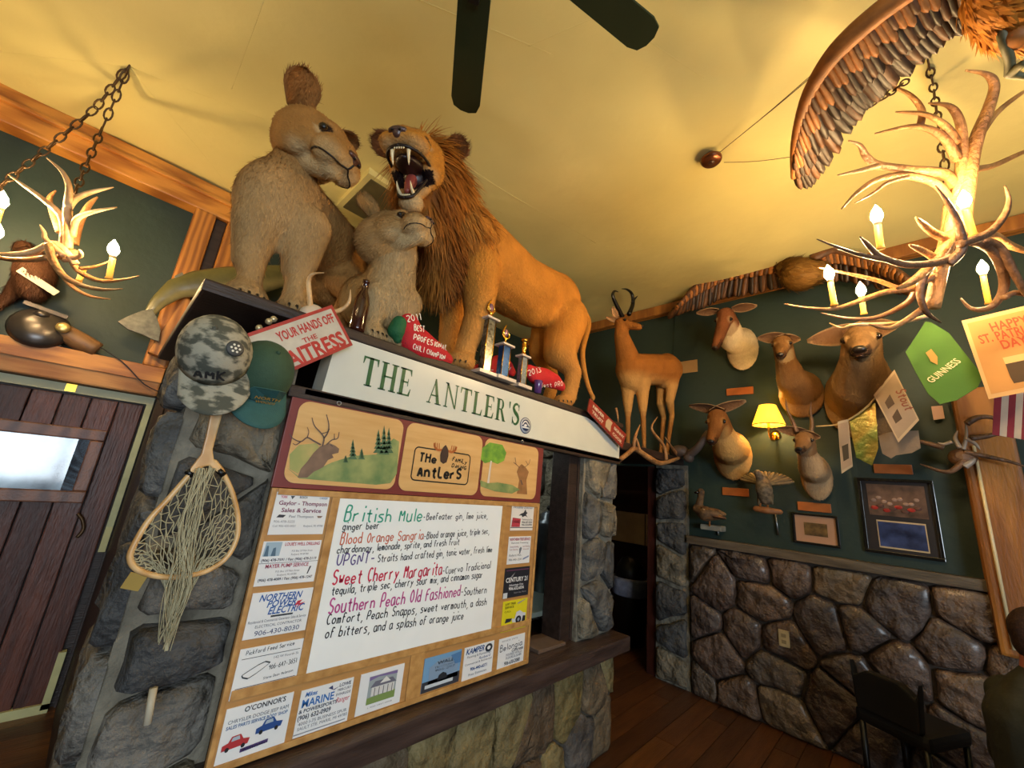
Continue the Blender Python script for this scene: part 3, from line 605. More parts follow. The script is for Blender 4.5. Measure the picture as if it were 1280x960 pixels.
# copper disc and wires on the ceiling
c = at(889, 199, Z=CEIL - .05)
t = thing('ceiling_disc', 'small round copper disc under the ceiling with wires running from it', 'disc', tuple(c))
MB().lathe([(.001, -.03), (.05, -.026), (.062, -.012), (.064, 0), (.05, .012), (.02, .05)], c, seg=24).build('cover', mat('copper', '#7a4a30', rough=.3, metal=.8, var=.3), t)
MB().lathe([(.001, -.034), (.018, -.032), (.02, -.028)], c, seg=16).build('centre', mat('copper_dark', '#3e2418', rough=.4), t)
for a, b in [((905, 203), (990, 196)), ((900, 190), (1050, 62)), ((905, 186), (1090, 30))]:
    A = at(*a, Z=CEIL - .045); B = at(*b, Z=CEIL - .03); MB().tube(spline([A, A.lerp(B, .5) + V((0, 0, -.012)), B], 5), .0022, 5).build('wire', iron, t)
# brass wall lamp with yellow shade
c = at(960, 520, X=XR - .16); 
t = thing('wall_lamp', 'lit brass wall lamp with a pleated yellow shade on the green wall', 'wall lamp', (XR, c.y, c.z - .1))
shade_m = mat('lamp_shade', '#f5cf52', rough=.7, var=.08, emit=2.2, ecol='#ffb428')
prof = [(.115, -.085), (.112, -.08), (.06, .095)]
M_ = []; mbs = MB(); a_, u_, w_ = basis((0, 0, 1)); vs = []; fs = []; sg = 40
for lay in (0, 1):
    for (r, hh) in ((.125, -.085), (.062, .095)):
        for k in range(sg): r2 = r - lay * .004 + (.003 if k % 2 else 0); vs.append(c + V((math.cos(2 * PI * k / sg) * r2, math.sin(2 * PI * k / sg) * r2, hh)))
for k in range(sg):
    j = (k + 1) % sg; fs += [(k, j, sg + j, sg + k), (2 * sg + k, 3 * sg + k, 3 * sg + j, 2 * sg + j), (k, 2 * sg + k, 2 * sg + j, j), (sg + k, sg + j, 3 * sg + j, 3 * sg + k)]
mbs.add(vs, fs, True); mbs.build('shade', shade_m, t)
MB().tube([c + V((math.cos(q * PI / 12) * .125, math.sin(q * PI / 12) * .125, -.083)) for q in range(24)], .004, 6, closed=True).build('shade_trim', mat('trim_brown', '#5e3d12'), t)
MB().tube(spline([c + V((0, 0, -.05)), c + V((0, 0, -.14)), c + V((.02, -.01, -.2)), c + V((.1, -.015, -.2)), (XR - .01, c.y - .015, c.z - .14)], 6), .011, 10).build('arm', gold, t)
MB().lathe([(.04, 0), (.045, .008), (.03, .02), (.012, .03)], (XR, c.y - .015, c.z - .15), (-1, 0, 0), 18).build('wall_plate', gold, t)
MB().ball(c + V((0, 0, .0)), (.022, .022, .03)).build('bulb', bulb_mat(9), t)
# ================================================================== THE LIONS ON THE KIOSK ROOF
ZR = 2.17
TAN = L3('#a97c44'); PALE = L3('#bb9866'); DARK = L3('#2a1a10'); RUST = L3('#8a5424'); WHITE_ = L3('#c4ac80')
def cat_head(P, M, jaw=0.0, full=1.0):
    P.e((-.02, 0, .0), (.145, .12, .12), M); P.e((.07, 0, .035), (.09, .085, .07), M)
    for s_ in (-1, 1):
        P.e((.03, s_ * .07, -.045), (.1, .06 * full, .085), M); P.e((.1, s_ * .05, .056), (.04, .032, .02), M)
        P.e((.185, s_ * .048, -.032 + (.016 if jaw > .2 else 0)), (.075, .056, .06 - (.02 if jaw > .2 else 0)), M)
    P.e((.15, 0, .0), (.08, .05, .045), M); P.c((.06, 0, .035), .072, (.2, 0, .0), .05, M); P.c((.07, 0, -.02 + (.015 if jaw > .2 else 0)), .075, (.16, 0, -.03 + (.02 if jaw > .2 else 0)), .055 if jaw < .2 else .045, M); P.e((.228, 0, -.02 + (.012 if jaw > .2 else 0)), (.04, .054, .046 - (.012 if jaw > .2 else 0)), M)
    ca, sa = math.cos(jaw), math.sin(jaw)
    def jp(x, z): return (.02 + x * ca + z * sa, 0, -.07 - x * sa + z * ca)
    P.c(jp(-.02, -.02), .058, jp(.14, -.018), .038, M); P.e(jp(.165, -.024) if jaw > .2 else jp(.165, -.008), (.058, .056, .044) if jaw > .2 else (.052, .046, .036), M)
    if jaw > .2:
        for s_ in (-1, 1):
            q = jp(.09, -.01); P.c((.02, s_ * .075, -.06), .04, (q[0], s_ * .042, q[2]), .026, M)
    return jp
def cat_paint(M, body, belly, dark_mouth=True, jaw=0):
    Mi = np.array(M.inverted()); 
    def f(co):
        q = co @ Mi[:3, :3].T + Mi[:3, 3]; c = np.tile(body, (len(co), 1)); n = np.sin(co[:, 0] * 23) * np.sin(co[:, 1] * 19 + 1) * np.sin(co[:, 2] * 21)
        c = c * (1 + .1 * n)[:, None]
        near = np.linalg.norm(q, axis=1) < .42
        c = mixc(c, belly(co) if callable(belly) else c, np.ones(len(co))) if callable(belly) else c
        face = near * 1.0
        mz = face * sstep(q[:, 0], .1, .19) * sstep(-q[:, 2], -.0, .05); c = mixc(c, PALE * 1.05, mz)
        chin = face * sstep(q[:, 0], .03, .12) * sstep(-q[:, 2], .06, .1); c = mixc(c, WHITE_, chin * .8)
        br = face * sstep(q[:, 0], .06, .14) * sstep(q[:, 2], .0, .04) * (1 - sstep(np.abs(q[:, 1]), .02, .05)); c = mixc(c, L3('#9a6a34'), br * .7)
        for s_ in (-1, 1):
            e = np.linalg.norm((q - np.array([.124, s_ * .066, .028])) * np.array([1, 1, 1.2]), axis=1)
            c = mixc(c, WHITE_, face * (1 - sstep(e, .035, .055)) * .6 * (q[:, 2] < .02)); c = mixc(c, DARK, face * (1 - sstep(e, .022, .028)))
            d = np.abs(q[:, 1] - s_ * (.03 + (.135 - q[:, 0]) * .0)) 
        wk = face * (np.sin((q[:, 2] - q[:, 0] * .3) * 260) > .55) * (q[:, 0] > .18) * (q[:, 0] < .24) * (q[:, 2] < -.015) * (q[:, 2] > -.06) * (np.abs(q[:, 1]) > .035); c = c
        return np.clip(c, 0, 1)
    return f
def EYP(s_): return (.122, s_ * .068, .03)
def cat_face(M, t, jaw=0.0, iris='#7a4a12', open_=False, nose='#5a3428', head=None):
    from mathutils.bvhtree import BVHTree
    me = head.data; off = head.location + t.location; bv = BVHTree.FromPolygons([v.co + off for v in me.vertices], [tuple(p.vertices) for p in me.polygons])
    g = M.to_3x3(); k = M.to_scale()[0]; nm = mat('nose_' + nose[1:], nose, rough=.35, var=.15); im = mat('iris_' + iris[1:], iris, rough=.06, spec=.8, var=.2)
    def sf(p, d=.0):
        q = M @ V(p); c0 = M @ V((p[0] - .1 if p[0] > .2 else p[0] - .03, 0, p[2] * .6 - .01)); r = (q - c0).normalized(); h = bv.ray_cast(q + r * .12, -r)
        if h[0] is None: return q, r
        return h[0] + r * d, h[1]
    for s_ in (-1, 1):
        e0, nn = sf((.145, s_ * .1, -.004) if open_ else (.118, s_ * .1, .038))
        if open_: hh = bv.find_nearest(M @ V((.13, s_ * .09, .012))); e0, nn = hh[0], hh[1]; nn = nn if nn.dot(g @ V((0, s_, 0))) > 0 else -nn
        fw = (nn + (g @ V((.35, s_ * .25, 0)))).normalized(); e = e0 - fw * (.003 if open_ else .009) * k
        MB().lathe([(.001, .018 * k), (.018 * k, .012 * k), (.0245 * k, .004 * k), (.027 * k, -.006 * k)], e0 - fw * .013 * k, fw, 16).build('eye_rim', mat('lid', '#20120a', rough=.6), t)
        o = MB().ball(e, .0195 * k).build('eye', im, t); MB().lathe([(.001, 0), (.0095 * k, -.0004), (.0105 * k, -.003)], e + fw * .0197 * k, fw, 12).build('pupil', black, o)
    tip, nn = sf((.3, 0, .005)); T = M.inverted() @ tip; X0 = T.x - .012
    n = Prims(); n.e((X0 + .004, 0, .004), (.018, .036, .014), M); n.e((X0 + .002, .0, -.012), (.017, .02, .018), M)
    for s_ in (-1, 1): n.e((X0, s_ * .026, .002), (.015, .014, .014), M)
    no = n.skin('nose', nm, t, .005 * k, 2)
    for s_ in (-1, 1): MB().ball(M @ V((X0 + .018, s_ * .016, -.003)), (.006 * k, .0075 * k, .005 * k), 8, 6).build('nostril', black, no)
    mo = mat('lip', '#1c100c', rough=.5)
    if not open_:
        MB().tube([sf((.3, 0, z), .002)[0] for z in (-.02, -.03, -.04, -.05)], .0035 * k, 6).build('lip_line', mo, t)
        for s_ in (-1, 1): MB().tube([sf(tuple(p), .0022)[0] for p in spline([(.3, 0, -.05), (.28, s_ * .04, -.062), (.24, s_ * .085, -.07), (.21, s_ * .115, -.076), (.18, s_ * .13, -.082), (.155, s_ * .13, -.088)], 7)], .0032 * k, 6).build('lip_line', mo, t)
def paw(P, c, d, r=.06, k=1.0):
    c = V(c); d = V(d).normalized(); s_ = V((-d.y, d.x, 0)); P.e(c + V((0, 0, r * .75)) + d * r * .1, (r * 1.25, r * 1.1, r * .85))
    for q in (-1.5, -.5, .5, 1.5): P.e(c + d * (r * (1.05 - .12 * abs(q))) + s_ * (q * r * .42) + V((0, 0, r * .48)), (r * .5, r * .32, r * .46))
def claws(c, d, t, r=.06):
    c = V(c); d = V(d).normalized(); s_ = V((-d.y, d.x, 0))
    for q in (-1.5, -.5, .5, 1.5):
        p = c + d * (r * (1.42 - .12 * abs(q))) + s_ * (q * r * .42) + V((0, 0, r * .5)); MB().tube([p, p + d * r * .16 + V((0, 0, -r * .08)), p + d * r * .2 + V((0, 0, -r * .28))], [r * .09, r * .06, r * .01], 6).build('claw', black, t)
def flow_back(P, N): return np.tile([.35, .1, -.9], (len(P), 1))
def along(d):
    return lambda P, N: np.tile(d, (len(P), 1))

# ---- male lion: stands along the roof, head turned up and roaring
lion = thing('lion', 'full-mounted male lion with a rust mane roaring upward above the white sign', 'lion', tuple(at(640, 480, Y=1.85).xy) + (ZR,))
P = Prims()
SH = at(575, 300, Y=1.85); MID = at(648, 352, Y=1.88); RU = at(694, 372, Y=1.9)
P.c(SH + V((0, 0, .0)), .25, MID + V((0, 0, -.05)), .235); P.c(MID + V((0, 0, -.05)), .235, RU + V((0, 0, -.01)), .2); P.e(RU + V((.02, 0, -.03)), (.25, .18, .25)); P.e(MID + V((.12, 0, -.12)), (.3, .17, .17)); P.e(SH + V((.1, 0, -.05)), (.28, .19, .27))
NE = at(545, 245, Y=1.78)
P.c(SH, .2, NE, .15)
def fleg(P, s0, foot, r0=.1, thick=1.0):
    foot = V((foot.x, foot.y, ZR)); s0 = V(s0); el = V((lerp(s0.x, foot.x, .35) + .04, lerp(s0.y, foot.y, .5), lerp(s0.z, foot.z, .45))); wr = V((foot.x + .01, foot.y, ZR + .16 * thick))
    P.chain([(s0, r0 * 1.35), (el, r0 * .85), (wr, r0 * .62), (foot + V((0, 0, .07)), r0 * .62)]); return foot
f1 = fleg(P, at(600, 335, Y=1.72), at(578, 455, Y=1.67)); f2 = fleg(P, at(565, 330, Y=2.02), at(560, 425, Y=2.0), .095)
dl = V((-.75, -.65, 0)).normalized(); paw(P, f1 + dl * .03, dl, .068); paw(P, f2 + dl * .03, dl, .062)
def hleg(P, hip, foot, r0=.13):
    foot = V((foot.x, foot.y, ZR)); kn = V((lerp(hip.x, foot.x, .45) - .08, lerp(hip.y, foot.y, .5), lerp(hip.z, foot.z, .45))); hk_ = V((foot.x + .1, foot.y, ZR + .3))
    P.chain([(hip, r0 * 1.35), (kn, r0 * .95), (hk_, r0 * .45), (foot + V((.04, 0, .08)), r0 * .46)]); paw(P, foot + V((-.02, 0, 0)), dl, .06); return foot
h1 = hleg(P, at(708, 398, Y=1.8), at(706, 490, Y=1.7)); h2 = hleg(P, at(690, 385, Y=2.02), at(684, 445, Y=2.02), .115)
lion_c = L3('#c68232')
def lion_belly(co):
    c = np.tile(lion_c, (len(co), 1)); low = 1 - sstep(co[:, 2], ZR + .1, ZR + .62); c = mixc(c, L3('#c08e50'), low * .7); return c
body = P.skin('body', fur_m, lion, .015, 9, lambda co: lion_belly(co) * (1 + .08 * np.sin(co[:, :1] * 17) * np.sin(co[:, 2:] * 23)))
fur(body, 26000, .022, .0045, along([.75, .1, -.65]), lion, lift=.12, var=.14, tint=1.0)
for f_ in (f1, f2, h1, h2): claws(f_ + dl * .03, dl, body, .066)
HM = frame(at(526, 205, Y=1.62), (-.78, -.6, -.3), (-.02, .0, 1), 1.12)
JAW = .95
def lion_mouth(co, c):
    Mi = np.array(HM.inverted()); q = co @ Mi[:3, :3].T + Mi[:3, 3]; th = np.arctan2(-(q[:, 2] + .07), q[:, 0] - .0); r = np.hypot(q[:, 2] + .07, q[:, 0])
    f = (th > .1) & (th < JAW - .22) & (r < .2) & (q[:, 0] > .01) & (np.abs(q[:, 1]) < .095); return mixc(c, L3('#160808'), f * 1.0)
P = Prims(); jp = cat_head(P, HM, JAW, .85); P.c(HM @ V((-.08, 0, -.03)), .11, NE, .14)
head = P.skin('head', fur_m, lion, .0085, 7, lambda co: lion_mouth(co, cat_paint(HM, L3('#c0802f'), None)(co)))
cat_face(HM, lion, head=head, open_=True, nose='#4a3430', iris='#a8732a')
# mouth: dark throat, gums, tongue, teeth
g3 = HM.to_3x3()
P = Prims(); P.e((.11, 0, -.07), (.1, .06, .03), HM); P.e((.05, 0, -.1), (.06, .06, .06), HM); mo_ = P.skin('mouth', mat('mouth_dark', '#1c0808', rough=.4), lion, .007, 2)
def ring_lip(pts, name, r=.0075): MB().tube(spline([HM @ V(p) for p in pts], 4), r, 6).build(name, mat('lip', '#1c100c', rough=.5), mo_)
ju = [(.238, 0, -.044), (.228, .04, -.05), (.19, .072, -.056), (.13, .084, -.064), (.06, .088, -.08)]
for s_ in (-1, 1):
    ring_lip([(x, s_ * y, z) for x, y, z in ju], 'upper_lip')
    ring_lip([(lambda q: (q[0], s_ * yy, q[2]))(jp(xx, .028)) for xx, yy in ((.205, 0), (.195, .03), (.15, .046), (.09, .06), (.03, .076))], 'lower_lip')
tooth = mat('tooth_ivory', '#e8d9ae', rough=.3, var=.12); pink = mat('tongue_pink', '#8a4038', rough=.4)
dn = V((0, 0, -1))
for s_ in (-1, 1):
    MB().tube(spline([HM @ V(p) for p in [(.215, s_ * .034, -.035), (.222, s_ * .035, -.07), (.212, s_ * .034, -.112)]], 3), [.011, .0105, .0095, .008, .006, .004, .001], 8).build('fang', tooth, mo_)
    q = jp(.175, .02); q2 = jp(.18, .05); q3 = jp(.17, .08); MB().tube(spline([HM @ V((a[0], s_ * .03, a[2])) for a in (q, q2, q3)], 3), [.010, .0095, .0085, .007, .005, .003, .001], 8).build('fang', tooth, mo_)
for i in range(-2, 3):
    MB().ball(HM @ V((.234, i * .0095, -.052)), (.004, .0045, .009), 8, 6).build('incisor', tooth, mo_); q = jp(.19, .03); MB().ball(HM @ V((q[0], i * .008, q[2])), (.004, .004, .007), 8, 6).build('incisor', tooth, mo_)
P = Prims(); a = jp(.02, .03); b = jp(.12, .035); c_ = jp(.16, .03); P.chain([(a, .03), (b, .024), (c_, .016)], HM); P.skin('tongue', pink, mo_, .006, 3)
for s_, fy in ((-1, 1), (1, 1)):
    b0 = HM @ V((-.03, s_ * .115, .07)); tp = HM @ (V((-.06, .2, .125)) if s_ > 0 else V((.02, -.235, .12))); er_ = ear('ear', b0, tp, g3 @ V((.75, s_ * .35, 0)), .13, .035, fur_m, lion, inner='#7a4a26', outer='#7a4a1e')
    fur(er_, 900, .028, .003, lambda P_, N_, a=np.array(tp - b0): np.tile(a, (len(P_), 1)), lion, lift=.5, name='ear_fur')
# mane
hb = HM @ V((-.06, 0, -.02)); MP = Prims()
MP.e(HM @ V((-.09, 0, .0)), (.17, .17, .17)); MP.c(HM @ V((-.1, 0, -.08)), .17, NE, .21); MP.c(NE, .18, SH + V((-.03, -.0, -.0)), .225)
MP.c(NE + V((-.0, .02, -.1)), .15, SH + V((-.13, -.0, -.2)), .16); MP.e(SH + V((-.12, -.02, -.3)), (.1, .12, .14)); MP.c(HM @ V((-.03, 0, -.2)), .09, SH + V((-.15, -.04, -.12)), .14)
HMi = np.array(HM.inverted())
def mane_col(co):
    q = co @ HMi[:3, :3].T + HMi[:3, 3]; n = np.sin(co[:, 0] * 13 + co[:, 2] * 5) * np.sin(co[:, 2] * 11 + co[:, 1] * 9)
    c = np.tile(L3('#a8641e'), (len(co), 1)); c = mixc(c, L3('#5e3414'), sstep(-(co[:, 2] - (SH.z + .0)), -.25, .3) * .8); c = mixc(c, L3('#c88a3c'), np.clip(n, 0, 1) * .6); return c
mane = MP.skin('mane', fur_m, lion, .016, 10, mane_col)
HC = np.array(HM @ V((.08, 0, 0)))
def mflow(P_, N_):
    d = P_ - HC; d /= np.linalg.norm(d, axis=1)[:, None]; r = d * .8 + np.array([.35, 0, -.75]); return r
def nomane(p):
    q = p @ HMi[:3, :3].T + HMi[:3, 3]; r = np.ones(len(p)); r[(q[:, 0] > .02) & (np.linalg.norm(q, axis=1) < .3)] = 0; return r
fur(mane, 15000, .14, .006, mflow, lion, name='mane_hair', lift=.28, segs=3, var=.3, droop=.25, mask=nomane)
fur(head, 9000, .014, .003, lambda P_, N_: (P_ - np.array(HM @ V((.3, 0, -.02)))), lion, lift=.15, var=.15, name='face_fur', mask=lambda p: ((p @ HMi[:3, :3].T + HMi[:3, 3])[:, 0] > -.1) * 1.0)
tl = spline([RU + V((.2, 0, .02)), at(735, 400, Y=1.86), at(728, 440, Y=1.82), at(733, 475, Y=1.78), V(tuple(at(741, 497, Y=1.7)))], 6)
ts = Prims(); n = len(tl); ts.chain([(p, lerp(.032, .016, i / (n - 1))) for i, p in enumerate(tl)]); ts.e(tl[-1], (.02, .02, .03)); ts.skin('tail', fur_m, lion, .009, 3, lambda co: lion_belly(co))

# ---- lioness, seated at the left, head turned to the lion
lioness = thing('lioness', 'full-mounted lioness sitting tallest at the left end of the roof, looking right', 'lioness', tuple(at(350, 430, Y=1.85).xy) + (ZR,))
P = Prims(); CH = at(352, 245, Y=1.78); NK = at(374, 198, Y=1.75); HP = at(418, 330, Y=2.2); LB = at(405, 300, Y=2.0)
P.c(CH, .15, LB, .16); P.c(LB, .16, HP, .19); P.e(HP, (.17, .19, .26)); P.c(CH + V((0, 0, -.04)), .155, NK, .085); P.e(CH + V((-.02, -.02, -.06)), (.15, .13, .19))
def sleg(P, s0, px, r0=.085):
    foot = V((px.x, px.y, ZR)); P.chain([(s0, r0 * 1.35), (s0.lerp(foot, .45) + V((0, .02, 0)), r0 * .95), (foot + V((0, .01, .2)), r0 * .66), (foot + V((0, 0, .07)), r0 * .68)]); return foot
P.c(NK, .095, at(388, 178, Y=1.72) + V((-.02, .04, -.03)), .11)
g1 = sleg(P, at(322, 275, Y=1.74), at(298, 400, Y=1.75), .068); g2 = sleg(P, at(385, 285, Y=1.72), at(362, 395, Y=1.72), .072)
dd = V((.1, -1, 0)); paw(P, g1, dd, .062); paw(P, g2 + V((.02, 0, 0)), dd, .064)
P.chain([(HP + V((.02, -.12, -.1)), .12), (HP + V((.06, -.28, -.25)), .08), (V((HP.x + .02, HP.y - .15, ZR + .08)), .06)]); paw(P, V((HP.x + .02, HP.y - .28, ZR)), dd, .058)
lio_c = L3('#a3763f')
def lio_paint(co):
    c = np.tile(lio_c, (len(co), 1)); fr_ = sstep(-co[:, 1], -1.85, -1.66) * (1 - sstep(co[:, 2], 2.55, 2.95)); c = mixc(c, L3('#ae9064'), fr_ * .8); 
    n = np.sin(co[:, 0] * 29 + 2) * np.sin(co[:, 2] * 17); return c * (1 + .1 * n)[:, None]
lb = P.skin('body', fur_m, lioness, .014, 8, lio_paint)
fur(lb, 24000, .024, .0042, along([.15, .1, -1]), lioness, lift=.14, var=.16)
for f_ in (g1, g2): claws(f_, dd, lb, .064)
LM = frame(at(388, 177, Y=1.7), (.46, -.72, -.44), (.3, -.25, .9), 1.08)
P = Prims(); cat_head(P, LM, 0, .8); P.c(LM @ V((-.06, 0, -.03)), .1, NK, .09)
lh = P.skin('head', fur_m, lioness, .0085, 8, cat_paint(LM, L3('#a3763f'), None))
LMi = np.array(LM.inverted()); cat_face(LM, lioness, head=lh, iris='#3a2410', nose='#4e2c1e'); g3 = LM.to_3x3()
for s_ in (-1, 1):
    b0 = LM @ V((-.06, s_ * .075, .06)); tp = LM @ (V((-.075, s_ * .15, .19)) if s_ < 0 else V((-.05, .19, .22))); er_ = ear('ear', b0, tp, g3 @ V((.75, s_ * .35, 0)), .15, .045, fur_m, lioness, inner='#a06c38', outer='#9a6630')
    fur(er_, 1000, .022, .003, lambda P_, N_, a=np.array(tp - b0): np.tile(a, (len(P_), 1)), lioness, lift=.5, name='ear_fur')
fur(lh, 9000, .013, .003, lambda P_, N_: (P_ - np.array(LM @ V((.3, 0, -.02)))), lioness, lift=.15, var=.15, name='face_fur')

# ---- young lion in the middle
cub = thing('young_lion', 'smallest of the three lions, lying between the lioness and the male, chin raised', 'young lion', tuple(at(480, 440, Y=1.75).xy) + (ZR,))
P = Prims(); CC = at(486, 362, Y=1.72); CN = at(496, 318, Y=1.68); CB = at(458, 378, Y=1.84)
P.c(CC, .12, CB, .13); P.e(CB, (.13, .14, .14)); P.c(CC, .13, CN, .1); P.e(CC + V((0, -.02, -.05)), (.13, .12, .14))
P.c(CN, .1, at(488, 291, Y=1.68) + V((-.03, .05, -.03)), .1)
u1 = sleg(P, at(470, 375, Y=1.68), at(462, 425, Y=1.66), .065); u2 = sleg(P, at(508, 380, Y=1.68), at(492, 432, Y=1.66), .06); paw(P, u1, dd, .055); paw(P, u2, (.3, -1, 0), .055)
def cub_paint(co):
    c = np.tile(L3('#a9844e'), (len(co), 1)); fr_ = sstep(-co[:, 1], -1.75, -1.6); return mixc(c, L3('#b8a078'), fr_ * .7)
cb = P.skin('body', fur_m, cub, .012, 7, cub_paint); fur(cb, 14000, .024, .004, along([.1, -.1, -1]), cub, lift=.18, var=.18)
claws(u1, dd, cb, .055); claws(u2, (.3, -1, 0), cb, .055)
CM = frame(at(488, 291, Y=1.66), (.4, -.88, .12), (.0, .15, 1), .86)
P = Prims(); cat_head(P, CM, 0, 1.05); P.c(CM @ V((-.06, 0, -.05)), .12, CN, .1)
ch_ = P.skin('head', fur_m, cub, .007, 9, cat_paint(CM, L3('#ab8654'), None))
cat_face(CM, cub, head=ch_, iris='#2a1a10', nose='#4a3230'); g3 = CM.to_3x3()
for s_ in (-1, 1):
    b0 = CM @ V((-.05, s_ * .085, .07)); tp = CM @ V((-.09, s_ * .16, .17)); er_ = ear('ear', b0, tp, g3 @ V((.75, s_ * .3, 0)), .12, .03, fur_m, cub, inner='#a8804c', outer='#b08a58')
    fur(er_, 600, .02, .0025, lambda P_, N_, a=np.array(tp - b0): np.tile(a, (len(P_), 1)), cub, lift=.5, name='ear_fur')
fur(ch_, 8000, .02, .003, lambda P_, N_: (P_ - np.array(CM @ V((.3, 0, .1)))), cub, lift=.2, var=.15, name='face_fur')
# ================================================================== HEADER SIGN, MENU BOARD AND WHAT HANGS THERE
NF = V((0, -1, 0)); NW = V((-1, 0, 0))
def pr_(px, py, Y, dy=0): p = at(px, py, Y=Y); return V((p.x, Y - dy, p.z))
white_sign = mat('sign_enamel', '#d3d6cc', rough=.12, var=.03, spec=.6, coat=.4)
# white header box with clipped corner
YS = YB - .02
o = thing('header_sign', "long white sign reading THE ANTLER'S under the lions", 'sign', tuple(at(560, 510, Y=YS)))
c4 = [pr_(437, 436, YS), pr_(732, 522, YS), pr_(764, 545, YS), pr_(761, 571, YS), pr_(410, 492, YS), pr_(408, 488, YS)]
z0 = 1.885; zt = 2.122; c4 = [V((at(418, 440, Y=YS).x, YS, zt)), V((at(733, 524, Y=YS).x, YS, zt)), V((XE - .01, YS, at(764, 546, Y=YS).z)), V((XE - .01, YS, z0)), V((at(402, 490, Y=YS).x, YS, z0))]
MB().prism(c4, (0, 1, 0), .12).build('panel', white_sign, o)
gsign = mat('letter_green', '#1f5a34', rough=.4, var=.08)
def serif(mb, ch, A, u, up, h, y_off=.0012):
    """hand-drawn Roman capitals; unit height 1"""
    def q(pts): mb.add([A + u * (x * h) + up * (y * h) for x, y in pts], [tuple(range(len(pts)))], False)
    def stem(x, w_, y0=0, y1=1): q([(x, y0), (x + w_, y0), (x + w_, y1), (x, y1)])
    def foot(x, w_, y): q([(x - .09, y), (x + w_ + .09, y), (x + w_ + .09, y + .045), (x - .09, y + .045)])
    T = .2; t = .07
    if ch == 'T':
        stem(.3, T); foot(.3, T, 0); q([(.0, .93), (.78, .93), (.78, 1), (.0, 1)]); q([(0, .74), (.04, .74), (.1, .93), (0, .93)]); q([(.78, .74), (.74, .74), (.68, .93), (.78, .93)]); return .8
    if ch == 'H':
        stem(.09, T); stem(.63, T); [foot(x, T, y) for x in (.09, .63) for y in (0, .955)]; q([(.2, .47), (.7, .47), (.7, .53), (.2, .53)]); return .9
    if ch in 'EL':
        stem(.09, T); foot(.09, T, .955); q([(0, 0), (.68, 0), (.68, .06), (0, .06)]); q([(.68, 0), (.72, .28), (.68, .28), (.58, .06)])
        if ch == 'E': q([(0, .94), (.66, .94), (.66, 1), (0, 1)]); q([(.66, 1), (.69, .76), (.65, .76), (.56, .94)]); q([(.2, .47), (.5, .47), (.5, .53), (.2, .53)]); q([(.5, .36), (.54, .36), (.54, .64), (.5, .64)])
        return .76
    if ch == 'N':
        stem(.1, t + .01); stem(.72, t + .01); q([(.02, 1), (.2, 1), (.79, .0), (.7, 0), (.1, .92)]); foot(.1, t, 0); foot(.72, t, .955); q([(0, .955), (.2, .955), (.2, 1), (0, 1)]); return .9
    if ch == 'A':
        q([(.08, 0), (.14, 0), (.42, .9), (.4, 1)]); q([(.36, 1), (.44, 1), (.78, 0), (.58, 0), (.34, .86)]); q([(.2, .3), (.62, .3), (.62, .36), (.2, .36)]); foot(.08, t, 0); foot(.58, T, 0); return .9
    if ch == 'R':
        stem(.09, T); foot(.09, T, 0); q([(0, .955), (.25, .955), (.25, 1), (0, 1)])
        n = 10; ou = [(.4 + .24 * math.sin(a), .75 + .25 * math.cos(a)) for a in [PI * i / n for i in range(n + 1)]]; inn = [(.4 + .09 * math.sin(a), .75 + .2 * math.cos(a)) for a in [PI * i / n for i in range(n + 1)]]
        for i in range(n): q([ou[i], ou[i + 1], inn[i + 1], inn[i]])
        q([(.2, .94), (.4, .94), (.4, 1), (.2, 1)]); q([(.2, .5), (.4, .5), (.4, .56), (.2, .56)]); q([(.36, .52), (.54, .52), (.8, .045), (.62, 0)]); q([(.6, 0), (.86, 0), (.86, .045), (.62, .045)]); return .84
    if ch == "'": q([(.1, 1), (.24, 1), (.19, .68), (.15, .68)]); return .3
    if ch == 'S':
        pts = spline([V((.58, .82, 0)), V((.42, .97, 0)), V((.2, .93, 0)), V((.1, .76, 0)), V((.24, .58, 0)), V((.46, .45, 0)), V((.58, .26, 0)), V((.46, .06, 0)), V((.24, .03, 0)), V((.07, .2, 0))], 5); n = len(pts)
        mb.ribbon([A + u * (p.x * h) + up * (p.y * h) for p in pts], [h * (.06 + .15 * math.sin(PI * i / (n - 1)) ** 1.5) for i in range(n)], NF); q([(.54, .68), (.59, .68), (.6, 1), (.55, .98)]); q([(.05, .34), (.1, .34), (.1, .02), (.04, 0)]); return .7
    return .4
def serif_text(mb, text, A, B, h0, h1, gap=.12):
    A = V(A); B = V(B); u = (B - A); L = u.length; u.normalize(); adv = []; 
    for ch in text:
        adv.append(serif(MB(), ch, A, u, V((0, 0, 1)), 1) + gap if ch != ' ' else .5)
    tot = sum(adv) - gap; x = 0; k = L / tot
    for ch, a in zip(text, adv):
        hh = h0
        if ch != ' ':
            n0 = len(mb.v); serif(mb, ch, V((0, 0, 0)), V((1, 0, 0)), V((0, 0, 1)), 1)
            for i in range(n0, len(mb.v)):
                vx, vy, vz = mb.v[i]; p = A + u * ((x + vx) * k) + V((0, 0, 1)) * (vz * hh); mb.v[i] = tuple(p)
        x += a
m_ = MB(); ze = YS - .0015
def onface(px, py, Y=YS - .0015): return at(px, py, Y=Y)
a = onface(450, 474); b = onface(511, 483); zb = 1.945; hh = .115
serif_text(m_, 'THE', (a.x, ze, zb + .004), (b.x + .015, ze, zb + .004), .125, 0)
a = onface(535, 489); b = onface(650, 519); 
serif_text(m_, "ANTLER'S", (a.x, ze, zb), (b.x, ze, zb), .122, 0)
m_.build('lettering', gsign, o)
c = onface(657, 532)
lg = MB(); 
MB().lathe([(.048, 0), (.048, .001)], (c.x, ze + .001, c.z), (0, -1, 0), 28).build('logo', flat('#4a5578'), o)
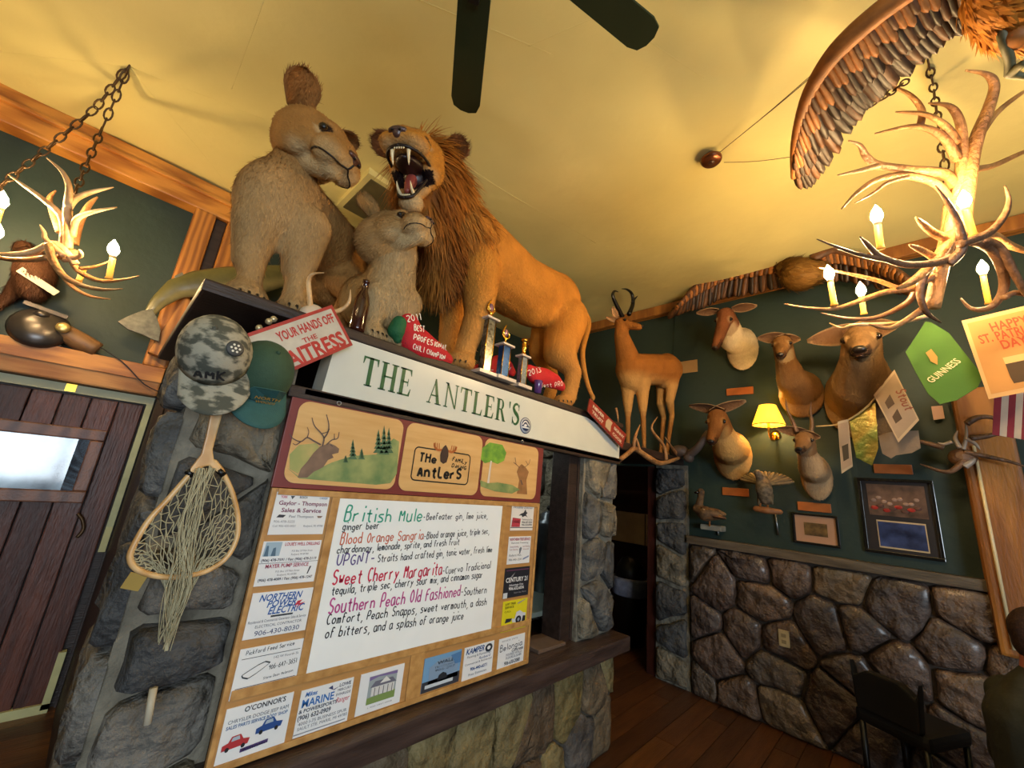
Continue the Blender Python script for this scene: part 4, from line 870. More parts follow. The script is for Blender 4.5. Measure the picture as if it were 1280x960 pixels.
MB().lathe([(.043, 0), (.043, .001)], (c.x, ze + .0, c.z), (0, -1, 0), 28).build('logo', flat('#c3c8cf'), o)
lg.lathe([(.034, 0), (.034, .001)], (c.x, ze - .001, c.z + .002), (0, -1, 0), 24); lg.build('logo', flat('#39466a'), o)
lg = MB(); cc = V((c.x, ze - .0025, c.z)); lg.ribbon(spline([cc + V((x, 0, z)) for x, z in [(-.03, -.0), (-.015, .02), (0, .024), (.015, .014), (.03, .0)]], 4), .007, NF); lg.ribbon([cc + V((-.03, 0, -.012)), cc + V((.03, 0, -.012))], .009, NF); lg.add([cc + V((x, 0, z)) for x, z in [(-.018, -.006), (.004, -.006), (.012, .006), (-.01, .008)]], [(0, 1, 2, 3)]); lg.build('logo', flat('#d8dce0'), o)
for px in (620, 657): pass
# brown rail under the sign with eye hooks
o = thing('sign_rail', 'dark narrow rail along the lower edge of the white sign', 'rail', (1.6, YS, 1.87))
bx('rail', (at(378, 492, Y=YS).x, YS - .015, 1.855), (XE, YS + .02, 1.885), wood_dark, o, bevel=.004)
# ---- painted header panel
YP = YS - .012
gx0 = at(344, 605, Y=YP).x; gx1 = at(673, 625, Y=YP).x; gz0 = 1.522; gz1 = 1.856; gx0 = .437; gx1 = 1.868
o = thing('painted_sign', 'maroon wooden sign with three painted panels under the white sign', 'sign', ((gx0 + gx1) / 2, YP, gz0))
maroon = mat('maroon_paint', '#7a3430', rough=.45, var=.12, vs=6)
bx('board', (gx0, YP, gz0), (gx1, YP + .018, gz1), maroon, o, bevel=.002)
def rrect(x0, x1, z0_, z1_, r, y, n=6):
    out = []
    for cx, cz, a0 in ((x1 - r, z1_ - r, 0), (x0 + r, z1_ - r, 90), (x0 + r, z0_ + r, 180), (x1 - r, z0_ + r, 270)):
        for i in range(n + 1): a = math.radians(a0 + 90 * i / n); out.append(V((cx + r * math.cos(a), y, cz + r * math.sin(a))))
    return out
ply = mat('plywood_varnish', '#dcb478', rough=.35, vs=4, stretch=(1, 1, 9), col2='#cfa062')
lx = lambda f: gx0 + (gx1 - gx0) * f
W_ = gx1 - gx0; xs = [(at(362, 560, Y=YP).x, at(500, 560, Y=YP).x), (at(503, 570, Y=YP).x, at(600, 580, Y=YP).x), (at(600, 590, Y=YP).x + .012, at(671, 590, Y=YP).x)]
pz0 = gz0 + .018; pz1 = gz1 - .02; y1 = YP - .003
panels = [MB().prism(rrect(a, b, pz0, pz1, .04, YP), (0, -1, 0), .003).build('picture_panel', ply, o) for a, b in xs]
mc = mat('paint_meadow', '#9fa464', rough=.6, vs=14, col2='#5f7d4a', detail=8); mc2 = mat('paint_hill', '#b9a866', rough=.6, vs=14, col2='#8f9a58', detail=8); pine = mat('paint_pine', '#4f6e4c', rough=.6, vs=20, var=.3); elkp = mat('paint_elk', '#7d6350', rough=.6, vs=25, var=.25); elkd = flat('#5d4a44')
def pp(px, py, k=1): q = at(px, py, Y=y1 - .0006 * k); return V((q.x, y1 - .0006 * k, min(max(q.z, pz0 + .004), pz1 - .004)))
def polyp(name, pts, m, par, k=1): mb = MB(); mb.add([pp(x, y, k) for x, y in pts], [tuple(range(len(pts)))], False); return mb.build(name, m, par, fix=False)
a, b = xs[0]
polyp('painting', [(358, 584), (374, 598), (420, 602), (470, 606), (488, 604), (496, 592), (499, 552), (492, 548), (470, 568), (440, 570), (415, 578), (385, 592), (374, 596)][::-1], mc, panels[0], 1)
polyp('painting', [(362, 568), (374, 556), (395, 554), (402, 562), (388, 576), (372, 592), (362, 586)], mc2, panels[0], 2)
# elk: body, neck, head, antlers as painted shapes
polyp('painting', [(372, 597), (376, 586), (384, 577), (392, 566), (400, 558), (412, 554), (419, 557), (424, 561), (423, 566), (415, 568), (417, 572), (410, 575), (404, 584), (392, 590), (384, 597)], elkp, panels[0], 4)
mb = MB()
for l, w0 in [([(403, 558), (405, 548), (401, 541), (393, 532), (390, 522)], .006), ([(405, 548), (410, 540), (411, 530), (408, 518)], .006), ([(402, 542), (409, 540), (412, 536)], .004), ([(401, 556), (392, 551), (384, 547), (376, 552), (366, 548), (362, 542)], .006), ([(384, 547), (386, 540), (384, 534)], .004), ([(376, 552), (370, 556), (366, 554)], .004), ([(408, 556), (415, 550), (422, 548), (424, 540)], .005), ([(418, 549), (418, 542)], .004)]:
    q = spline([pp(x, y, 5) for x, y in l], 4); mb.ribbon(q, [w0 * (1 - .5 * i / len(q)) for i in range(len(q))], NF)
mb.ribbon([pp(413, 556, 6), pp(416, 558, 6)], .004, NF)
mb.build('painting', elkd, panels[0], fix=False)
def pine_(x, yb, hgt, wd, par, m=pine):
    mb = MB()
    for i in range(5):
        f = i / 5; yy = yb - hgt * f; w2 = wd * (1 - f) + .8; mb.add([pp(x - w2, yy, 3), pp(x + w2, yy + .3, 3), pp(x + .3, yy - hgt * .34, 3)], [(0, 1, 2)], False)
    mb.build('painting', m, par, fix=False)
for x, yb, hg, wd in [(473, 566, 26, 6), (480, 568, 32, 6), (486, 566, 28, 5), (441, 574, 22, 5), (452, 574, 12, 4), (432, 578, 8, 3)]: pine_(x, yb, hg, wd, panels[0])
# middle panel: lettering in a black outline and a moose head
blk = flat('#141210'); mid = panels[1]; a, b = xs[1]
mx0 = at(516, 580, Y=y1).x; mx1 = at(587, 580, Y=y1).x; mz0 = at(550, 603, Y=y1).z; mz1 = at(550, 563, Y=y1).z
rr = rrect(mx0, mx1, mz0, mz1, .02, y1 - .0006); mb = MB(); mb.ribbon(rr + [rr[0]], .006, NF)
def hw(mb, t, p0, p1, h, wd): handwrite(mb, t, p0, p1, h, NF, wd, .15)
w2_ = mx1 - mx0
yk = y1 - .0015
hw(mb, 'THe', V((mx0 + w2_ * .09, yk, mz0 + .083)), V((mx0 + w2_ * .38, yk, mz0 + .085)), .04, .009)
hw(mb, 'AntLerS', V((mx0 + w2_ * .1, yk, mz0 + .018)), V((mx0 + w2_ * .86, yk, mz0 + .024)), .05, .0115)
hw(mb, 'FAMiLy', V((mx0 + w2_ * .66, yk, mz0 + .105)), V((mx0 + w2_ * .94, yk, mz0 + .098)), .02, .004)
hw(mb, 'DiNiNG', V((mx0 + w2_ * .66, yk, mz0 + .076)), V((mx0 + w2_ * .94, yk, mz0 + .07)), .018, .004)
mb.build('lettering', blk, mid, fix=False)
cx = lerp(mx0, mx1, .5); cz = mz1
mb = MB(); mb.add([V((cx + x, yk - .001, cz + z)) for x, z in [(-.02, .004), (-.012, .018), (0, .03), (.012, .018), (.02, .004), (.024, -.02), (.018, -.05), (0, -.06), (-.018, -.05), (-.024, -.02)]], [tuple(range(10))], False); mb.build('moose_head', flat('#3a2722'), mid, fix=False)
for s_ in (-1, 1):
    mb = MB(); mb.ribbon(spline([V((cx + s_ * x, yk - .0005, cz + z)) for x, z in [(.018, .004), (.04, .0), (.06, .012), (.065, .03)]], 4), .011, NF)
    for q in (.034, .046, .057): mb.ribbon([V((cx + s_ * q, yk - .0005, cz + .004)), V((cx + s_ * (q + .004), yk - .0005, cz + .032))], .005, NF)
    mb.build('moose_antler', flat('#b5622a'), mid, fix=False)
# right panel: birch and deer
rg = mat('paint_leaves', '#7fae34', rough=.6, vs=26, col2='#4f8430', detail=8)
polyp('painting', [(603, 560), (601, 574), (606, 579), (614, 577), (622, 580), (630, 576), (633, 566), (628, 556), (612, 553)], rg, panels[2], 1)
mb = MB(); mb.ribbon([pp(614, 576, 2), pp(612, 590, 2), pp(610, 606, 2)], [.011, .012, .016], NF); mb.build('painting', flat('#d9cfc0'), panels[2], fix=False)
polyp('painting', [(600, 600), (601, 608), (618, 614), (640, 617), (650, 612), (640, 606), (622, 603), (610, 604)][::-1], mc, panels[2], 3)
polyp('painting', [(646, 617), (649, 600), (646, 590), (648, 584), (652, 580), (657, 584), (661, 590), (658, 600), (659, 618)], mat('paint_deer', '#9a6c40', rough=.6, vs=25), panels[2], 2)
mb = MB()
for l in [[(650, 585), (645, 580), (644, 572)], [(646, 581), (642, 578)], [(656, 584), (661, 580), (663, 574)], [(660, 581), (657, 576)]]: mb.ribbon([pp(x, y, 4) for x, y in l], .003, NF)
mb.ribbon([pp(651, 600, 4), pp(653, 606, 4)], .008, NF); mb.build('painting', elkd, panels[2], fix=False)
for x_, y_ in ((424, 504), (653, 552)):
    p_ = at(x_, y_, Y=YP - .004); MB().tube([p_ + V((math.cos(a_) * .008, 0, math.sin(a_) * .008)) for a_ in [i * PI / 5 for i in range(10)]], .002, 5, closed=True).build('eye_hook', steel, o)
# ---- menu board
YM = YP - .004
o = thing('menu_board', 'tall pine-framed drinks board with business cards around a whiteboard', 'menu board', ((gx0 + gx1) / 2, YM, .7))
BX0 = gx0 + .002; BX1 = gx1 - .01; BZ0 = .70; BZ1 = 1.52
ply2 = mat('board_ply', '#bb8c52', rough=.5, vs=5, stretch=(1, 1, 8), col2='#a97a44')
bx('backing', (BX0, YM, BZ0), (BX1, YM + .014, BZ1), ply2, o, bevel=.001)
def wb_(px, py): q = at(px, py, Y=YM - .012); return q
wx0 = np.mean([wb_(422, 625).x, wb_(388, 842).x]); wx1 = np.mean([wb_(630, 633).x, wb_(614, 787).x]); wz0 = np.mean([wb_(385, 842).z, wb_(614, 787).z]); wz1 = np.mean([wb_(423, 624).z, wb_(630, 632).z])
def rail(name, x0, x1, z0_, z1_): bx(name, (x0, YM - .006, z0_), (x1, YM, z1_), wood_pale, o, bevel=.002)
rw = .022
rail('rail', BX0, BX0 + .013, BZ0, BZ1); rail('rail', BX1 - .018, BX1, BZ0, BZ1); rail('rail', BX0 + .022, BX1 - .018, BZ1 - .022, BZ1); rail('rail', BX0 + .022, BX1 - .018, BZ0, BZ0 + .02)
rail('rail', wx0 - .03, wx0, wz0, BZ1 - .022); rail('rail', wx1, wx1 + .032, wz0, BZ1 - .022); rail('rail', BX0 + .022, BX1 - .018, wz0 - .028, wz0); rail('rail', wx0, wx1, wz1, BZ1 - .022)
wbd = bx('whiteboard', (wx0, YM - .006, wz0), (wx1, YM, wz1), mat('whiteboard', '#eef2f2', rough=.22, var=.03, spec=.5), o)
YT = YM - .0068
def HL(text, p0, p1, cap, col, wd, nm='handwriting'):
    mb = MB(); A = at(*p0, Y=YT); B = at(*p1, Y=YT); handwrite(mb, text, A, B, cap, NF, wd); return mb.build(nm, flat(col), wbd, fix=False)
DK = '#22242c'
HL('British Mule', (430, 652), (527, 652), .055, '#2f9d84', .0062); HL('-Beefeater gin, lime juice,', (529, 650), (609, 648), .03, DK, .0036)
HL('ginger beer', (428, 663), (474, 661), .028, DK, .0036)
HL('Blood Orange Sangria', (425, 681), (529, 674), .04, '#c86a4e', .0046); HL('-Blood orange juice, triple sec,', (530, 674), (611, 667), .03, DK, .0036)
HL('chardonnay, lemonade, sprite, and fresh fruit', (421, 692), (574, 681), .029, DK, .0036)
HL('UPGNT-', (420, 708), (469, 703), .04, '#5a4a86', .005); HL('Straits hand crafted gin, tonic water, fresh lime', (472, 703), (615, 690), .03, DK, .0036)
HL('Sweet Cherry Margarita', (415, 732), (552, 718), .052, '#c8264a', .006); HL('-Cuervo Tradicional', (553, 718), (613, 710), .032, DK, .0038)
HL('tequila, triple sec, cherry sour mix, and cinnamon sugar', (414, 744), (603, 722), .032, DK, .0038)
HL('Southern Peach Old Fashioned', (410, 768), (575, 745), .05, '#b8468c', .0058); HL('-Southern', (576, 745), (608, 741), .034, DK, .004)
HL('Comfort, Peach Snapps, sweet vermouth, a dash', (408, 781), (608, 756), .034, DK, .0042)
HL('of bitters, and a splash of orange juice', (406, 798), (579, 774), .034, DK, .0042)
# cards: corners from the photo, made rectangular
def card(name, pxs, bg, lines, extra=None):
    q = [at(x, y, Y=YM - .002) for x, y in pxs]; x0 = (q[0].x + q[3].x) / 2; x1 = (q[1].x + q[2].x) / 2; z1_ = (q[0].z + q[1].z) / 2; z0_ = (q[2].z + q[3].z) / 2
    cd = bx(name, (x0, YM - .0025, z0_), (x1, YM, z1_), flat(bg), o); yy = YM - .0031; W = x1 - x0; H = z1_ - z0_
    def P_(u, v, k=0): return V((x0 + W * u, yy - .0004 * k, z0_ + H * v))
    by = {}
    for ln in lines:
        text, u0, u1, v, h, col = ln[:6]; st = ln[6] if len(ln) > 6 else ''
        mb = by.setdefault(col, MB())
        if st == 'H': handwrite(mb, text, P_(u0, v), P_(u1, v + .03), H * h, NF, H * h * .13, .1)
        else: typeset(text, P_(u0, v, 1), P_(u1, v, 1), H * h, NF, bold=.02 if 'B' in st else 0, mb=mb, shear=.25 if 'I' in st else 0)
    def poly(pts, col, k=0): mb = MB(); mb.add([P_(u, v, k) for u, v in pts], [tuple(range(len(pts)))], False); mb.build('print', flat(col), cd, fix=False)
    if extra: extra(poly, P_)
    for col, mb in by.items(): mb.build('print', flat(col), cd, fix=False)
    return cd
def bar_(v, col, u0=.08, u1=.92, t_=.012): return lambda poly, P_: poly([(u0, v), (u1, v), (u1, v + t_), (u0, v + t_)], col)
CW = '#e2e4e6'
card('advert_card', [(347, 615), (412, 618), (404, 668), (334, 668)], CW, [('Gaylor - Thompson', .07, .97, .7, .1, '#7a3050', 'B'), ('Sales & Service', .14, .88, .53, .1, '#7a3050', 'B'), ('Paul Thompson', .3, .75, .4, .065, '#555560'), ('906-478-3225', .05, .42, .28, .055, '#777780'), ('Cell 906-430-0021', .05, .45, .18, .05, '#777780'), ('Rudyard, MI 49780', .6, .97, .18, .05, '#777780'), ('YORK', .08, .2, .86, .06, '#c03a5a', 'B'), ('BOSCH', .42, .56, .87, .055, '#333a44', 'B'), ('CARRIER', .8, .96, .87, .045, '#2a4a80')],
     lambda poly, P_: (poly([(.25, .92), (.33, .92), (.29, .84)], '#444a54'), poly([(.08, .4), (.2, .4), (.24, .46), (.12, .47)], '#33333c'), poly([(.84, .4), (.9, .4), (.93, .45), (.82, .45)], '#8a7060')))
def lou(poly, P_):
    poly([(.03, .66), (.3, .66), (.31, .98), (.05, .98)], '#9db4c4'); poly([(.05, .66), (.12, .66), (.1, .9), (.07, .9)], '#4f6a80', 1); poly([(.16, .66), (.24, .66), (.22, .86), (.18, .84)], '#4f6a80', 1); poly([(0, .495), (1, .495), (1, .505), (0, .505)], '#555560'); poly([(.84, .2), (.86, .2), (.9, .38), (.87, .38)], '#33333c')
card('advert_card', [(329, 676), (401, 676), (393, 727), (317, 733)], CW, [("LOUIE'S WELL DRILLING", .36, .97, .89, .075, '#b0303a', 'B'), ('(906) 478-7591 / Fax: (906) 478-2119', .03, .96, .54, .06, '#40343c', 'B'), ('P.O. Box 137 Main Street', .5, .86, .74, .045, '#666670'), ('Rudyard, MI 49780', .5, .8, .66, .045, '#666670'), ('MAYER PUMP SERVICE', .12, .84, .39, .085, '#a02848', 'B'), ('P.O. Box 137 Main Street', .3, .7, .28, .045, '#666670'), ('Rudyard, MI 49780', .34, .66, .2, .045, '#666670'), ('(906) 478-4009 / Fax: (906) 478-1247', .05, .95, .1, .06, '#40343c', 'B')], lou)
card('advert_card', [(316, 741), (391, 735), (382, 787), (303, 801)], CW, [('NORTHERN', .12, .82, .8, .15, '#2456a0', 'BI'), ('POWER', .26, .74, .65, .15, '#2456a0', 'BI'), ('ELECTRIC', .3, .9, .49, .16, '#2456a0', 'BI'), ('Residential & Commercial Generator Sales & Service', .03, .96, .33, .06, '#44485a'), ('ELECTRICAL CONTRACTOR', .15, .9, .22, .06, '#44485a'), ('906-430-8030', .16, .88, .05, .11, '#2c3c6a')], lambda poly, P_: (poly([(.76, .72), (.84, .74), (.8, .66), (.9, .68), (.74, .56), (.8, .64), (.72, .62)], '#c03040', 2), poly([(.36, .42), (.72, .42), (.72, .46), (.36, .46)], '#30343c')))
def boat(poly, P_):
    for v in (.78, .2): poly([(.05, v), (.97, v), (.97, v + .012), (.05, v + .012)], '#33343c')
    mb_pts = [(.1, .45), (.2, .52), (.32, .6), (.42, .64), (.5, .6), (.42, .52), (.3, .42), (.2, .36), (.12, .4)]
    for a_, b_ in zip(mb_pts, mb_pts[1:] + mb_pts[:1]):
        poly([(a_[0], a_[1]), (b_[0], b_[1]), (b_[0] + .01, b_[1] + .025), (a_[0] + .01, a_[1] + .025)], '#2c3438')
card('advert_card', [(300, 812), (379, 798), (369, 857), (287, 875)], CW, [('Pickford Feed Service', .1, .85, .86, .09, '#30343c', 'H'), ('906-647-3651', .5, .95, .46, .1, '#30343c', 'H'), ('Steve Dean Melanson', .45, .92, .28, .055, '#30343c', 'H'), ('Mark Soren, Owner', .22, .72, .08, .08, '#30343c', 'H'), ('142 W Fourth St', .55, .95, .68, .05, '#555560')], boat)
def cars(poly, P_):
    for (x, z, s, c1) in ((.05, .22, .38, '#b03034'), (.5, .36, .4, '#234a8c')):
        poly([(x, z), (x + s * .95, z + .02), (x + s, z + .12), (x + s * .75, z + .14), (x + s * .62, z + .24), (x + s * .3, z + .23), (x + s * .2, z + .13), (x, z + .1)], c1, 1); poly([(x + s * .3, z + .14), (x + s * .62, z + .15), (x + s * .58, z + .22), (x + s * .34, z + .21)], '#a8b6c4', 2)
        for q in (.2, .78): poly([(x + s * q + .03 * math.cos(t_), z + .01 + .045 * math.sin(t_)) for t_ in [i * PI / 4 for i in range(8)]], '#1c1c20', 2)
    poly([(.32, .1), (.72, .13), (.72, .2), (.32, .17)], '#4a3a70', 1)
card('advert_card', [(283, 886), (366, 866), (356, 931), (269, 954)], CW, [("O'CONNOR'S", .26, .88, .86, .1, '#2c2c34', 'B'), ('CHRYSLER DODGE JEEP RAM', .06, .95, .7, .07, '#4a5262'), ('SALES PARTS SERVICE BODY SHOP', .05, .95, .6, .065, '#2e5a90', 'B'), ('PICKFORD', .35, .7, .11, .05, '#e2e4e6', 'B')], cars)
card('advert_card', [(377, 864), (442, 846), (434, 902), (366, 922)], CW, [('MARINE', .05, .64, .62, .17, '#2a6ab4', 'B'), ('Mikes', .08, .3, .84, .1, '#2a6ab4', 'BI'), ('& POWERSPORTS', .02, .72, .5, .08, '#333c50', 'B'), ('(906) 632-0909', .0 + .02, .62, .36, .1, '#26283a', 'B'), ('4000 I-75 BUSINESS SPUR', .05, .95, .24, .07, '#555c6a'), ('SAULT STE. MARIE, MI 49783', .05, .97, .14, .065, '#555c6a'), ('Ranger', .7, .97, .5, .12, '#c03a4a', 'I'), ('EVINRUDE', .68, .97, .66, .06, '#333344'), ('MERCURY', .7, .97, .76, .06, '#333344'), ('LOWE', .72, .95, .86, .08, '#33334c', 'B')],
     lambda poly, P_: (poly([(.5, .9), (.62, .82), (.72, .88), (.6, .84), (.58, .94)], '#3c4470', 1), poly([(.0, .05), (.95, .05), (.95, .075), (.0, .075)], '#8a909c')))
def house(poly, P_):
    poly([(.2, .2), (.84, .2), (.84, .88), (.2, .88)], '#9aa4a8'); poly([(.2, .2), (.84, .2), (.84, .4), (.2, .36)], '#7c9452', 1); poly([(.28, .38), (.8, .38), (.8, .6), (.28, .6)], '#d2d2d0', 2); poly([(.24, .6), (.84, .6), (.74, .74), (.34, .74)], '#6a6a7a', 3); poly([(.45, .66), (.7, .66), (.58, .8)], '#dcdcd8', 4); poly([(.2, .88), (.2, .78), (.4, .84), (.84, .8), (.84, .88)], '#7a6a9a', 4)
    for q in (.34, .44, .54, .64, .74): poly([(q, .38), (q + .015, .38), (q + .015, .58), (q, .58)], '#4a4a52', 5)
card('advert_card', [(452, 843), (506, 829), (499, 878), (443, 896)], CW, [('1-900-1847-0008', .25, .8, .1, .035, '#888890')], house)
def van(poly, P_):
    poly([(0, .0), (1, .0), (1, .34), (0, .3)], '#34363e', 1); poly([(.15, .2), (.15, .7), (.4, .86), (.9, .86), (.95, .2)], '#7f98b4', 1); poly([(.38, .25), (.42, .4), (.52, .46), (.62, .4), (.66, .25)], '#20242c', 2); poly([(.08, .1), (.82, .1), (.82, .2), (.08, .2)], '#c4ccd4', 2); poly([(.7, .9), (1, .95), (1, .6), (.85, .6)], '#4f7cac', 2)
card('advert_card', [(531, 824), (577, 811), (573, 853), (526, 866)], '#6f9cc4', [('WALL', .34, .8, .72, .1, '#30384c', 'B'), ('906-297', .3, .84, .52, .07, '#30384c'), ('TRI-COUNTY', .28, .85, .62, .06, '#30384c')], van)
card('advert_card', [(583, 809), (618, 801), (614, 841), (575, 853)], CW, [('KAMPER', .05, .66, .78, .17, '#204a88', 'BI'), ('Flooring & Furnishings', .1, .9, .66, .07, '#5a6070'), ('Rudyard', .5, .9, .54, .08, '#204a88', 'I'), ('Commercial & Residential', .05, .95, .45, .06, '#5a6070'), ('906-440-6071', .24, .8, .26, .1, '#204a88', 'B'), ('Free Estimates', .2, .8, .12, .07, '#5a6070')],
     lambda poly, P_: [poly([(.82 + .13 * math.cos(t_), .82 + .13 * math.sin(t_)), (.82 + .13 * math.cos(t_ + .53), .82 + .13 * math.sin(t_ + .53)), (.82 + .06 * math.cos(t_ + .53), .82 + .06 * math.sin(t_ + .53)), (.82 + .06 * math.cos(t_), .82 + .06 * math.sin(t_))], '#2c3440') for t_ in [i * .5236 for i in range(12)]])
card('advert_card', [(625, 799), (656, 791), (654, 828), (620, 839)], CW, [('Belongia', .06, .9, .58, .2, '#33384c', 'H'), ('Concrete', .5, .95, .48, .1, '#33384c', 'BI'), ('POURED WALLS', .3, .9, .38, .08, '#555c70'), ('FLOORS & SLABS', .3, .9, .28, .08, '#555c70'), ('906-630-2080', .25, .85, .1, .12, '#33384c', 'B'), ('SINCE 1975', .1, .7, .88, .05, '#777780')])
def dog(poly, P_):
    poly([(.03, .14), (.4, .14), (.42, .46), (.06, .5)], '#b03c48', 1); poly([(.32, .58), (.4, .66), (.52, .7), (.6, .84), (.64, .74), (.7, .7), (.64, .62), (.72, .52), (.6, .58), (.48, .52), (.44, .6)], '#30343c', 2); poly([(0, .1), (1, .1), (1, .13), (0, .13)], '#555560')
card('advert_card', [(641, 631), (668, 632), (665, 664), (637, 662)], '#e2ded8', [('Wildlife Dinner', .05, .95, .86, .09, '#555c70', 'I'), ('PICKFORD', .1, .38, .3, .09, '#e2ded8', 'B'), ('Taxidermy by Dan', .48, .95, .4, .07, '#33343c'), ('906-647-5555', .48, .95, .29, .07, '#33343c', 'B'), ('906-322-0000', .48, .95, .19, .07, '#33343c', 'B')], dog)
card('advert_card', [(637, 669), (664, 672), (661, 704), (633, 705)], CW, [('NORTHERN TREE SERVICE', .04, .96, .85, .1, '#a83c48', 'B'), ('Removal Trimming', .12, .88, .74, .06, '#555c6a'), ('Stump Grinding', .08, .45, .6, .06, '#a06068'), ('Lot Clearing', .08, .42, .5, .06, '#a06068'), ('Land Clearing', .64, .95, .6, .06, '#a06068'), ('Insured', .66, .92, .5, .06, '#a06068'), ('Rudyard, Mich.', .06, .6, .28, .08, '#555c6a', 'I'), ('906-440-1234', .06, .62, .12, .08, '#555c6a', 'I')], lambda poly, P_: (poly([(.5, .36), (.54, .36), (.6, .56), (.55, .62), (.48, .54)], '#7a808a', 1), poly([(.68, .12), (.95, .22), (.95, .28), (.68, .18)], '#7a8cb0', 1)))
card('advert_card', [(632, 710), (663, 708), (659, 745), (628, 747)], '#20222a', [('CENTURY 21', .06, .92, .52, .15, '#e6e6e6', 'B'), ('Advantage One', .2, .76, .38, .07, '#c8c8cc', 'B'), ('906.632.6556', .2, .8, .25, .1, '#e6e6e6', 'B'), ('Sault Ste. Marie', .42, .9, .12, .05, '#9a9aa4')], lambda poly, P_: (poly([(.0, .0), (.16, .0), (.16, .18), (0, .18)], '#c8ccd0', 1), poly([(.22, .68), (.4, .84), (.3, .68)], '#8a8c94', 1), poly([(.05, .9), (.95, .9), (.95, .93), (.05, .93)], '#6a3a58', 1)))
def truck(poly, P_):
    poly([(.04, .02), (.38, .02), (.38, .16), (.04, .14)], '#b02c34', 1); poly([(.38, .4), (.5, .36), (.56, .58), (.7, .62), (.84, .52), (.95, .5), (.95, .3), (.7, .22), (.42, .26)], '#c8ccd4', 2); poly([(.12, .28), (.34, .3), (.4, .4), (.16, .42)], '#2c2e34', 2)
    poly([(.66 + .12 * math.cos(t_), .32 + .13 * math.sin(t_)) for t_ in [i * PI / 5 for i in range(10)]], '#1c1e24', 3); poly([(.66 + .05 * math.cos(t_), .32 + .06 * math.sin(t_)) for t_ in [i * PI / 5 for i in range(10)]], '#9098a4', 4); poly([(.8, .2), (.95, .24), (.95, .4), (.84, .42)], '#22242a', 3); poly([(.6, .84), (.92, .96), (.9, .98), (.58, .88)], '#8a8c98', 1)
card('advert_card', [(630, 751), (660, 748), (656, 784), (625, 791)], '#d8cc1e', [('JUST TREE', .08, .5, .86, .07, '#5a5410', 'B'), ('SERVICE', .08, .44, .75, .07, '#5a5410', 'B'), ('CALL', .08, .34, .62, .06, '#5a5410'), ('CALL MARK FOR', .42, .95, .08, .1, '#8a3410', 'B')], truck)
rail('rail', at(506, 850, Y=YM).x + .012, at(526, 850, Y=YM).x, BZ0 + .02, wz0 - .028)
# ---- tin sign, caps, net
def quadsign(name, label, tr, br, bl, tl, Y, th, m, cat='sign'):
    o = thing(name, label, cat, tuple(at(*bl, Y=Y))); P4 = [at(*p, Y=Y) for p in (tl, tr, br, bl)]; MB().prism(P4, (0, 1, 0), th).build('plate', m, o); return o, P4
YT2 = 1.5
TR = at(415, 381, Y=YT2); BR = at(442, 431, Y=YT2); uu = (at(347, 472, Y=YT2) - BR); uu = uu.normalized(); dn_ = (BR - TR); dn_ = dn_ - uu * dn_.dot(uu); hS = dn_.length; TL = TR + uu * .335; BL = TR + uu * .335 + dn_
o = thing('tin_sign', 'tilted tin sign with red lettering YOUR HANDS OFF THE WAITRESS', 'sign', tuple(BL))
rs = mat('sign_red_edge', '#a8362c', rough=.4, var=.2, vs=20); cr = mat('sign_cream', '#c9c2b2', rough=.4, vs=16, var=.14, col2='#b4a898')
TRb = TR + dn_.normalized() * 0; plate = MB().prism([TR, TR + dn_, BL, TL], (0, 1, 0), .006).build('plate', rs, o)
iu = uu * .012; idn = dn_.normalized() * .012
MB().prism([TR + iu + idn + V((0, -.002, 0)), TR + dn_ + iu - idn + V((0, -.002, 0)), BL - iu - idn + V((0, -.002, 0)), TL - iu + idn + V((0, -.002, 0))], (0, 1, 0), .002).build('field', cr, o)
mb = MB(); rt = -uu; ud = dn_.normalized(); yv = V((0, -.0028, 0))
def sp(fu, fv): return TR + uu * fu + dn_ * fv + yv
typeset('YOUR HANDS OFF', sp(.235, .36), sp(.02, .36), hS * .19, NF, .03, mb); typeset('THE', sp(.165, .56), sp(.11, .56), hS * .1, NF, .02, mb); typeset('WAITRESS', sp(.31, .93), sp(.02, .93), hS * .33, NF, .035, mb)
mb.build('lettering', mat('sign_red_ink', '#b53227', rough=.45, vs=30, var=.15), o, fix=False)
MB().tube([at(390, 420, Y=YT2 + .006), at(395, 424, Y=YB + .02)], .006, 6).build('hanger', iron, o)
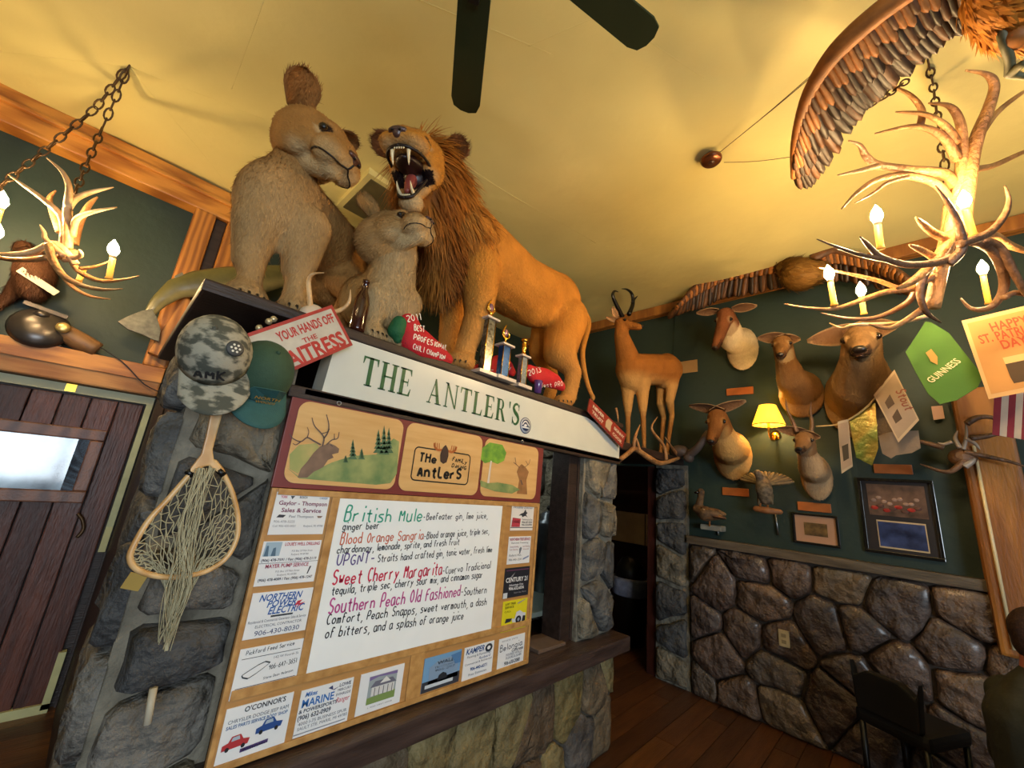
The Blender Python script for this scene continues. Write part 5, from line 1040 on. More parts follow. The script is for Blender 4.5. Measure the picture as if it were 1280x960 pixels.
# camouflage cap and green cap hung by their backs
def cap(name, label, c, fwd, up, s, m, brim_m, sgn=1, off=None):
    M = frame(c, fwd, up, s); o = thing(name, label, 'cap', tuple(c)); seg = 28; vs = []; fs = []; K = 9
    for lay in (0, 1):
        for i in range(K):
            a = PI / 2 * i / (K - 1)
            for k in range(seg): t_ = 2 * PI * k / seg; rr_ = math.cos(a) * (1 if lay == 0 else .97); vs.append(M @ V((.105 * rr_ * math.cos(t_), .09 * rr_ * math.sin(t_), .125 * math.sin(a) ** .9 * (1 if lay == 0 else .97))))
    for lay in (0, 1):
        for i in range(K - 1):
            for k in range(seg): a = lay * K * seg + i * seg + k; b = lay * K * seg + i * seg + (k + 1) % seg; fs.append((a, b, b + seg, a + seg) if lay == 0 else (a, a + seg, b + seg, b))
    for k in range(seg): fs.append((k, K * seg + k, K * seg + (k + 1) % seg, (k + 1) % seg))
    mb = MB(); mb.add(vs, fs, True); mb.build('crown', m, o)
    vs = []; n = 16
    for lay in (0, 1):
        for r in range(6):
            f = r / 5
            for i in range(n + 1):
                a = math.radians(-62 + 124 * i / n); x = .105 * math.cos(a) + f * .085 * math.cos(a * .75) ** .5; y = .09 * math.sin(a) * (1 + .02 * f); vs.append(M @ V((x, y, -.0 - .012 * f - .16 * (y) ** 2 * f * 10 + (.003 if lay else 0))))
    fs = []; w2 = n + 1
    for lay in (0, 1):
        for r in range(5):
            for i in range(n): a = lay * 6 * w2 + r * w2 + i; fs.append((a, a + 1, a + w2 + 1, a + w2))
    for i in range(n): fs.append((5 * w2 + i, 5 * w2 + i + 1, 11 * w2 + i + 1, 11 * w2 + i))
    for r in range(5): fs.append((r * w2, (r + 1) * w2, (7 + r) * w2, (6 + r) * w2)); fs.append((r * w2 + n, (r + 1) * w2 + n, (7 + r) * w2 + n, (6 + r) * w2 + n))
    mb = MB(); mb.add(vs, fs, True); mb.build('brim', brim_m, o); MB().ball(M @ V((0, 0, .126)), .007 * s, 8, 6).build('button', m, o)
    return o, M
camo = mat('camo_cloth', '#a09c8a', rough=.85, vs=22, col2='#4c4e44', detail=4, bump=.1, bs=200, stretch=(1, 1, 1.8))
cM_f = V((.12, -.42, -.9)); cM_u = V((-.25, -.88, .38))
o, M = cap('camouflage_cap', 'grey camouflage cap with a round badge, hung at the left of the tin sign', at(270, 444, Y=1.47), cM_f, cM_u, 1.06, camo, camo)
for n_ in camo.node_tree.nodes:
    if n_.type == 'VALTORGB': n_.color_ramp.elements[0].position = .44; n_.color_ramp.elements[1].position = .56
def onc(a, b, e=1.02): 
    th = math.radians(b); return M @ V((.105 * math.cos(th) * math.cos(a) * e, .09 * math.cos(th) * math.sin(a) * e, .125 * math.sin(th) ** .9 * e))
bc = onc(.85, 50, 1.01); ba = (bc - M.translation).normalized(); MB().lathe([(.023, -.004), (.023, .002), (.019, .004)], bc, ba, 20).build('badge', flat('#3a3c3c'), o)
aa, bb, cc_ = basis(ba); mb = MB()
for k in range(6): mb.add([bc + ba * .0045 + (bb * math.cos(k * PI / 3) + cc_ * math.sin(k * PI / 3)) * .011 + (bb * math.cos(t_) + cc_ * math.sin(t_)) * .0035 for t_ in [i * PI / 3 for i in range(6)]], [tuple(range(6))])
mb.add([bc + ba * .0045 + (bb * math.cos(t_) + cc_ * math.sin(t_)) * .004 for t_ in [i * PI / 3 for i in range(6)]], [tuple(range(6))]); mb.build('badge_mark', flat('#d8d8cc'), o, fix=False)
mb = MB(); g_ = (M.to_3x3() @ V((1, 0, .25))).normalized(); A_ = onc(-.5, 14, 1.06); B_ = onc(.25, 14, 1.09)
handwrite(mb, 'AMK', A_ + g_ * .004, B_ + g_ * .004, .034, g_, .006, .1); mb.build('lettering', flat('#26282a'), o, fix=False)
gcap = mat('green_cloth', '#2f4a36', rough=.8, vs=60, var=.1, bump=.1, bs=200); tcap = mat('teal_cloth', '#2d5a58', rough=.8, vs=60, var=.1, bump=.1, bs=200)
o, M2 = cap('teal_brim_cap', 'dark green cap with a teal brim hanging behind the camouflage cap', at(324, 470, Y=1.52), V((.12, -.5, -.86)), V((.1, -.85, .42)), 1.05, gcap, tcap)
M = M2; q = M2.to_3x3(); A_ = M2 @ V((.112, -.05, .03)); front = (q @ V((1, 0, .1))).normalized()
MB().prism([M2 @ V((.104 * math.cos(a) * 1.03, .09 * math.sin(a) * 1.03, z)) for a, z in [(-.7, .01), (-.35, .01), (0, .01), (.35, .01), (.7, .01), (.5, .06), (.2, .075), (-.2, .075), (-.5, .06)]], front, .003).build('front_patch', tcap, o)
mb = MB(); typeset('NORTH', M2 @ V((.118, -.035, .036)), M2 @ V((.118, .035, .036)), .012, front, .02, mb); typeset('WOODS', M2 @ V((.12, -.028, .02)), M2 @ V((.12, .028, .02)), .01, front, .02, mb); mb.build('lettering', flat('#b58a34'), o, fix=False)
# landing net
YN = 1.49
o = thing('landing_net', 'wooden hooped fishing net hanging down the stone pillar', 'fishing net', tuple(at(272, 505, Y=YN)))
ash = mat('ash_wood', '#d8b27c', rough=.35, vs=8, stretch=(3, 3, 3), wave=2, col2='#c0935a')
hp = [(240, 590), (212, 622), (185, 652), (166, 685), (163, 700), (172, 712), (195, 720), (225, 721), (258, 714), (283, 697), (296, 672), (297, 645), (290, 615), (277, 588)]
hoop = spline([at(x, y, Y=YN) for x, y in hp], 5); neck = [at(x, y, Y=YN) for x, y in [(262, 583)]]
fullloop = [at(262, 575, Y=YN), at(252, 582, Y=YN)] + hoop + [at(268, 577, Y=YN)]
MB().tube(fullloop, .0075, 8, closed=True).build('hoop', ash, o)
MB().prism([at(x, y, Y=YN - .008) for x, y in [(267, 500), (283, 500), (272, 540), (266, 562), (268, 575), (279, 590), (274, 592), (262, 582), (248, 585), (238, 592), (236, 589), (252, 568), (258, 545)]], (0, 1, 0), .02).build('handle', ash, o, bevel=.004)
for p_ in ((238, 591), (277, 590)): MB().tube([at(p_[0] - 4, p_[1] - 3, Y=YN), at(p_[0] + 3, p_[1] + 4, Y=YN)], .0095, 8).build('binding', black, o)
mb = MB(); cxy = [at(x, y, Y=YN) for x, y in hp]; N_ = 34; loop = [fullloop[int(i * len(fullloop) / N_)] for i in range(N_)]; bot = at(208, 812, Y=YN + .05); cen = at(238, 665, Y=YN)
cord = mat('net_cord', '#b0a888', rough=.8, var=.15)
rows = 15; gridp = []
for r in range(rows + 1):
    f = r / rows; row = []
    for i, p in enumerate(loop):
        target = V((bot.x, bot.y + .0, bot.z)); ang = 2 * PI * i / N_
        mid_ = p.lerp(cen, min(1, f * 1.1) ** .8 * .72); q_ = mid_.lerp(target, f ** 1.9); q_.y += -.035 * math.sin(PI * min(1, f * 1.2)) * (.4 + .6 * math.cos(ang)) ; q_ += V((random.uniform(-.004, .004), 0, random.uniform(-.004, .004))); q_.y = min(q_.y, 1.555 - .0)
        row.append(q_)
    gridp.append(row)
for r in range(rows):
    for i in range(N_):
        j = i if r % 2 == 0 else (i + 1) % N_; k2 = (i + 1) % N_ if r % 2 == 0 else i
        for b_ in ((gridp[r][i], gridp[r + 1][i]), (gridp[r][i], gridp[r + 1][(i + (1 if r % 2 == 0 else -1)) % N_])):
            mb.tube(b_, .0017, 3, cap=False)
net_ = mb.build('netting', cord, o, fix=False); net_['kind'] = 'stuff'
mb = MB()
for i in range(26):
    a0 = loop[i % N_]; x = random.uniform(-.012, .012); p0 = at(258 + random.uniform(-14, 12), 585, Y=YN - .02); p1 = at(238 + random.uniform(-14, 12), 655, Y=YN - .03); p2 = at(224 + random.uniform(-20, 16), 735, Y=YN - .01); p3 = at(205 + random.uniform(-8, 8), 805 + random.uniform(-20, 10), Y=YN + .03)
    mb.tube(spline([p0, p1, p2, p3], 5), .0014, 3, cap=False)
mb.build('gathered_cords', cord, o, fix=False)['kind'] = 'stuff'
MB().tube([at(192, 860, Y=1.5), at(184, 905, Y=1.5)], .009, 8).build('cord_end', mat('cord_end', '#b8b09a', rough=.6), o)
bx('price_tag', (-.02, -.002, -.02), (.02, .002, .02), mat('tag_yellow', '#a8893c', rough=.7), o, M=Matrix.Translation(at(168, 727, Y=1.52)) @ Matrix.Rotation(.3, 4, 'Y'))
# ---- things along the front edge of the roof
def onroof(px, py, Y): p = at(px, py, Y=Y); return V((p.x, Y, ZR))
# bottle
c = onroof(440, 440, 1.6); kb = at(447, 367, Y=1.6).z - ZR
t = thing('beer_bottle', 'brown glass beer bottle standing between the tin sign and the young lion', 'bottle', tuple(c))
kk = kb / .24; MB().lathe([(.001, 0), (.03, .002), (.032, .01), (.032, .13), (.026, .16), (.014, .19), (.012, .225), (.015, .227), (.015, .238), (.011, .24)], c, seg=20).build('glass', mat('brown_glass', '#38140a', rough=.08, spec=.7, coat=.4), t, loc=None); 
for ob in t.children: ob.scale = (1, 1, 1)
# plush chili peppers
redp = mat('plush_red', '#b8101e', rough=.75, var=.15, vs=20, bump=.2, bs=150); greenp = mat('plush_green', '#0f5a34', rough=.75, var=.15, bump=.2, bs=150)
def pepper(label, pts, Y, stem, texts):
    b = thing('plush_chili_pepper', label, 'plush toy', tuple(onroof(pts[0][0], pts[0][1], Y)), 'red plush chili peppers on the roof edge')
    P = Prims(); l = []
    for (x, y, r) in pts:
        p = at(x, y, Y=Y); p.z = max(p.z, ZR + r * .62); l.append((p, r))
    P.chain(l); po = P.skin('pod', redp, b, .007, 6)
    # flatten front-to-back
    me = po.data; 
    for v_ in me.vertices: v_.co.y = (v_.co.y + po.location.y + b.location.y - Y) * .62 + Y - po.location.y - b.location.y
    if stem:
        P = Prims(); P.chain([(at(x, y, Y=Y - .005), r) for x, y, r in stem]); P.skin('stem', greenp, b, .006, 4)
    # text projected on the pod front
    from mathutils.bvhtree import BVHTree
    bv = BVHTree.FromPolygons([v_.co + po.location + b.location for v_ in me.vertices], [tuple(p.vertices) for p in me.polygons])
    mb = MB()
    for tx, p0, p1, hgt, wd in texts:
        m1 = MB(); handwrite(m1, tx, at(*p0, Y=Y - .1), at(*p1, Y=Y - .1), hgt, NF, wd, .15)
        for i, vv in enumerate(m1.v):
            q = V(vv); dr = (q - EYE).normalized(); hit = bv.ray_cast(q - dr * .05, dr)
            m1.v[i] = tuple((hit[0] - dr * .004) if hit[0] else q + dr * .09)
        mb.add(m1.v, m1.f, False)
    mb.build('lettering', flat('#e8e2d8'), b, fix=False)
    return b
pepper('red plush chili with green stem lettered 2011 BEST PROFESIONAL CHILI CHAMPION', [(512, 406, .055), (516, 424, .075), (526, 432, .075), (545, 441, .055), (560, 449, .03)], 1.6, [(499, 404, .035), (495, 414, .04), (497, 424, .022)],
       [('2011', (509, 402), (527, 400), .03, .004), ('BEST', (518, 413), (531, 415), .026, .004), ('PROFESIONAL', (517, 424), (559, 438), .026, .004), ('CHILI CHAMPION', (516, 436), (556, 450), .024, .0035)])
pepper('red plush chili lying behind the two tall trophies', [(597, 461, .028), (612, 460, .045), (622, 455, .055), (634, 458, .045), (640, 465, .03)], 1.7, None, [('FEBTE', (591, 468), (617, 469), .03, .004), ('W', (631, 462), (639, 464), .022, .004)])
pepper('red plush chili lettered 2013 Best PRO beside the purple cup', [(662, 464, .045), (668, 469, .06), (682, 472, .065), (694, 477, .055), (702, 483, .035)], 1.66, None, [('2013', (661, 470), (677, 465), .036, .0045), ('Best', (676, 484), (690, 484), .028, .004), ('PRO', (694, 484), (704, 482), .032, .004)])
# trophies
blue = mat('trophy_blue', '#1a4a86', rough=.2, metal=.5, vs=60, var=.5); silv = mat('trophy_hologram', '#8a8a80', rough=.2, metal=.6, vs=50, var=.5, col2='#2c2c24'); marb = mat('trophy_marble', '#cfc0b0', rough=.3, var=.12); gr = mat('trophy_gray', '#7a8490', rough=.25, metal=.5, vs=50, var=.4)
def trophy(label, px, py_base, py_cap, py_top, Y, colm, w_, kind):
    c = onroof(px, py_base, Y); zc = at(px, py_cap, Y=Y).z; zt_ = at(px, py_top, Y=Y).z; zc = max(zc, ZR + .1)
    t = thing('trophy', label, 'trophy', tuple(c), 'trophies on the roof edge')
    bx('base', (c.x - w_ * 1.3, c.y - w_ * .9, ZR), (c.x + w_ * 1.3, c.y + w_ * .9, ZR + .02), marb, t, bevel=.002); bx('column', (c.x - w_ * .5, c.y - w_ * .4, ZR + .02), (c.x + w_ * .5, c.y + w_ * .4, zc), colm, t, bevel=.003)
    for s_ in (-1, 1): MB().tube([(c.x + s_ * w_ * .5, c.y - w_ * .4, ZR + .02), (c.x + s_ * w_ * .5, c.y - w_ * .4, zc)], .003, 6).build('gold_edge', gold, t)
    bx('cap', (c.x - w_ * .85, c.y - w_ * .7, zc), (c.x + w_ * .85, c.y + w_ * .7, zc + .012), marb, t, bevel=.002)
    h = zt_ - zc - .012; z = zc + .012
    if kind == 'torch':
        MB().lathe([(.016, 0), (.018, .004), (.007, h * .12), (.006, h * .25), (.012, h * .32), (.006, h * .38)], (c.x, c.y, z), seg=14).build('stem', gold, t)
        for s_ in (-1, 1): MB().tube(spline([(c.x, c.y, z + h * .3), (c.x + s_ * .02, c.y, z + h * .38), (c.x + s_ * .028, c.y, z + h * .52), (c.x + s_ * .018, c.y, z + h * .66)], 4), [.005] * 8 + [.004] * 4 + [.002], 6).build('wing', gold, t)
        MB().ball((c.x, c.y, z + h * .6), (.018, .008, .024)).build('disc', mat('trophy_disc', '#8a6a80', rough=.15, metal=.6), t)
        MB().tube(spline([(c.x - .006, c.y, z + h * .4), (c.x - .024, c.y, z + h * .6), (c.x - .014, c.y, z + h * .8), (c.x - .004, c.y, z + h)], 4), [.006, .006, .006, .007, .007, .006, .006, .006, .006, .005, .004, .003, .001], 6).build('flame', gold, t)
    else:
        MB().lathe([(.02, 0), (.02, .006), (.01, h * .2), (.012, h * .3), (.016, h * .45), (.014, h * .7), (.01, h * .75), (.018, h * .85), (.026, h * .9), (.02, h)], (c.x, c.y, z), seg=16).build('figure', gold, t)
    return t
trophy('tallest trophy, dark glitter column with a gold figure', 606, 455, 398, 370, 1.6, silv, .055, 'torch')
trophy('middle trophy with a blue column and gold figure', 627, 472, 432, 403, 1.59, blue, .055, 'torch')
trophy('shortest trophy with a grey column and small gold cup', 651, 480, 446, 422, 1.6, gr, .045, 'cup')
c = onroof(672, 490, 1.58); t = setp(MB().lathe([(.001, 0), (.022, .002), (.026, .06), (.028, .08), (.025, .08), (.022, .01), (.001, .008)], c, seg=20).build('purple_cup', mat('purple_glass', '#5a3a7a', rough=.12, spec=.7, coat=.5), None, loc=tuple(c)), 'small shiny purple cup in front of the 2013 chili', 'cup')
# small european mount antlers behind the tin sign
t = thing('small_antlers', 'small pale antlers on a skull plate behind the tin sign', 'antlers', tuple(onroof(392, 385, 1.6)))
antler('antler', [at(388, 388, Y=1.6), at(387, 370, Y=1.6), at(386, 352, Y=1.6), at(390, 343, Y=1.58), at(405, 341, Y=1.55)], (.011, .004), antler_pale, t); antler('antler', [at(400, 392, Y=1.62), at(424, 388, Y=1.62), at(436, 378, Y=1.6), at(438, 362, Y=1.6)], (.011, .004), antler_pale, t)
P = Prims(); P.e(at(393, 390, Y=1.61), (.04, .03, .03)); P.e(at(384, 392, Y=1.61), (.03, .03, .03)); P.skin('skull_plate', mat('bone', '#cbb8a0', rough=.6, var=.15), t, .006, 3)
t = thing('string_lights', 'small clear glass baubles lying by the lioness paw', 'baubles', tuple(onroof(335, 405, 1.62)))
for x, y in ((336, 402), (342, 399), (324, 410)): MB().ball(at(x, y, Y=1.55), .012, 12, 8).build('bauble', mat('bauble', '#d8c8a0', rough=.08, metal=.6), t)
# small red sign on the clipped corner
A = at(738, 500, Y=1.56); B = at(781, 546, X=XE + .04); 
q4 = [at(738, 498, Y=1.53), at(783, 543, Y=1.53), at(778, 560, Y=1.53), at(735, 514, Y=1.53)]
t = thing('small_red_sign', 'small red and white sign at the right end of the header', 'sign', tuple(q4[3])); MB().prism(q4, (0, 1, 0), .012).build('plate', mat('red_plate', '#8c2a22', rough=.4, vs=30, var=.2), t, bevel=.002)
def q_(u, v): return q4[3].lerp(q4[2], u).lerp(q4[0].lerp(q4[1], u), v) + V((0, -.003, 0))
mb = MB(); typeset('NEVER', q_(.08, .55), q_(.38, .55), .022, NF, .03, mb); typeset('TRUST', q_(.08, .15), q_(.38, .15), .022, NF, .03, mb); typeset('SKINNY', q_(.66, .55), q_(.96, .55), .022, NF, .03, mb); typeset('COOK', q_(.66, .15), q_(.94, .15), .022, NF, .03, mb); mb.build('lettering', flat('#d8c8b4'), t, fix=False)
mb = MB(); mb.add([q_(u, v) for u, v in [(.45, .15), (.6, .15), (.58, .55), (.6, .85), (.48, .85), (.44, .55)]], [tuple(range(6))], False); mb.build('picture', flat('#b8a080'), t, fix=False)
# ---- items on the left wall
fishm = mat('fish_skin', (1, 1, 1, 1), rough=.3, vcol=True, var=.25, vs=25, coat=.4)
t = thing('mounted_fish', 'large olive mounted fish with a grey tail, on the post at the left', 'fish', tuple(at(260, 370, Y=3.72)))
pts = [(188, 390, .035), (200, 376, .05), (222, 360, .075), (250, 355, .105), (285, 352, .12), (320, 350, .12), (350, 345, .1), (372, 338, .06)]
P = Prims(); P.chain([(at(x, y, Y=3.72), r) for x, y, r in pts])
def fishpaint(co):
    zz = co[:, 2]; xx = co[:, 0]; c = np.tile(L3('#5c5a34'), (len(co), 1)); cz = np.interp(xx, [at(x, y, Y=3.72).x for x, y, r in pts], [at(x, y, Y=3.72).z for x, y, r in pts]); return mixc(c, L3('#9a9060'), sstep(-(zz - cz), 0, .09))
f_ = P.skin('body', fishm, t, .014, 5, fishpaint)
for v_ in f_.data.vertices: v_.co.y = (v_.co.y) * .55
fin = mat('fish_fin', '#6a6a5c', rough=.4, vs=30, var=.4)
MB().prism([at(x, y, Y=3.7) for x, y in [(190, 386), (178, 388), (160, 395), (147, 402), (160, 412), (178, 418), (190, 424), (199, 427), (201, 412), (196, 396)]], (0, 1, 0), .02).build('tail_fin', fin, t, bevel=.004)
MB().prism([at(x, y, Y=3.7) for x, y in [(248, 382), (262, 380), (275, 392), (262, 390)]], (0, 1, 0), .014).build('fin', fin, t); MB().prism([at(x, y, Y=3.7) for x, y in [(218, 345), (228, 340), (232, 350), (222, 352)]], (0, 1, 0), .014).build('fin', fin, t)
bx('mounting_bracket', (.3, 3.78, 2.75), (.36, YL - .1, 2.8), iron, t)
t = thing('cast_iron_ornament', 'round grey metal ornament with a tan wooden handle resting on the door beam', 'ornament', (at(52, 408, Y=3.9).x, 3.9, 2.2))
dk = mat('pewter', '#4e4a48', rough=.3, metal=.6, var=.3); c = at(50, 410, Y=3.86); MB().lathe([(.001, -.06), (.07, -.05), (.13, -.02), (.14, .0), (.12, .03), (.06, .05), (.001, .055)], c, (0, -1, .3), 24).build('dome', dk, t)
MB().lathe([(.03, -.02), (.045, 0), (.03, .03)], at(52, 395, Y=3.86) , (0, 0, 1), 14).build('knob', dk, t); bx('crank', (-.1, -.015, -.012), (.1, .015, .012), dk, t, M=Matrix.Translation(at(58, 388, Y=3.86)) @ Matrix.Rotation(.15, 4, 'Y'))
MB().tube(spline([at(76, 412, Y=3.86), at(95, 424, Y=3.86), at(122, 438, Y=3.86)], 4), [.05, .052, .055, .058, .06, .06, .058, .055, .05], 12).build('handle', mat('tan_handle', '#7a5a3a', rough=.5, var=.3), t)
MB().lathe([(.03, 0), (.035, .01), (.02, .02)], at(79, 410, Y=3.8), (0, -1, 0), 16).build('ring', mat('brass_pale', '#c8b070', rough=.3, metal=.6), t)
bx('foot', (c.x - .1, 3.85, 2.2), (c.x + .12, 3.92, c.z - .08), dk, t, bevel=.01)
t = thing('brown_pelt', 'brown furry mount with a white paper tag, behind the left chandelier', 'pelt', tuple(at(40, 345, Y=3.95)))
P = Prims(); P.chain([(at(40, 325, Y=3.88), .08), (at(44, 345, Y=3.87), .1), (at(42, 362, Y=3.88), .08)]); P.chain([(at(30, 352, Y=3.9), .06), (at(10, 372, Y=3.95), .035), (at(-5, 385, Y=3.95), .02)]); P.chain([(at(36, 325, Y=3.9), .07), (at(30, 310, Y=3.95), .05)])
pe_ = P.skin('pelt', fur_m, t, .014, 5, lambda co: np.tile(L3('#4e3220'), (len(co), 1))); fur(pe_, 4000, .03, .005, along([.2, 0, -1]), t, lift=.3)
bx('paper_tag', (-.1, -.002, -.02), (.1, .002, .02), flat('#b8b0a0'), t, M=Matrix.Translation(at(48, 352, Y=3.78)) @ Matrix.Rotation(.45, 4, 'Y'))
# ---- inside the kiosk
t = thing('steel_urn', 'tall grey beverage dispenser inside the bar opening', 'drink dispenser', (2.28, 2.3, .69)); c = at(682, 700, Y=2.15); 
MB().lathe([(.1, 0), (.1, .62), (.095, .64), (.06, .66), (.06, .7), (.03, .72), (.001, .73)], (c.x, 2.15, 1.0 - .31 + .02), seg=24).build('tank', mat('urn_steel', '#6a7078', rough=.3, metal=.7), t); MB().ball((c.x, 2.15, 1.46), .02).build('knob', black, t)
t = thing('steel_table', 'small steel table standing in the bar opening', 'table', (at(700, 760, Y=1.95).x, 2.0, .69))
a = at(712, 752, Y=1.85); ts_ = mat('table_steel', '#7d8c88', rough=.35, metal=.3, var=.15); bx('top', (a.x - .5, 1.8, a.z - .03), (a.x, 2.25, a.z), ts_, t, bevel=.004)
for x, y in ((a.x - .03, 1.83), (a.x - .47, 1.83), (a.x - .03, 2.2), (a.x - .47, 2.2)): MB().tube([(x, y, .69), (x, y, a.z - .03)], .014, 8).build('leg', ts_, t)
bx('tray', (at(662, 800, Z=.7).x - .1, 1.62, .69), (at(685, 795, Z=.7).x, 1.8, .71), mat('tray', '#6a5648', rough=.5), None, bevel=.004)
to = bpy.data.objects['tray']; setp(to, 'flat brown tray on the ledge beside the menu board', 'tray')
t = thing('waste_bin', 'bin with a pale plastic liner standing in the dark passage', 'bin', tuple(at(790, 840, Z=0)))
c = V((4.75, 2.5, 0)); t.location = c; MB().lathe([(.17, 0), (.2, .62), (.205, .64), (.19, .64), (.16, .02), (.001, .02)], c, seg=24).build('bin', black, t); MB().lathe([(.19, .5), (.215, .52), (.212, .66), (.2, .7), (.185, .66), (.185, .5)], c, seg=24).build('liner', mat('liner', '#8088a0', rough=.3, var=.3, vs=14, bump=.5, bs=12), t)
MB().lathe([(.19, .66), (.17, .8), (.1, .9), (.001, .93)], c, seg=24).build('dome_lid', black, t)
# ================================================================== MOUNTS AND WALL PIECES ON THE GREEN WALL
def mount(label, base, base_r, chain_, head, nose, up, s, ears, cols, horns=(), ear_w=.09, throat=None, name='deer_mount', cat='mounted head', eyes=1):
    """base point on the wall, neck chain [(point, radius)], head centre, nose point"""
    t = thing(name, label, cat, (XR, base.y, base.z)); H = V(head); Fv = V(nose) - H; M = frame(H, Fv, up, s); L = Fv.length / s
    body, belly, muz = [L3(c) for c in cols]
    P = Prims(); P.e(V((XR - .06, base.y, base.z)), (.06, base_r[0] * .85, base_r[1] * .85)); pts = [(V((XR - .09, base.y, base.z + base_r[1] * .2)), min(base_r) * .8)] + [(p_, r_ * .88) for p_, r_ in chain_]; P.chain(pts)
    P.c(pts[-1][0], pts[-1][1], H, .075 * s)
    P.e((0, 0, .0), (.085, .065, .068), M); P.e((.05, 0, .02), (.06, .052, .04), M); P.c((.02, 0, -.01), .062, (L * .86, 0, -.012), .036, M); P.e((L * .9, 0, -.008), (.035, .036, .03), M); P.c((.0, 0, -.04), .045, (L * .8, 0, -.038), .025, M)
    for s_ in (-1, 1): P.e((.065, s_ * .052, .022), (.026, .016, .018), M)
    Mi = np.array(M.inverted())
    def paint(co):
        q = co @ Mi[:3, :3].T + Mi[:3, 3]; c = np.tile(body, (len(co), 1)); n = np.sin(co[:, 1] * 31) * np.sin(co[:, 2] * 27 + co[:, 0] * 13); c = c * (1 + .1 * n)[:, None]
        hd = np.linalg.norm((q - np.array([.1, 0, 0])) / np.array([2.2, 1, 1]), axis=1) < .15
        if throat is not None: c = mixc(c, belly, (~hd) * throat(co))
        c = mixc(c, muz, hd * sstep(q[:, 0], L * .62, L * .85) * (q[:, 2] < .012)); c = mixc(c, belly, hd * sstep(-q[:, 2], .03, .055) * sstep(q[:, 0], .0, .06) * .5)
        for s_ in (-1, 1):
            e = np.linalg.norm(q - np.array([.07, s_ * .062, .018]), axis=1); c = mixc(c, belly, hd * (1 - sstep(e, .026, .042)) * .2); c = mixc(c, L3('#150c08'), hd * (1 - sstep(e, .016, .022)))
        return np.clip(c, 0, 1)
    sk = P.skin('body', fur_m, t, .0095, 5, paint); fur(sk, 7000, .018, .0035, along([.1, 0, -1]), t, lift=.14, var=.16)
    for s_ in (-1, 1): MB().ball(M @ V((.071, s_ * .06, .018)), .0155 * s).build('eye', eye_m, t)
    N_ = Prims(); N_.e((L * .985, 0, .004), (.016, .026, .018), M); N_.skin('nose', mat('deer_nose', '#140e0c', rough=.3), t, .004, 2)
    MB().tube(spline([M @ V(p) for p in [(L * .75, -.036, -.03), (L * .93, -.022, -.03), (L * .99, 0, -.026), (L * .93, .022, -.03), (L * .75, .036, -.03)]], 3), .0028 * s, 5).build('lip_line', eye_m, t)
    g = M.to_3x3()
    for i, (side, tip) in enumerate(ears):
        b0 = M @ V((-.03, side * .052, .04)); ear('ear', b0, b0.lerp(tip, .92), (g @ V((.8, side * .2, 0))), ear_w * 1.3, .03, fur_m, t, inner='#76563c', outer=cols[0], shape='leaf', edge='#c0a47c')
    for hpts, r, m in horns: antler('horn', hpts, r, m, t)
    return t
def nx(px, py, X): return at(px, py, X=X)
def front(y0, w_): return lambda co: (1 - sstep(np.abs(co[:, 1] - y0), w_ * .6, w_)) * .9
# upper-left deer (pale neck, dark face)
b = nx(930, 438, XR); mount('pale-necked deer head highest on the green wall, face turned left in shadow', b, (.17, .26), [(nx(916, 425, 3.95), .13), (nx(911, 405, 3.82), .1)], nx(907, 395, 3.72), nx(893, 436, 3.52), (-.5, -.1, .85), 1.05,
    [(-1, nx(868, 392, 3.62)), (1, nx(949, 382, 3.72))][::1], ('#7a4a2c', '#d8c49c', '#3a2014'), throat=lambda co: sstep(-co[:, 1], -1.45, -1.2) * .95, ear_w=.085)
# doe
b = nx(1003, 495, XR); mount('doe head with big ears and a lit cream throat, above the wall lamp', b, (.2, .24), [(nx(990, 475, 3.9), .13), (nx(982, 450, 3.75), .085)], nx(978, 430, 3.66), nx(975, 444, 3.38), (-.1, 0, 1), .95,
    [(1, nx(943, 423, 3.66)), (-1, nx(1004, 424, 3.75))], ('#8a6238', '#dcc698', '#4a3020'), throat=lambda co: sstep(co[:, 1], .6, .85) * .95, ear_w=.085)
# big elk
b = nx(1080, 505, XR); mount('large elk cow head hanging behind the right chandelier', b, (.3, .36), [(nx(1077, 480, 3.85), .22), (nx(1076, 450, 3.62), .14)], nx(1077, 425, 3.5), nx(1074, 438, 3.1), (-.2, 0, 1), 1.45,
    [(1, nx(1002, 428, 3.5)), (-1, nx(1130, 405, 3.55))], ('#8e6c46', '#c2a070', '#3a281c'), throat=lambda co: sstep(co[:, 1], -.1, .35) * .35, ear_w=.13)
# brown doe/elk facing front-left
b = nx(918, 570, XR); mount('brown deer head with wide ears left of the wall lamp', b, (.2, .27), [(nx(912, 560, 3.9), .15), (nx(903, 540, 3.78), .105)], nx(897, 523, 3.66), nx(888, 553, 3.42), (-.4, .0, .9), 1.12,
    [(1, nx(857, 507, 3.66)), (-1, nx(937, 500, 3.75))], ('#85562c', '#cfa868', '#4a2c1a'), throat=lambda co: sstep(-co[:, 1], -1.3, -1.12) * .8, ear_w=.085)
# small buck with spike horns
b = nx(1022, 597, XR); mount('small buck head with two spike horns under the lamp', b, (.13, .22), [(nx(1016, 585, 3.92), .11), (nx(1009, 568, 3.8), .075)], nx(1006, 550, 3.7), nx(998, 562, 3.45), (-.3, .0, 1), .88,
    [(1, nx(966, 535, 3.7)), (-1, nx(1028, 547, 3.72))], ('#97704a', '#cfae84', '#4a3424'), horns=[([nx(996, 540, 3.72), nx(990, 525, 3.7), nx(984, 512, 3.7), nx(982, 498, 3.68)], (.016, .004), antler_dark), ([nx(1014, 542, 3.74), nx(1015, 528, 3.76), nx(1013, 515, 3.76), nx(1014, 502, 3.76)], (.016, .004), antler_dark)], throat=front(.52, .12), ear_w=.07)
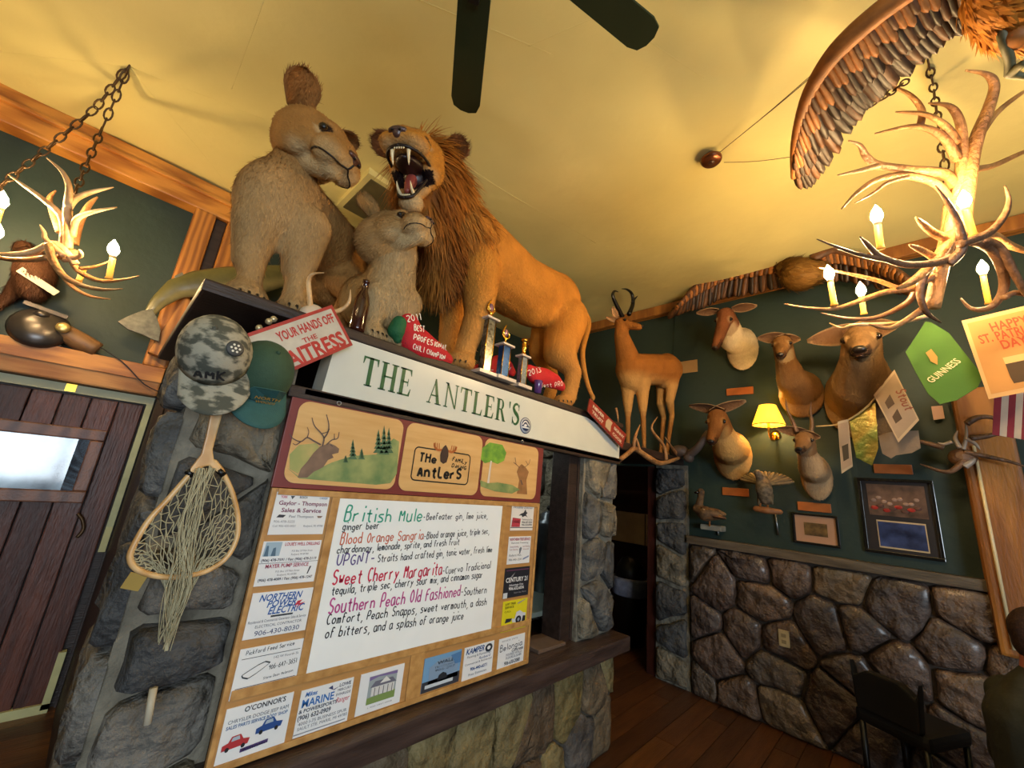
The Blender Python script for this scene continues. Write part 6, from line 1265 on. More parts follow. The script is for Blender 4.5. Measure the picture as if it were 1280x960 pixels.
# pronghorn standing on the shelf
ZS = 2.04
t = thing('pronghorn', 'full-mounted pronghorn with black horns standing at the right of the white sign', 'pronghorn', (3.75, 1.8, ZS))
ch = at(790, 462, Y=1.92); rp = V((3.98, 1.68, at(838, 470, Y=1.6).z)); rp = at(833, 462, X=3.98); nk = at(777, 420, Y=1.93); hd = at(777, 404, Y=1.93); ns = at(803, 407, Y=1.72)
P = Prims(); P.c(ch, .17, rp, .165); P.e(ch + V((0, 0, -.03)), (.16, .15, .21)); P.e(rp + V((0, 0, -.02)), (.15, .15, .2)); P.c(ch + V((-.03, .02, .07)), .13, nk, .075); P.c(nk, .075, hd, .06)
def thinleg(P, s0, ft, hind=0):
    ft = V((ft.x, ft.y, ZS)); k1 = s0.lerp(ft, .45) + V((.05 * hind, 0, .02)); P.chain([(s0 + V((0, 0, .12)), .09), (s0, .065), (s0.lerp(ft, .25) - V((.03 * hind, 0, 0)), .045), (k1, .027), (ft + V((0, 0, .06)), .019), (ft + V((0, 0, .02)), .024)])
for s0, ft, hd_ in ((at(785, 490, Y=1.96), at(785, 555, Y=1.97), 0), (at(803, 490, Y=1.84), at(805, 572, Y=1.78), 0), (at(840, 480, X=3.98), at(834, 568, X=3.98), 1), (at(828, 485, X=4.03), at(826, 560, X=4.03), 1)): thinleg(P, s0, ft, hd_)
PM = frame(hd, ns - hd, (0, 0, 1), .95); L = (ns - hd).length / .95
P.e((0, 0, 0), (.08, .06, .065), PM); P.c((.02, 0, -.01), .055, (L * .85, 0, -.02), .036, PM); P.e((L * .9, 0, -.02), (.03, .034, .03), PM)
def pgp(co):
    c = np.tile(L3('#a8692c'), (len(co), 1)); c = mixc(c, L3('#cf9f5c'), (1 - sstep(co[:, 2], ch.z - .14, ch.z - .02)) * (co[:, 2] > ZS + .35) * .8); return mixc(c, L3('#b07c44'), (co[:, 2] < ZS + .4) * .7)
sk = P.skin('body', fur_m, t, .0095, 4, pgp); fur(sk, 9000, .012, .003, along([.6, -.3, -.8]), t, lift=.1, var=.14)
for s_ in (-1, 1):
    MB().ball(PM @ V((.05, s_ * .055, .025)), .017).build('eye', eye_m, t)
    ear('ear', PM @ V((-.04, s_ * .05, .03)), at(758, 397, Y=1.97) if s_ > 0 else PM @ V((-.09, -.14, .12)), PM.to_3x3() @ V((.4, s_ * .9, 0)), .07, .02, fur_m, t, inner='#c89a6a', outer='#9a5c28', shape='leaf')
    pts = [(778, 396), (771, 382), (766, 370), (768, 364), (773, 365)] if s_ > 0 else [(786, 393), (791, 380), (790, 368), (784, 362), (777, 361)]
    yy = 1.95 if s_ > 0 else 1.9
    antler('horn', [at(x, y, Y=yy) for x, y in pts], (.024, .005), black, t, [([at(790, 378, Y=yy), at(794, 373, Y=yy), at(797, 370, Y=yy)], .014)] if s_ < 0 else [])
MB().ball(PM @ V((L * .98, 0, -.01)), (.014, .022, .016)).build('nose', eye_m, t)
# loose elk antler lying under the pronghorn's feet
t = thing('shed_antler', 'shed antler with pale tines fixed beneath the pronghorn', 'antler', tuple(at(826, 579, Y=1.6)))
A = lambda l, Y=1.6: [at(x, y, Y=Y) for x, y in l]
antler('beam', A([(773, 576), (786, 566), (792, 561), (799, 564), (809, 571), (826, 579), (850, 572)]), (.018, .03), antler_m, t, [(A([(792, 561), (794, 546), (800, 531)]), .018), (A([(800, 565), (797, 553), (795, 546)]), .014), (A([(850, 572), (841, 561), (831, 546)]), .018), (A([(833, 575), (830, 558), (817, 541), (815, 532), (822, 521)]), .017), (A([(773, 576), (765, 582)]), .014), (A([(770, 510), (772, 520), (773, 528)], 1.62), .01)])
t = thing('antler_skull', 'grey skull plate with a pale thick horn beside the brown deer', 'skull', tuple(at(862, 568, X=3.95)))
antler('horn', [at(862, 568, X=3.95), at(872, 560, X=3.9), at(880, 548, X=3.88), (at(884, 538, X=3.88))], (.04, .02), mat('gray_horn', '#6a5a50', rough=.5, var=.3), t); P = Prims(); P.e(at(850, 564, X=3.98), (.09, .09, .06)); P.e(at(861, 572, X=3.95), (.05, .05, .05)); P.skin('skull', mat('gray_skull', '#5a4a40', rough=.6, var=.35), t, .01, 3)
# ---- feathers
fe_b = mat('feather_brown', '#5e3a1c', rough=.55, vs=30, var=.4, stretch=(1, 1, 1)); fe_d = mat('feather_dark', '#2e1e12', rough=.5, vs=30, var=.4); fe_o = mat('feather_tawny', '#a8682c', rough=.6, vs=25, var=.35); fe_g = mat('feather_gray', '#6e6048', rough=.6, vs=40, var=.4)
def feather(parent, p0, p1, wd, nrm, m, curve=0.0, name='feather'):
    p0 = V(p0); p1 = V(p1); d = p1 - p0; L = d.length; d.normalize(); n = V(nrm); n = (n - d * n.dot(d)).normalized(); s_ = n.cross(d); vs = []; prof = [(0, .25), (.2, .8), (.5, 1), (.8, .95), (.94, .65), (1, .12)]
    for t_, w2 in prof:
        c = p0 + d * (L * t_) + s_ * (curve * L * t_ * t_); vs += [c - s_ * (wd * w2 * .5), c + n * (.004 + wd * .06), c + s_ * (wd * w2 * .5), c - n * .001]
    fs = []
    for i in range(len(prof) - 1):
        a = 4 * i
        for k in range(4): fs.append((a + k, a + (k + 1) % 4, a + 4 + (k + 1) % 4, a + 4 + k))
    fs += [(0, 3, 2, 1), tuple(4 * (len(prof) - 1) + k for k in range(4))]
    mb = MB(); mb.add(vs, fs, True); return mb.build(name, m, parent, fix=False)
def path_at(P_, f): f = max(0, min(.9999, f)) * (len(P_) - 1); i = int(f); return P_[i].lerp(P_[i + 1], f - i)
# flying bird overhead (right top)
t = thing('hanging_bird', 'large brown bird with outspread wing hanging from the ceiling at the top right', 'mounted bird', tuple(at(1245, 5, Z=3.22)))
ZW = 3.2
lead = [at(x, y, Z=ZW + .04 * i / 8) for i, (x, y) in enumerate([(992, 222), (993, 187), (1000, 150), (1013, 112), (1036, 75), (1061, 48), (1087, 25), (1119, 0), (1165, -30), (1215, -50)])]
trail = [at(x, y, Z=ZW + .0) for x, y in [(998, 236), (1012, 236), (1022, 218), (1037, 196), (1058, 166), (1074, 142), (1090, 130), (1104, 115), (1135, 95), (1150, 78), (1170, 60), (1193, 48), (1216, 25)]]
wing = MB().tube(spline(lead, 3), [.012 + .022 * min(1, i / 14) for i in range(28)], 8).build('wing', fe_o, t); nrm = V((0, 0, -1))
NP = 34
for i in range(NP):
    f = i / (NP - 1); a = path_at(lead, .06 + f * .9); b_ = path_at(trail, f ** .95); b_ = b_ + V((random.uniform(-.01, .01), random.uniform(-.01, .01), -.004)); feather(wing, a + V((0, 0, .004 * (i % 2))), b_, .036 + .02 * math.sin(PI * f), nrm, fe_d if i % 4 else fe_b, .05)
for i in range(30):
    f = i / 29; a = path_at(lead, .1 + f * .88); b_ = path_at(trail, f ** .97); feather(wing, a + V((0, 0, -.008)), a.lerp(b_, .68) + V((random.uniform(-.01, .01), 0, -.012)), .034, nrm, fe_d if i % 2 else fe_b, .05)
for i in range(34):
    f = i / 33; a = path_at(lead, .08 + f * .9); b_ = path_at(trail, f); feather(wing, a + V((0, 0, -.016)), a.lerp(b_, .3 + .06 * (i % 3)) + V((0, 0, -.018)), .026, nrm, fe_o if i % 3 else fe_b, .05)
bc = at(1262, 5, Z=3.22); bdir = (at(1216, 25, Z=3.2) - at(1165, -30, Z=3.24)).normalized()
P = Prims(); P.chain([(at(1225, -60, Z=3.25), .05), (at(1240, -15, Z=3.24), .085), (at(1275, 15, Z=3.23), .1), (at(1330, 30, Z=3.22), .08)]); P.e(at(1268, 30, Z=3.2), (.07, .07, .05)); bd = P.skin('body', mat('plumage', '#c8852e', rough=.75, vs=18, var=.35, bump=.4, bs=60), t, .01, 6)
fur(bd, 2500, .05, .018, along([.6, -.7, -.1]), t, lift=.1, var=.25, color=lambda p: np.tile(L3('#c07c2c'), (len(p), 1)), name='body_feathers')
MB().tube(spline([at(1251, 35, Z=3.16), at(1256, 55, Z=3.12), at(1262, 75, Z=3.1), at(1262, 92, Z=3.08)], 4), [.013] * 13, 8).build('leg', mat('leg_gray', '#5e5a3c', rough=.6, var=.4, vs=40), t)
P = Prims(); P.chain([(at(1262, 92, Z=3.08), .014), (at(1278, 80, Z=3.07), .012), (at(1290, 76, Z=3.07), .008)]); P.chain([(at(1262, 92, Z=3.08), .014), (at(1280, 96, Z=3.07), .01)]); P.skin('foot', mat('leg_gray', '#5e5a3c'), t, .004, 2)
P = Prims(); P.e(at(1270, 48, Z=3.13), (.04, .04, .03)); P.skin('thigh', fe_o, t, .007, 3)
for k, (x, y) in enumerate([(1330, -40), (1350, 0), (1340, 45)]): feather(t, at(1300, 20, Z=3.24), at(x + 90, y, Z=3.24), .09, nrm, fe_d, 0, 'tail_feather')
MB().tube([at(1250, -20, Z=3.3), V((at(1250, -20, Z=3.3).x, at(1250, -20, Z=3.3).y, CEIL))], .002, 5).build('wire', iron, t)
# flying bird on the wall near the ceiling
t = thing('wall_bird', 'brown bird with spread wings and dark neck mounted high on the wall near the ceiling', 'mounted bird', tuple(at(1000, 340, X=3.95)))
XB = 3.9
P = Prims(); P.chain([(at(985, 335, X=XB), .1), (at(1000, 343, X=XB - .1), .14), (at(1018, 340, X=XB - .05), .1)]); bd = P.skin('body', mat('plumage_tan', '#8a6424', rough=.7, vs=20, var=.3, bump=.3, bs=50), t, .012, 5)
fur(bd, 2500, .06, .022, along([0, -.7, -.3]), t, lift=.08, color=lambda p: np.tile(L3('#86602a'), (len(p), 1)), name='body_feathers')
MB().tube(spline([at(993, 322, X=XB - .05), at(989, 308, X=XB - .08), at(988, 299, X=XB - .1)], 4), [.045, .042, .038, .034, .03, .028, .026, .026, .026], 10).build('neck', fe_d, t)
hc = at(987, 295, X=XB - .12); MB().ball(hc, (.035, .032, .035)).build('head', mat('bird_head', '#6a4a38', rough=.6), t); MB().lathe([(.012, 0), (.008, .03), (.001, .05)], hc + V((-.03, 0, .0)), (-1, 0, -.1), 8).build('beak', eye_m, t)
for side, lp, tp in ((1, [(972, 328), (940, 330), (905, 338), (880, 350), (860, 368), (846, 385)], [(975, 358), (940, 366), (905, 370), (885, 382), (868, 385), (848, 392)]), (-1, [(1015, 325), (1040, 314), (1065, 318), (1090, 325), (1115, 335), (1140, 352)], [(1020, 352), (1040, 350), (1062, 352), (1085, 358), (1105, 368), (1138, 372)])):
    lead = [nx(x, y, XB - .02) for x, y in lp]; trail = [nx(x, y, XB + .06) for x, y in tp]
    wing = MB().tube(spline(lead, 3), [.05 - .0022 * i for i in range(16)], 8).build('wing', fe_b, t)
    for i in range(30): f = i / 29; a = path_at(lead, f * .95); b_ = path_at(trail, f); d_ = (b_ - a); b_ = b_ + V((0, .05 * side * f * 2, -.02)); feather(wing, a, b_ + V((0, random.uniform(-.02, .02), 0)), .07, (-1, 0, -.2), fe_b if i % 2 else fe_d, .05 * side)
    for i in range(28): f = i / 27; a = path_at(lead, f * .97); b_ = path_at(trail, f); feather(wing, a + V((-.02, 0, 0)), a.lerp(b_, .5) + V((-.03, .02 * side, 0)), .06, (-1, 0, -.2), fe_o if i % 2 else fe_b, 0)
MB().tube([at(1000, 345, X=XB), at(1002, 345, X=XR)], .012, 6).build('bracket', iron, t)
# duck on a bracket
c = nx(885, 640, 4.0); t = thing('mounted_duck', 'small mounted duck on a bracket at the lower left of the green wall', 'mounted bird', tuple(c))
P = Prims(); P.chain([(nx(872, 636, 4.0), .045), (nx(882, 642, 3.99), .07), (nx(896, 643, 4.0), .05), (nx(905, 643, 4.02), .02)]); P.chain([(nx(873, 634, 4.0), .035), (nx(876, 622, 3.98), .028), (nx(876, 615, 3.97), .034)]); P.skin('body', mat('duck_plumage', '#7a5c3a', rough=.7, vs=25, var=.5, col2='#3a2a1c'), t, .007, 4)
MB().tube([nx(874, 615, 3.95), nx(868, 616, 3.93)], [.016, .008], 8).build('bill', eye_m, t)
for i in range(5): feather(t, nx(876 + i, 634 + i * 2, 3.93), nx(900 + 2 * i, 645 + i * .8, 3.98), .035, (-1, 0, 0), mat('feather_cream', '#b09468', rough=.6, var=.3, vs=30) if i % 2 else fe_b, 0)
MB().tube([nx(887, 648, 4.0), nx(887, 658, 4.0)], .008, 6).build('leg', fe_o, t); bx('perch', (4.02, c.y - .1, nx(888, 663, 4.05).z), (XR, c.y + .08, nx(888, 656, 4.05).z), mat('perch_gray', '#8a8a80', rough=.6, var=.3), t, bevel=.01); MB().tube([nx(897, 662, XR - .02), nx(898, 669, XR - .02)], .008, 6).build('hook', steel, t)
# grouse with fanned tail
c = nx(955, 615, 3.98); t = thing('mounted_grouse', 'mounted grouse with fanned tail on a wooden base, below the wall lamp', 'mounted bird', tuple(c))
for i in range(17):
    a = math.radians(-70 + 140 * i / 16); r_ = .19; p0 = nx(957, 606, 4.04); feather(t, p0, p0 + V((.02, -math.sin(a) * r_ * 1.15, math.cos(a) * r_ * .62 + .0)), .04, (-1, 0, 0), fe_g if i % 2 else mat('feather_sand', '#8e7a54', rough=.6, var=.35, vs=40), 0, 'tail_feather')
P = Prims(); P.chain([(nx(953, 600, 3.95), .05), (nx(955, 612, 3.93), .065), (nx(957, 624, 3.95), .05)]); P.chain([(nx(951, 600, 3.93), .035), (nx(947, 591, 3.9), .028)]); P.skin('body', mat('grouse_plumage', '#7e6e58', rough=.7, vs=40, var=.5, col2='#3e3426'), t, .007, 4)
for s_ in (-1, 1):
    for i in range(4): feather(t, nx(955 + s_ * 4, 606 + i * 2, 3.9), nx(957 + s_ * 9, 622 + i * 3, 3.94), .03, (-1, 0, 0), fe_g, 0)
    MB().tube([nx(955 + s_ * 4, 626, 3.94), nx(955 + s_ * 5, 634, 3.95)], .007, 6).build('leg', fe_o, t)
P = Prims(); P.chain([(nx(945, 636, 3.97), .025), (nx(958, 638, 3.95), .03), (nx(975, 640, 3.97), .022)]); P.skin('base', mat('driftwood', '#8a5a34', rough=.6, vs=10, var=.4), t, .008, 3); MB().tube([nx(969, 641, XR - .02), nx(973, 669, XR - .02)], .008, 6).build('rod', steel, t)
# wooden name plates
plm = mat('plaque_wood', '#b0642c', rough=.4, vs=10, var=.2)
for (x0, y0, x1, y1, lab) in [(908, 487, 942, 491, 'orange-brown wooden plaque with a hook under the highest deer head'), (903, 613, 936, 617, 'wooden plaque below the brown deer head, beside the grouse tail'), (997, 632, 1039, 636, 'wooden plaque between the spike buck and the framed print'), (1092, 584, 1141, 589, 'wooden plaque above the double picture frame')]:
    a = nx(x0, y0, XR - .01); b_ = nx(x1, y1, XR - .01); zc = (a.z + b_.z) / 2
    o = bx('plaque', (XR - .016, b_.y, zc - .035), (XR, a.y, zc + .035), plm, None, bevel=.003, loc=(XR, (a.y + b_.y) / 2, zc)); setp(o, lab, 'plaque')
a = nx(851, 462, XR); o = bx('paper_notice', (XR - .004, nx(872, 458, XR).y, nx(860, 466, XR).z), (XR, nx(849, 458, XR).y, nx(860, 451, XR).z), mat('notice', '#b08a54', rough=.8, var=.1), None, loc=tuple(a)); setp(o, 'small tan notice pinned behind the pronghorn', 'notice')
# framed pictures
def framed(label, x0, y0, x1, y1, fr_m, mt_m, fw=.02):
    a = nx(x0, y0, XR - .01); b_ = nx(x1, y1, XR - .01); t = thing('framed_picture', label, 'picture', (XR, (a.y + b_.y) / 2, min(a.z, b_.z))); yl, yr = a.y, b_.y; zt_, zb_ = max(a.z, b_.z), min(a.z, b_.z)
    for (l1, l2, l3, l4) in ((yr, zb_, yl, zb_ + fw), (yr, zt_ - fw, yl, zt_), (yr, zb_ + fw, yr + fw, zt_ - fw), (yl - fw, zb_ + fw, yl, zt_ - fw)): bx('frame', (XR - .03, l1, l2), (XR, l3, l4), fr_m, t, bevel=.004)
    bx('mat_board', (XR - .014, yr + fw, zb_ + fw), (XR - .002, yl - fw, zt_ - fw), mt_m, t); return t, yl, yr, zt_, zb_
frm = mat('frame_black', '#15110f', rough=.15, coat=.6, var=.1)
t, yl, yr, zt_, zb_ = framed('small framed sepia print with a tan mat', 990, 640, 1052, 686, frm, flat('#b98c6c'), .018)
sep = mat('sepia_print', '#8a6a3a', rough=.4, vs=18, var=.6, col2='#3a2c1c', detail=8); bx('print', (XR - .016, yr + .075, zb_ + .07), (XR - .0135, yl - .075, zt_ - .07), sep, t)
o, yl, yr, zt_, zb_ = framed('large black frame with a red photo above a blue photo', 1071, 597, 1183, 703, frm, flat('#1a1214'), .022)
w_ = yl - yr; h_ = zt_ - zb_
im1 = mat('photo_warm', '#8a6a58', rough=.3, vs=9, col2='#2c2422', detail=8); im2 = mat('photo_blue', '#4a5a8c', rough=.3, vs=9, col2='#141c3a', detail=8); redc = mat('photo_red', '#b03028', rough=.3, vs=20, var=.4)
i1 = bx('photo', (XR - .017, yr + w_ * .12, zb_ + h_ * .5), (XR - .0135, yl - w_ * .12, zb_ + h_ * .92), im1, o)
for k in range(8):
    cy = yl - w_ * (.2 + .08 * k); cz = zb_ + h_ * (.6 + .03 * math.sin(k * 2.1)); MB().ball((XR - .018, cy, cz), (.002, .022, .014), 8, 6).build('print', redc if k % 2 == 0 else flat('#5a3a30'), i1)
for k in range(9): MB().ball((XR - .018, yl - w_ * (.2 + .07 * k), zb_ + h_ * (.7 + .04 * math.sin(k * 1.7))), (.002, .016, .012), 8, 6).build('print', flat('#a88a78'), i1)
bx('photo_border', (XR - .0155, yr + w_ * .17, zb_ + h_ * .08), (XR - .0135, yl - w_ * .2, zb_ + h_ * .44), flat('#c8b088'), o); bx('photo', (XR - .018, yr + w_ * .185, zb_ + h_ * .1), (XR - .015, yl - w_ * .215, zb_ + h_ * .42), im2, o)
o = thing('wall_socket', 'cream wall socket on the stone wainscot', 'socket', tuple(nx(980, 798, XR - .1))); c = nx(980, 798, XR - .1); bx('plate', (XR - .11, c.y - .035, c.z - .058), (XR - .03, c.y + .035, c.z + .058), mat('ivory', '#bfae86', rough=.4), o, bevel=.004)
for dz in (-.022, .022): bx('outlet', (XR - .113, c.y - .016, c.z + dz - .013), (XR - .109, c.y + .016, c.z + dz + .013), flat('#8f8060'), o)
# ---- hanging paper banners and bag in front of the wall
def sheet(name, label, cat, px, X, m, th=.003, edge=None):
    pts = [nx(x, y, X) for x, y in px]; o = thing(name, label, cat, tuple(sum(pts, V((0, 0, 0))) / len(pts))); MB().prism(pts, (1, 0, 0), th).build('sheet', m, o); return o
def sheet_xy(q, X): # bilinear helper: q = four px corners (tl,tr,br,bl)
    P4 = [nx(x, y, X) for x, y in q]; return lambda u, v: P4[3].lerp(P4[2], u).lerp(P4[0].lerp(P4[1], u), v)
gb = mat('pennant_green', '#41701f', rough=.7, vs=5, var=.12, bump=.3, bs=6)
o = sheet('green_pennant', 'bright green stout pennant with a harp hanging at the right', 'pennant', [(1157, 402), (1164, 403), (1186, 416), (1205, 440), (1229, 470), (1222, 484), (1196, 500), (1175, 505), (1160, 492), (1145, 466), (1132, 440)], 3.3, gb, .012)
q = sheet_xy([(1157, 404), (1228, 470), (1185, 507), (1132, 442)], 3.294)
mb = MB(); typeset('GUINNESS', nx(1165, 479, 3.292), nx(1202, 452, 3.292), .035, NW, .01, mb); mb.build('lettering', flat('#d8d0a0'), o, fix=False)
mb = MB(); mb.add([nx(x, y, 3.292) for x, y in [(1157, 441), (1164, 436), (1172, 446), (1172, 456), (1164, 452)]], [tuple(range(5))], False)
for k in range(4): mb.ribbon([nx(1159 + k * 3, 440 + k, 3.291), nx(1164 + k * 2.4, 452 + k, 3.291)], .004, NW)
mb.build('harp', flat('#a8863a'), o, fix=False)
def poster(name, label, px, X, m, edge_m, cat='poster'):
    o = sheet(name, label, cat, px, X, edge_m, .004); f = sheet_xy(px, X - .002); mb = MB(); mb.add([f(.05, .05), f(.95, .05), f(.95, .95), f(.05, .95)], [(0, 1, 2, 3)], False); mb.build('face', m, o, fix=False); return o, sheet_xy(px, X - .004)
pap = mat('poster_paper', '#bd8746', rough=.6, vs=4, var=.12); ed = flat('#cfa46c')
o, f = poster('holiday_poster', "tan poster reading HAPPY ST. PATRICK'S DAY over a glass of stout", [(1202, 401), (1316, 374), (1340, 478), (1236, 499)], 3.25, pap, ed)
mb = MB(); typeset('HAPPY', f(.3, .78), f(.72, .78), .05, NW, .02, mb); typeset("ST. PATRICK'S", f(.13, .66), f(.9, .66), .05, NW, .02, mb); typeset('DAY', f(.36, .54), f(.66, .54), .05, NW, .02, mb); mb.build('lettering', flat('#b84a20'), o, fix=False)
mb = MB(); mb.add([f(u, v) for u, v in [(.36, .12), (.6, .12), (.62, .2), (.64, .36), (.33, .36), (.34, .2)]], [tuple(range(6))], False); mb.build('stout_glass', flat('#4a3418'), o, fix=False); mb = MB(); mb.add([f(u, v) for u, v in [(.33, .36), (.64, .36), (.65, .44), (.32, .44)]], [tuple(range(4))], False); mb.build('foam', flat('#d8b070'), o, fix=False)
pap2 = mat('poster_paper_b', '#a8927a', rough=.7, vs=5, var=.2)
o, f = poster('pints_poster', 'tilted grey-tan poster with two dark pints, hanging below the elk', [(1118, 462), (1149, 525), (1123, 553), (1092, 494)], 3.7, pap2, flat('#c0a888'))
for u0 in (.28, .58):
    mb = MB(); mb.add([f(u, v) for u, v in [(u0, .22), (u0 + .14, .22), (u0 + .17, .5), (u0 - .03, .5)]], [(0, 1, 2, 3)], False); mb.build('pint', flat('#4a3420'), o, fix=False)
mb = MB(); handwrite(mb, 'Stout', f(.3, .72), f(.7, .72), .05, NW, .008, .1); mb.build('lettering', flat('#8a4a34'), o, fix=False)
o, f = poster('paper_banner', 'narrow pale paper banner with a dark pint under the poster string', [(1047, 527), (1060, 524), (1066, 583), (1052, 592)], 3.75, pap2, flat('#b8a68c'), 'banner')
mb = MB(); mb.add([f(u, v) for u, v in [(.25, .2), (.75, .2), (.8, .5), (.2, .5)]], [(0, 1, 2, 3)], False); mb.build('pint', flat('#3e3424'), o, fix=False)
o = sheet('cloth_bunting', 'crumpled pale bunting cloth below the pints poster', 'bunting', [(1098, 545), (1112, 540), (1148, 538), (1151, 560), (1140, 566), (1120, 569), (1114, 573), (1103, 567), (1100, 555)], 3.8, mat('bunting_cloth', '#8e7a64', rough=.8, vs=5, var=.25, bump=.4, bs=8), .01)
o = sheet('foil_bunting', 'shiny green and gold foil bunting hanging under the elk head', 'bunting', [(1062, 527), (1080, 512), (1094, 500), (1098, 560), (1090, 582), (1070, 572)], 3.78, mat('foil', '#5f7430', rough=.25, metal=.4, vs=8, var=.6, col2='#9a7a2c', bump=.5, bs=8), .012)
o = thing('bunting_string', 'pale string of the bunting crossing below the elk head', 'string', tuple(nx(1040, 532, 3.8))); MB().tube(spline([nx(1020, 533, 3.8), nx(1045, 531, 3.78), nx(1062, 524, 3.76), nx(1085, 507, 3.74), nx(1118, 470, 3.72)], 4), .006, 6).build('string', mat('string', '#d0b880', rough=.4), o)
o = sheet('white_card', 'small pale card pinned left of the log post', 'card', [(1164, 508), (1178, 507), (1181, 523), (1167, 525)], 4.1, flat('#b8907a'), .004)
# striped flag
o = thing('striped_flag', 'red and white striped flag hanging under the holiday poster', 'flag', tuple(nx(1262, 520, 3.6)))
for i in range(7):
    x0 = 1240 + i * 9; q = [nx(x0 + 3, 490, 3.6), nx(x0 + 12.6, 488, 3.6), nx(x0 + 9.4, 545 + i * 1.4, 3.58), nx(x0 + .4, 543 + i * 1.4, 3.58)]; MB().prism(q, (1, 0, 0), .006).build('stripe', mat('stripe_red', '#8a2434', rough=.7, var=.15) if i % 2 == 0 else mat('stripe_white', '#c8b8a8', rough=.7, var=.12), o)
# skull mounts and dark antlers round the log post
t = thing('dark_antler_rack', 'rack of thin dark antlers with pale tips crossing the log post', 'antlers', tuple(nx(1205, 560, 3.95)))
for pts, r, m in [([(1180, 560), (1150, 552), (1120, 550)], (.018, .006), antler_dark), ([(1205, 575), (1185, 590), (1150, 580)], (.02, .006), antler_dark), ([(1205, 565), (1230, 570), (1262, 577), (1285, 585)], (.018, .006), antler_dark), ([(1200, 560), (1194, 548), (1197, 538)], (.014, .005), mat('horn_tip', '#a89a8c', rough=.35, var=.2)), ([(1190, 552), (1180, 555), (1172, 553)], (.012, .004), mat('horn_tip', '#a89a8c')), ([(1204, 562), (1208, 545), (1207, 528)], (.012, .004), mat('horn_tip', '#a89a8c')), ([(1207, 548), (1218, 554), (1225, 562)], (.014, .005), mat('horn_tip', '#a89a8c')), ([(1205, 583), (1213, 578), (1219, 573)], (.022, .01), mat('horn_tip', '#a89a8c')), ([(1213, 548), (1235, 545), (1255, 540)], (.02, .008), antler_dark), ([(1208, 530), (1222, 522), (1240, 522), (1250, 530)], (.02, .008), antler_dark)]:
    antler('antler', [nx(x, y, 3.93) for x, y in pts], r, m, t)
P = Prims(); P.e(nx(1203, 572, 3.97), (.06, .07, .06)); P.skin('skull', antler_dark, t, .01, 3)
# ---- dark seat and the seated person at the lower right
t = thing('black_chair', 'black padded chair in the shadow before the stone wainscot', 'chair', (3.3, .25, 0)); blk_c = mat('black_vinyl', '#08080a', rough=.6, var=.2)
c = at(1138, 905, D=2.35); c = V((c.x, c.y, 0)); t.location = c; MM = Matrix.Translation(c) @ Matrix.Rotation(math.radians(-25), 4, 'Z')
P = Prims()
bm_ = MB().box((-.2, -.18, .42), (.22, .18, .5), MM); bm_.build('seat', blk_c, t, bevel=.03)
zt_ = at(1140, 853, D=2.3).z; 
MB().prism([MM @ V((-.22, y, z)) for y, z in [(-.15, .5), (.15, .5), (.17, .75), (.15, zt_ - .05), (.08, zt_), (-.08, zt_), (-.15, zt_ - .05), (-.17, .75)]], MM.to_3x3() @ V((1, 0, 0)), .06).build('backrest', blk_c, t, bevel=.012)
for x in (-.18, .2):
    for y in (-.15, .15): MB().tube([MM @ V((x, y, 0)), MM @ V((x, y, .43))], .016, 8).build('leg', black, t)
sk_c = '#b8705c'; jac = mat('jacket_olive', '#34362c', rough=.8, vs=4, var=.2, bump=.5, bs=9); jean = mat('trousers', '#1c2028', rough=.85); skin_m = mat('skin', sk_c, rough=.5, var=.1); hair_b = mat('hair_brown', '#3c2418', rough=.8, vs=60, var=.3, bump=.4, bs=120)
hx = at(1280, 800, D=1.75); gp = V((hx.x - .02, hx.y, 0)); face = V((.35, -.93, 0)).normalized(); lf = V((-face.y, face.x, 0)) * -1; # lf: towards the camera-left shoulder
side = V((face.y, -face.x, 0)); cen = V((hx.x + .04, hx.y - .02, 0)); zh = hx.z
t = thing('person', 'seated person in a dark olive jacket at the lower right edge, seen from behind', 'person', (cen.x, cen.y, 0))
def bp(f, s_, z): return cen + face * f + side * s_ + V((0, 0, z))
sz = .46; P = Prims()
P.chain([(bp(0, 0, sz + .12), .15), (bp(-.02, 0, sz + .3), .14), (bp(0, 0, zh - .33), .155), (bp(.01, 0, zh - .2), .07), (bp(.03, 0, zh - .02), .058)])
for q in (-1, 1):
    P.e(bp(.01, q * .17, zh - .29), (.085, .085, .075)); P.chain([(bp(.0, q * .18, zh - .29), .072), (bp(-.02, q * .25, zh - .56), .052), (bp(.2, q * .18, zh - .62), .04), (bp(.3, q * .12, zh - .6), .03)])
    P.chain([(bp(0, q * .09, sz + .1), .11), (bp(.42, q * .11, sz + .06), .07), (bp(.43, q * .11, .12), .045), (bp(.43, q * .11, .06), .04), (bp(.54, q * .11, .04), .035)])
Hd = frame(bp(.05, 0, zh + .0), face, (0, 0, 1), 1.0)
P.e((0, 0, .02), (.095, .075, .11), Hd); P.e((.04, 0, -.05), (.06, .055, .065), Hd); P.c((.085, 0, 0.01), .014, (.105, 0, -.025), .016, Hd)
P.skin('body', skin_m, t, .01, 4)
P = Prims(); P.e((-.015, 0, .035), (.098, .082, .105), Hd); P.e((-.045, 0, -.02), (.06, .07, .07), Hd); hr = P.skin('hair', hair_b, t, .009, 3); 
for q in (-1, 1):
    P = Prims(); P.e((.0, q * .08, -.01), (.02, .012, .032), Hd); P.skin('ear', skin_m, t, .005, 2); MB().ball(Hd @ V((.083, q * .03, .015)), .012).build('eye', eye_m, t)
MB().tube([Hd @ V((.088, -.022, -.06)), Hd @ V((.096, 0, -.062)), Hd @ V((.088, .022, -.06))], .005, 6).build('mouth', mat('lips', '#7a3c34'), t)
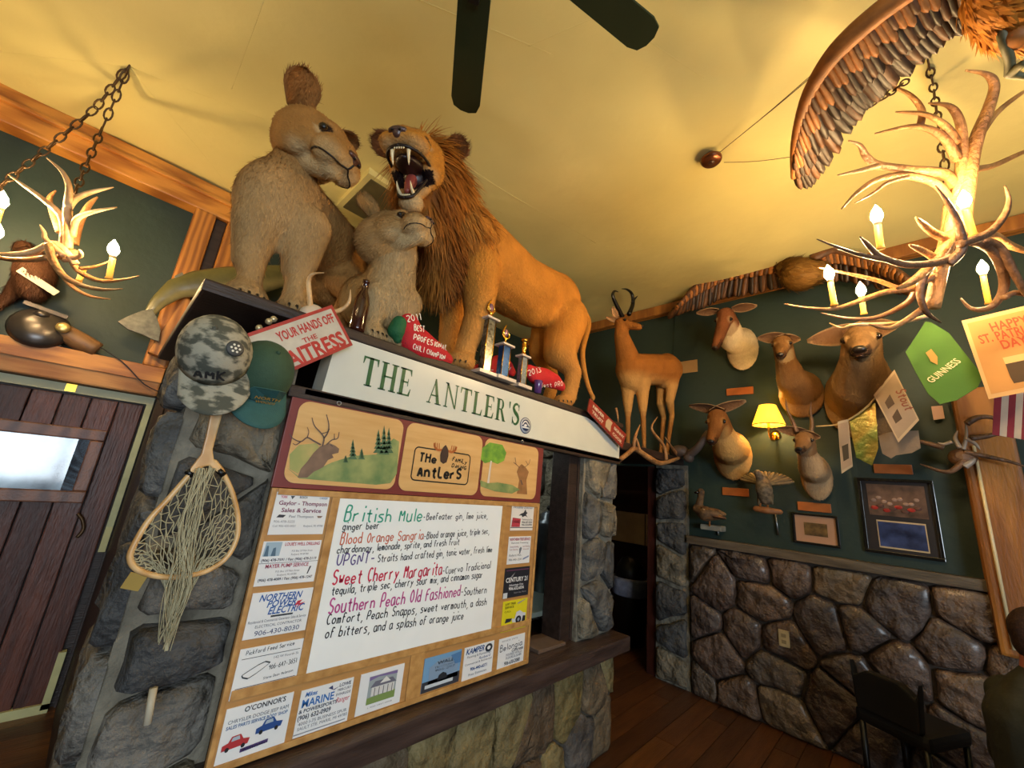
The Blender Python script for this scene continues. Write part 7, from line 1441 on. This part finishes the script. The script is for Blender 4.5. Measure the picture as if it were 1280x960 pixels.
P = Prims(); P.chain([(bp(0, 0, sz + .1), .175), (bp(-.02, 0, sz + .3), .165), (bp(-.01, 0, zh - .35), .18), (bp(.0, 0, zh - .24), .12), (bp(.01, 0, zh - .16), .075)])
for q in (-1, 1): P.e(bp(.0, q * .18, zh - .29), (.1, .1, .09)); P.chain([(bp(.0, q * .19, zh - .3), .09), (bp(-.02, q * .26, zh - .56), .072), (bp(.18, q * .19, zh - .62), .055)])
P.skin('jacket', jac, t, .014, 6)
P = Prims()
for q in (-1, 1): P.chain([(bp(0, q * .09, sz + .1), .13), (bp(.42, q * .11, sz + .06), .085), (bp(.43, q * .11, .14), .065)])
P.skin('trousers', jean, t, .014, 5)
for q in (-1, 1):
    P = Prims(); P.chain([(bp(.41, q * .11, .05), .05), (bp(.55, q * .11, .035), .042)]); P.e(bp(.45, q * .11, .07), (.06, .06, .05)); P.skin('shoe', black, t, .01, 3)
    for k in range(5):
        fb = bp(.3, q * .12, zh - .6); fx = (k - 2) * .017; 
        if k < 4: MB().tube(spline([fb + side * fx, fb + side * fx + face * .05, fb + side * fx * 1.05 + face * .085 + V((0, 0, -.012)), fb + side * fx * 1.05 + face * (.1 - .006 * abs(k - 1)) + V((0, 0, -.035))], 3), [.0095] * 8 + [.007, .005], 8).build('finger', skin_m, t)
        else: MB().tube(spline([fb - side * q * .02, fb - side * q * .045 + face * .03, fb - side * q * .045 + face * .055 + V((0, 0, -.015))], 3), [.011] * 5 + [.008, .006], 8).build('thumb', skin_m, t)
o = thing('wooden_bench', 'wooden bench under the seated person at the right edge', 'bench', (cen.x, cen.y, 0)); bw = wood_dark
BMx = Matrix.Translation(cen + V((0, 0, -.05))) @ Matrix(((face.x, side.x, 0, 0), (face.y, side.y, 0, 0), (0, 0, 1, 0), (0, 0, 0, 1)))
MB().box((-.22, -.5, sz - .08), (.24, .5, sz - .035), BMx).build('seat', bw, o, bevel=.006)
for fx in (-.18, .2):
    for sx in (-.42, .42): MB().box((fx - .025, sx - .025, .05), (fx + .025, sx + .025, sz - .08), BMx).build('leg', bw, o)
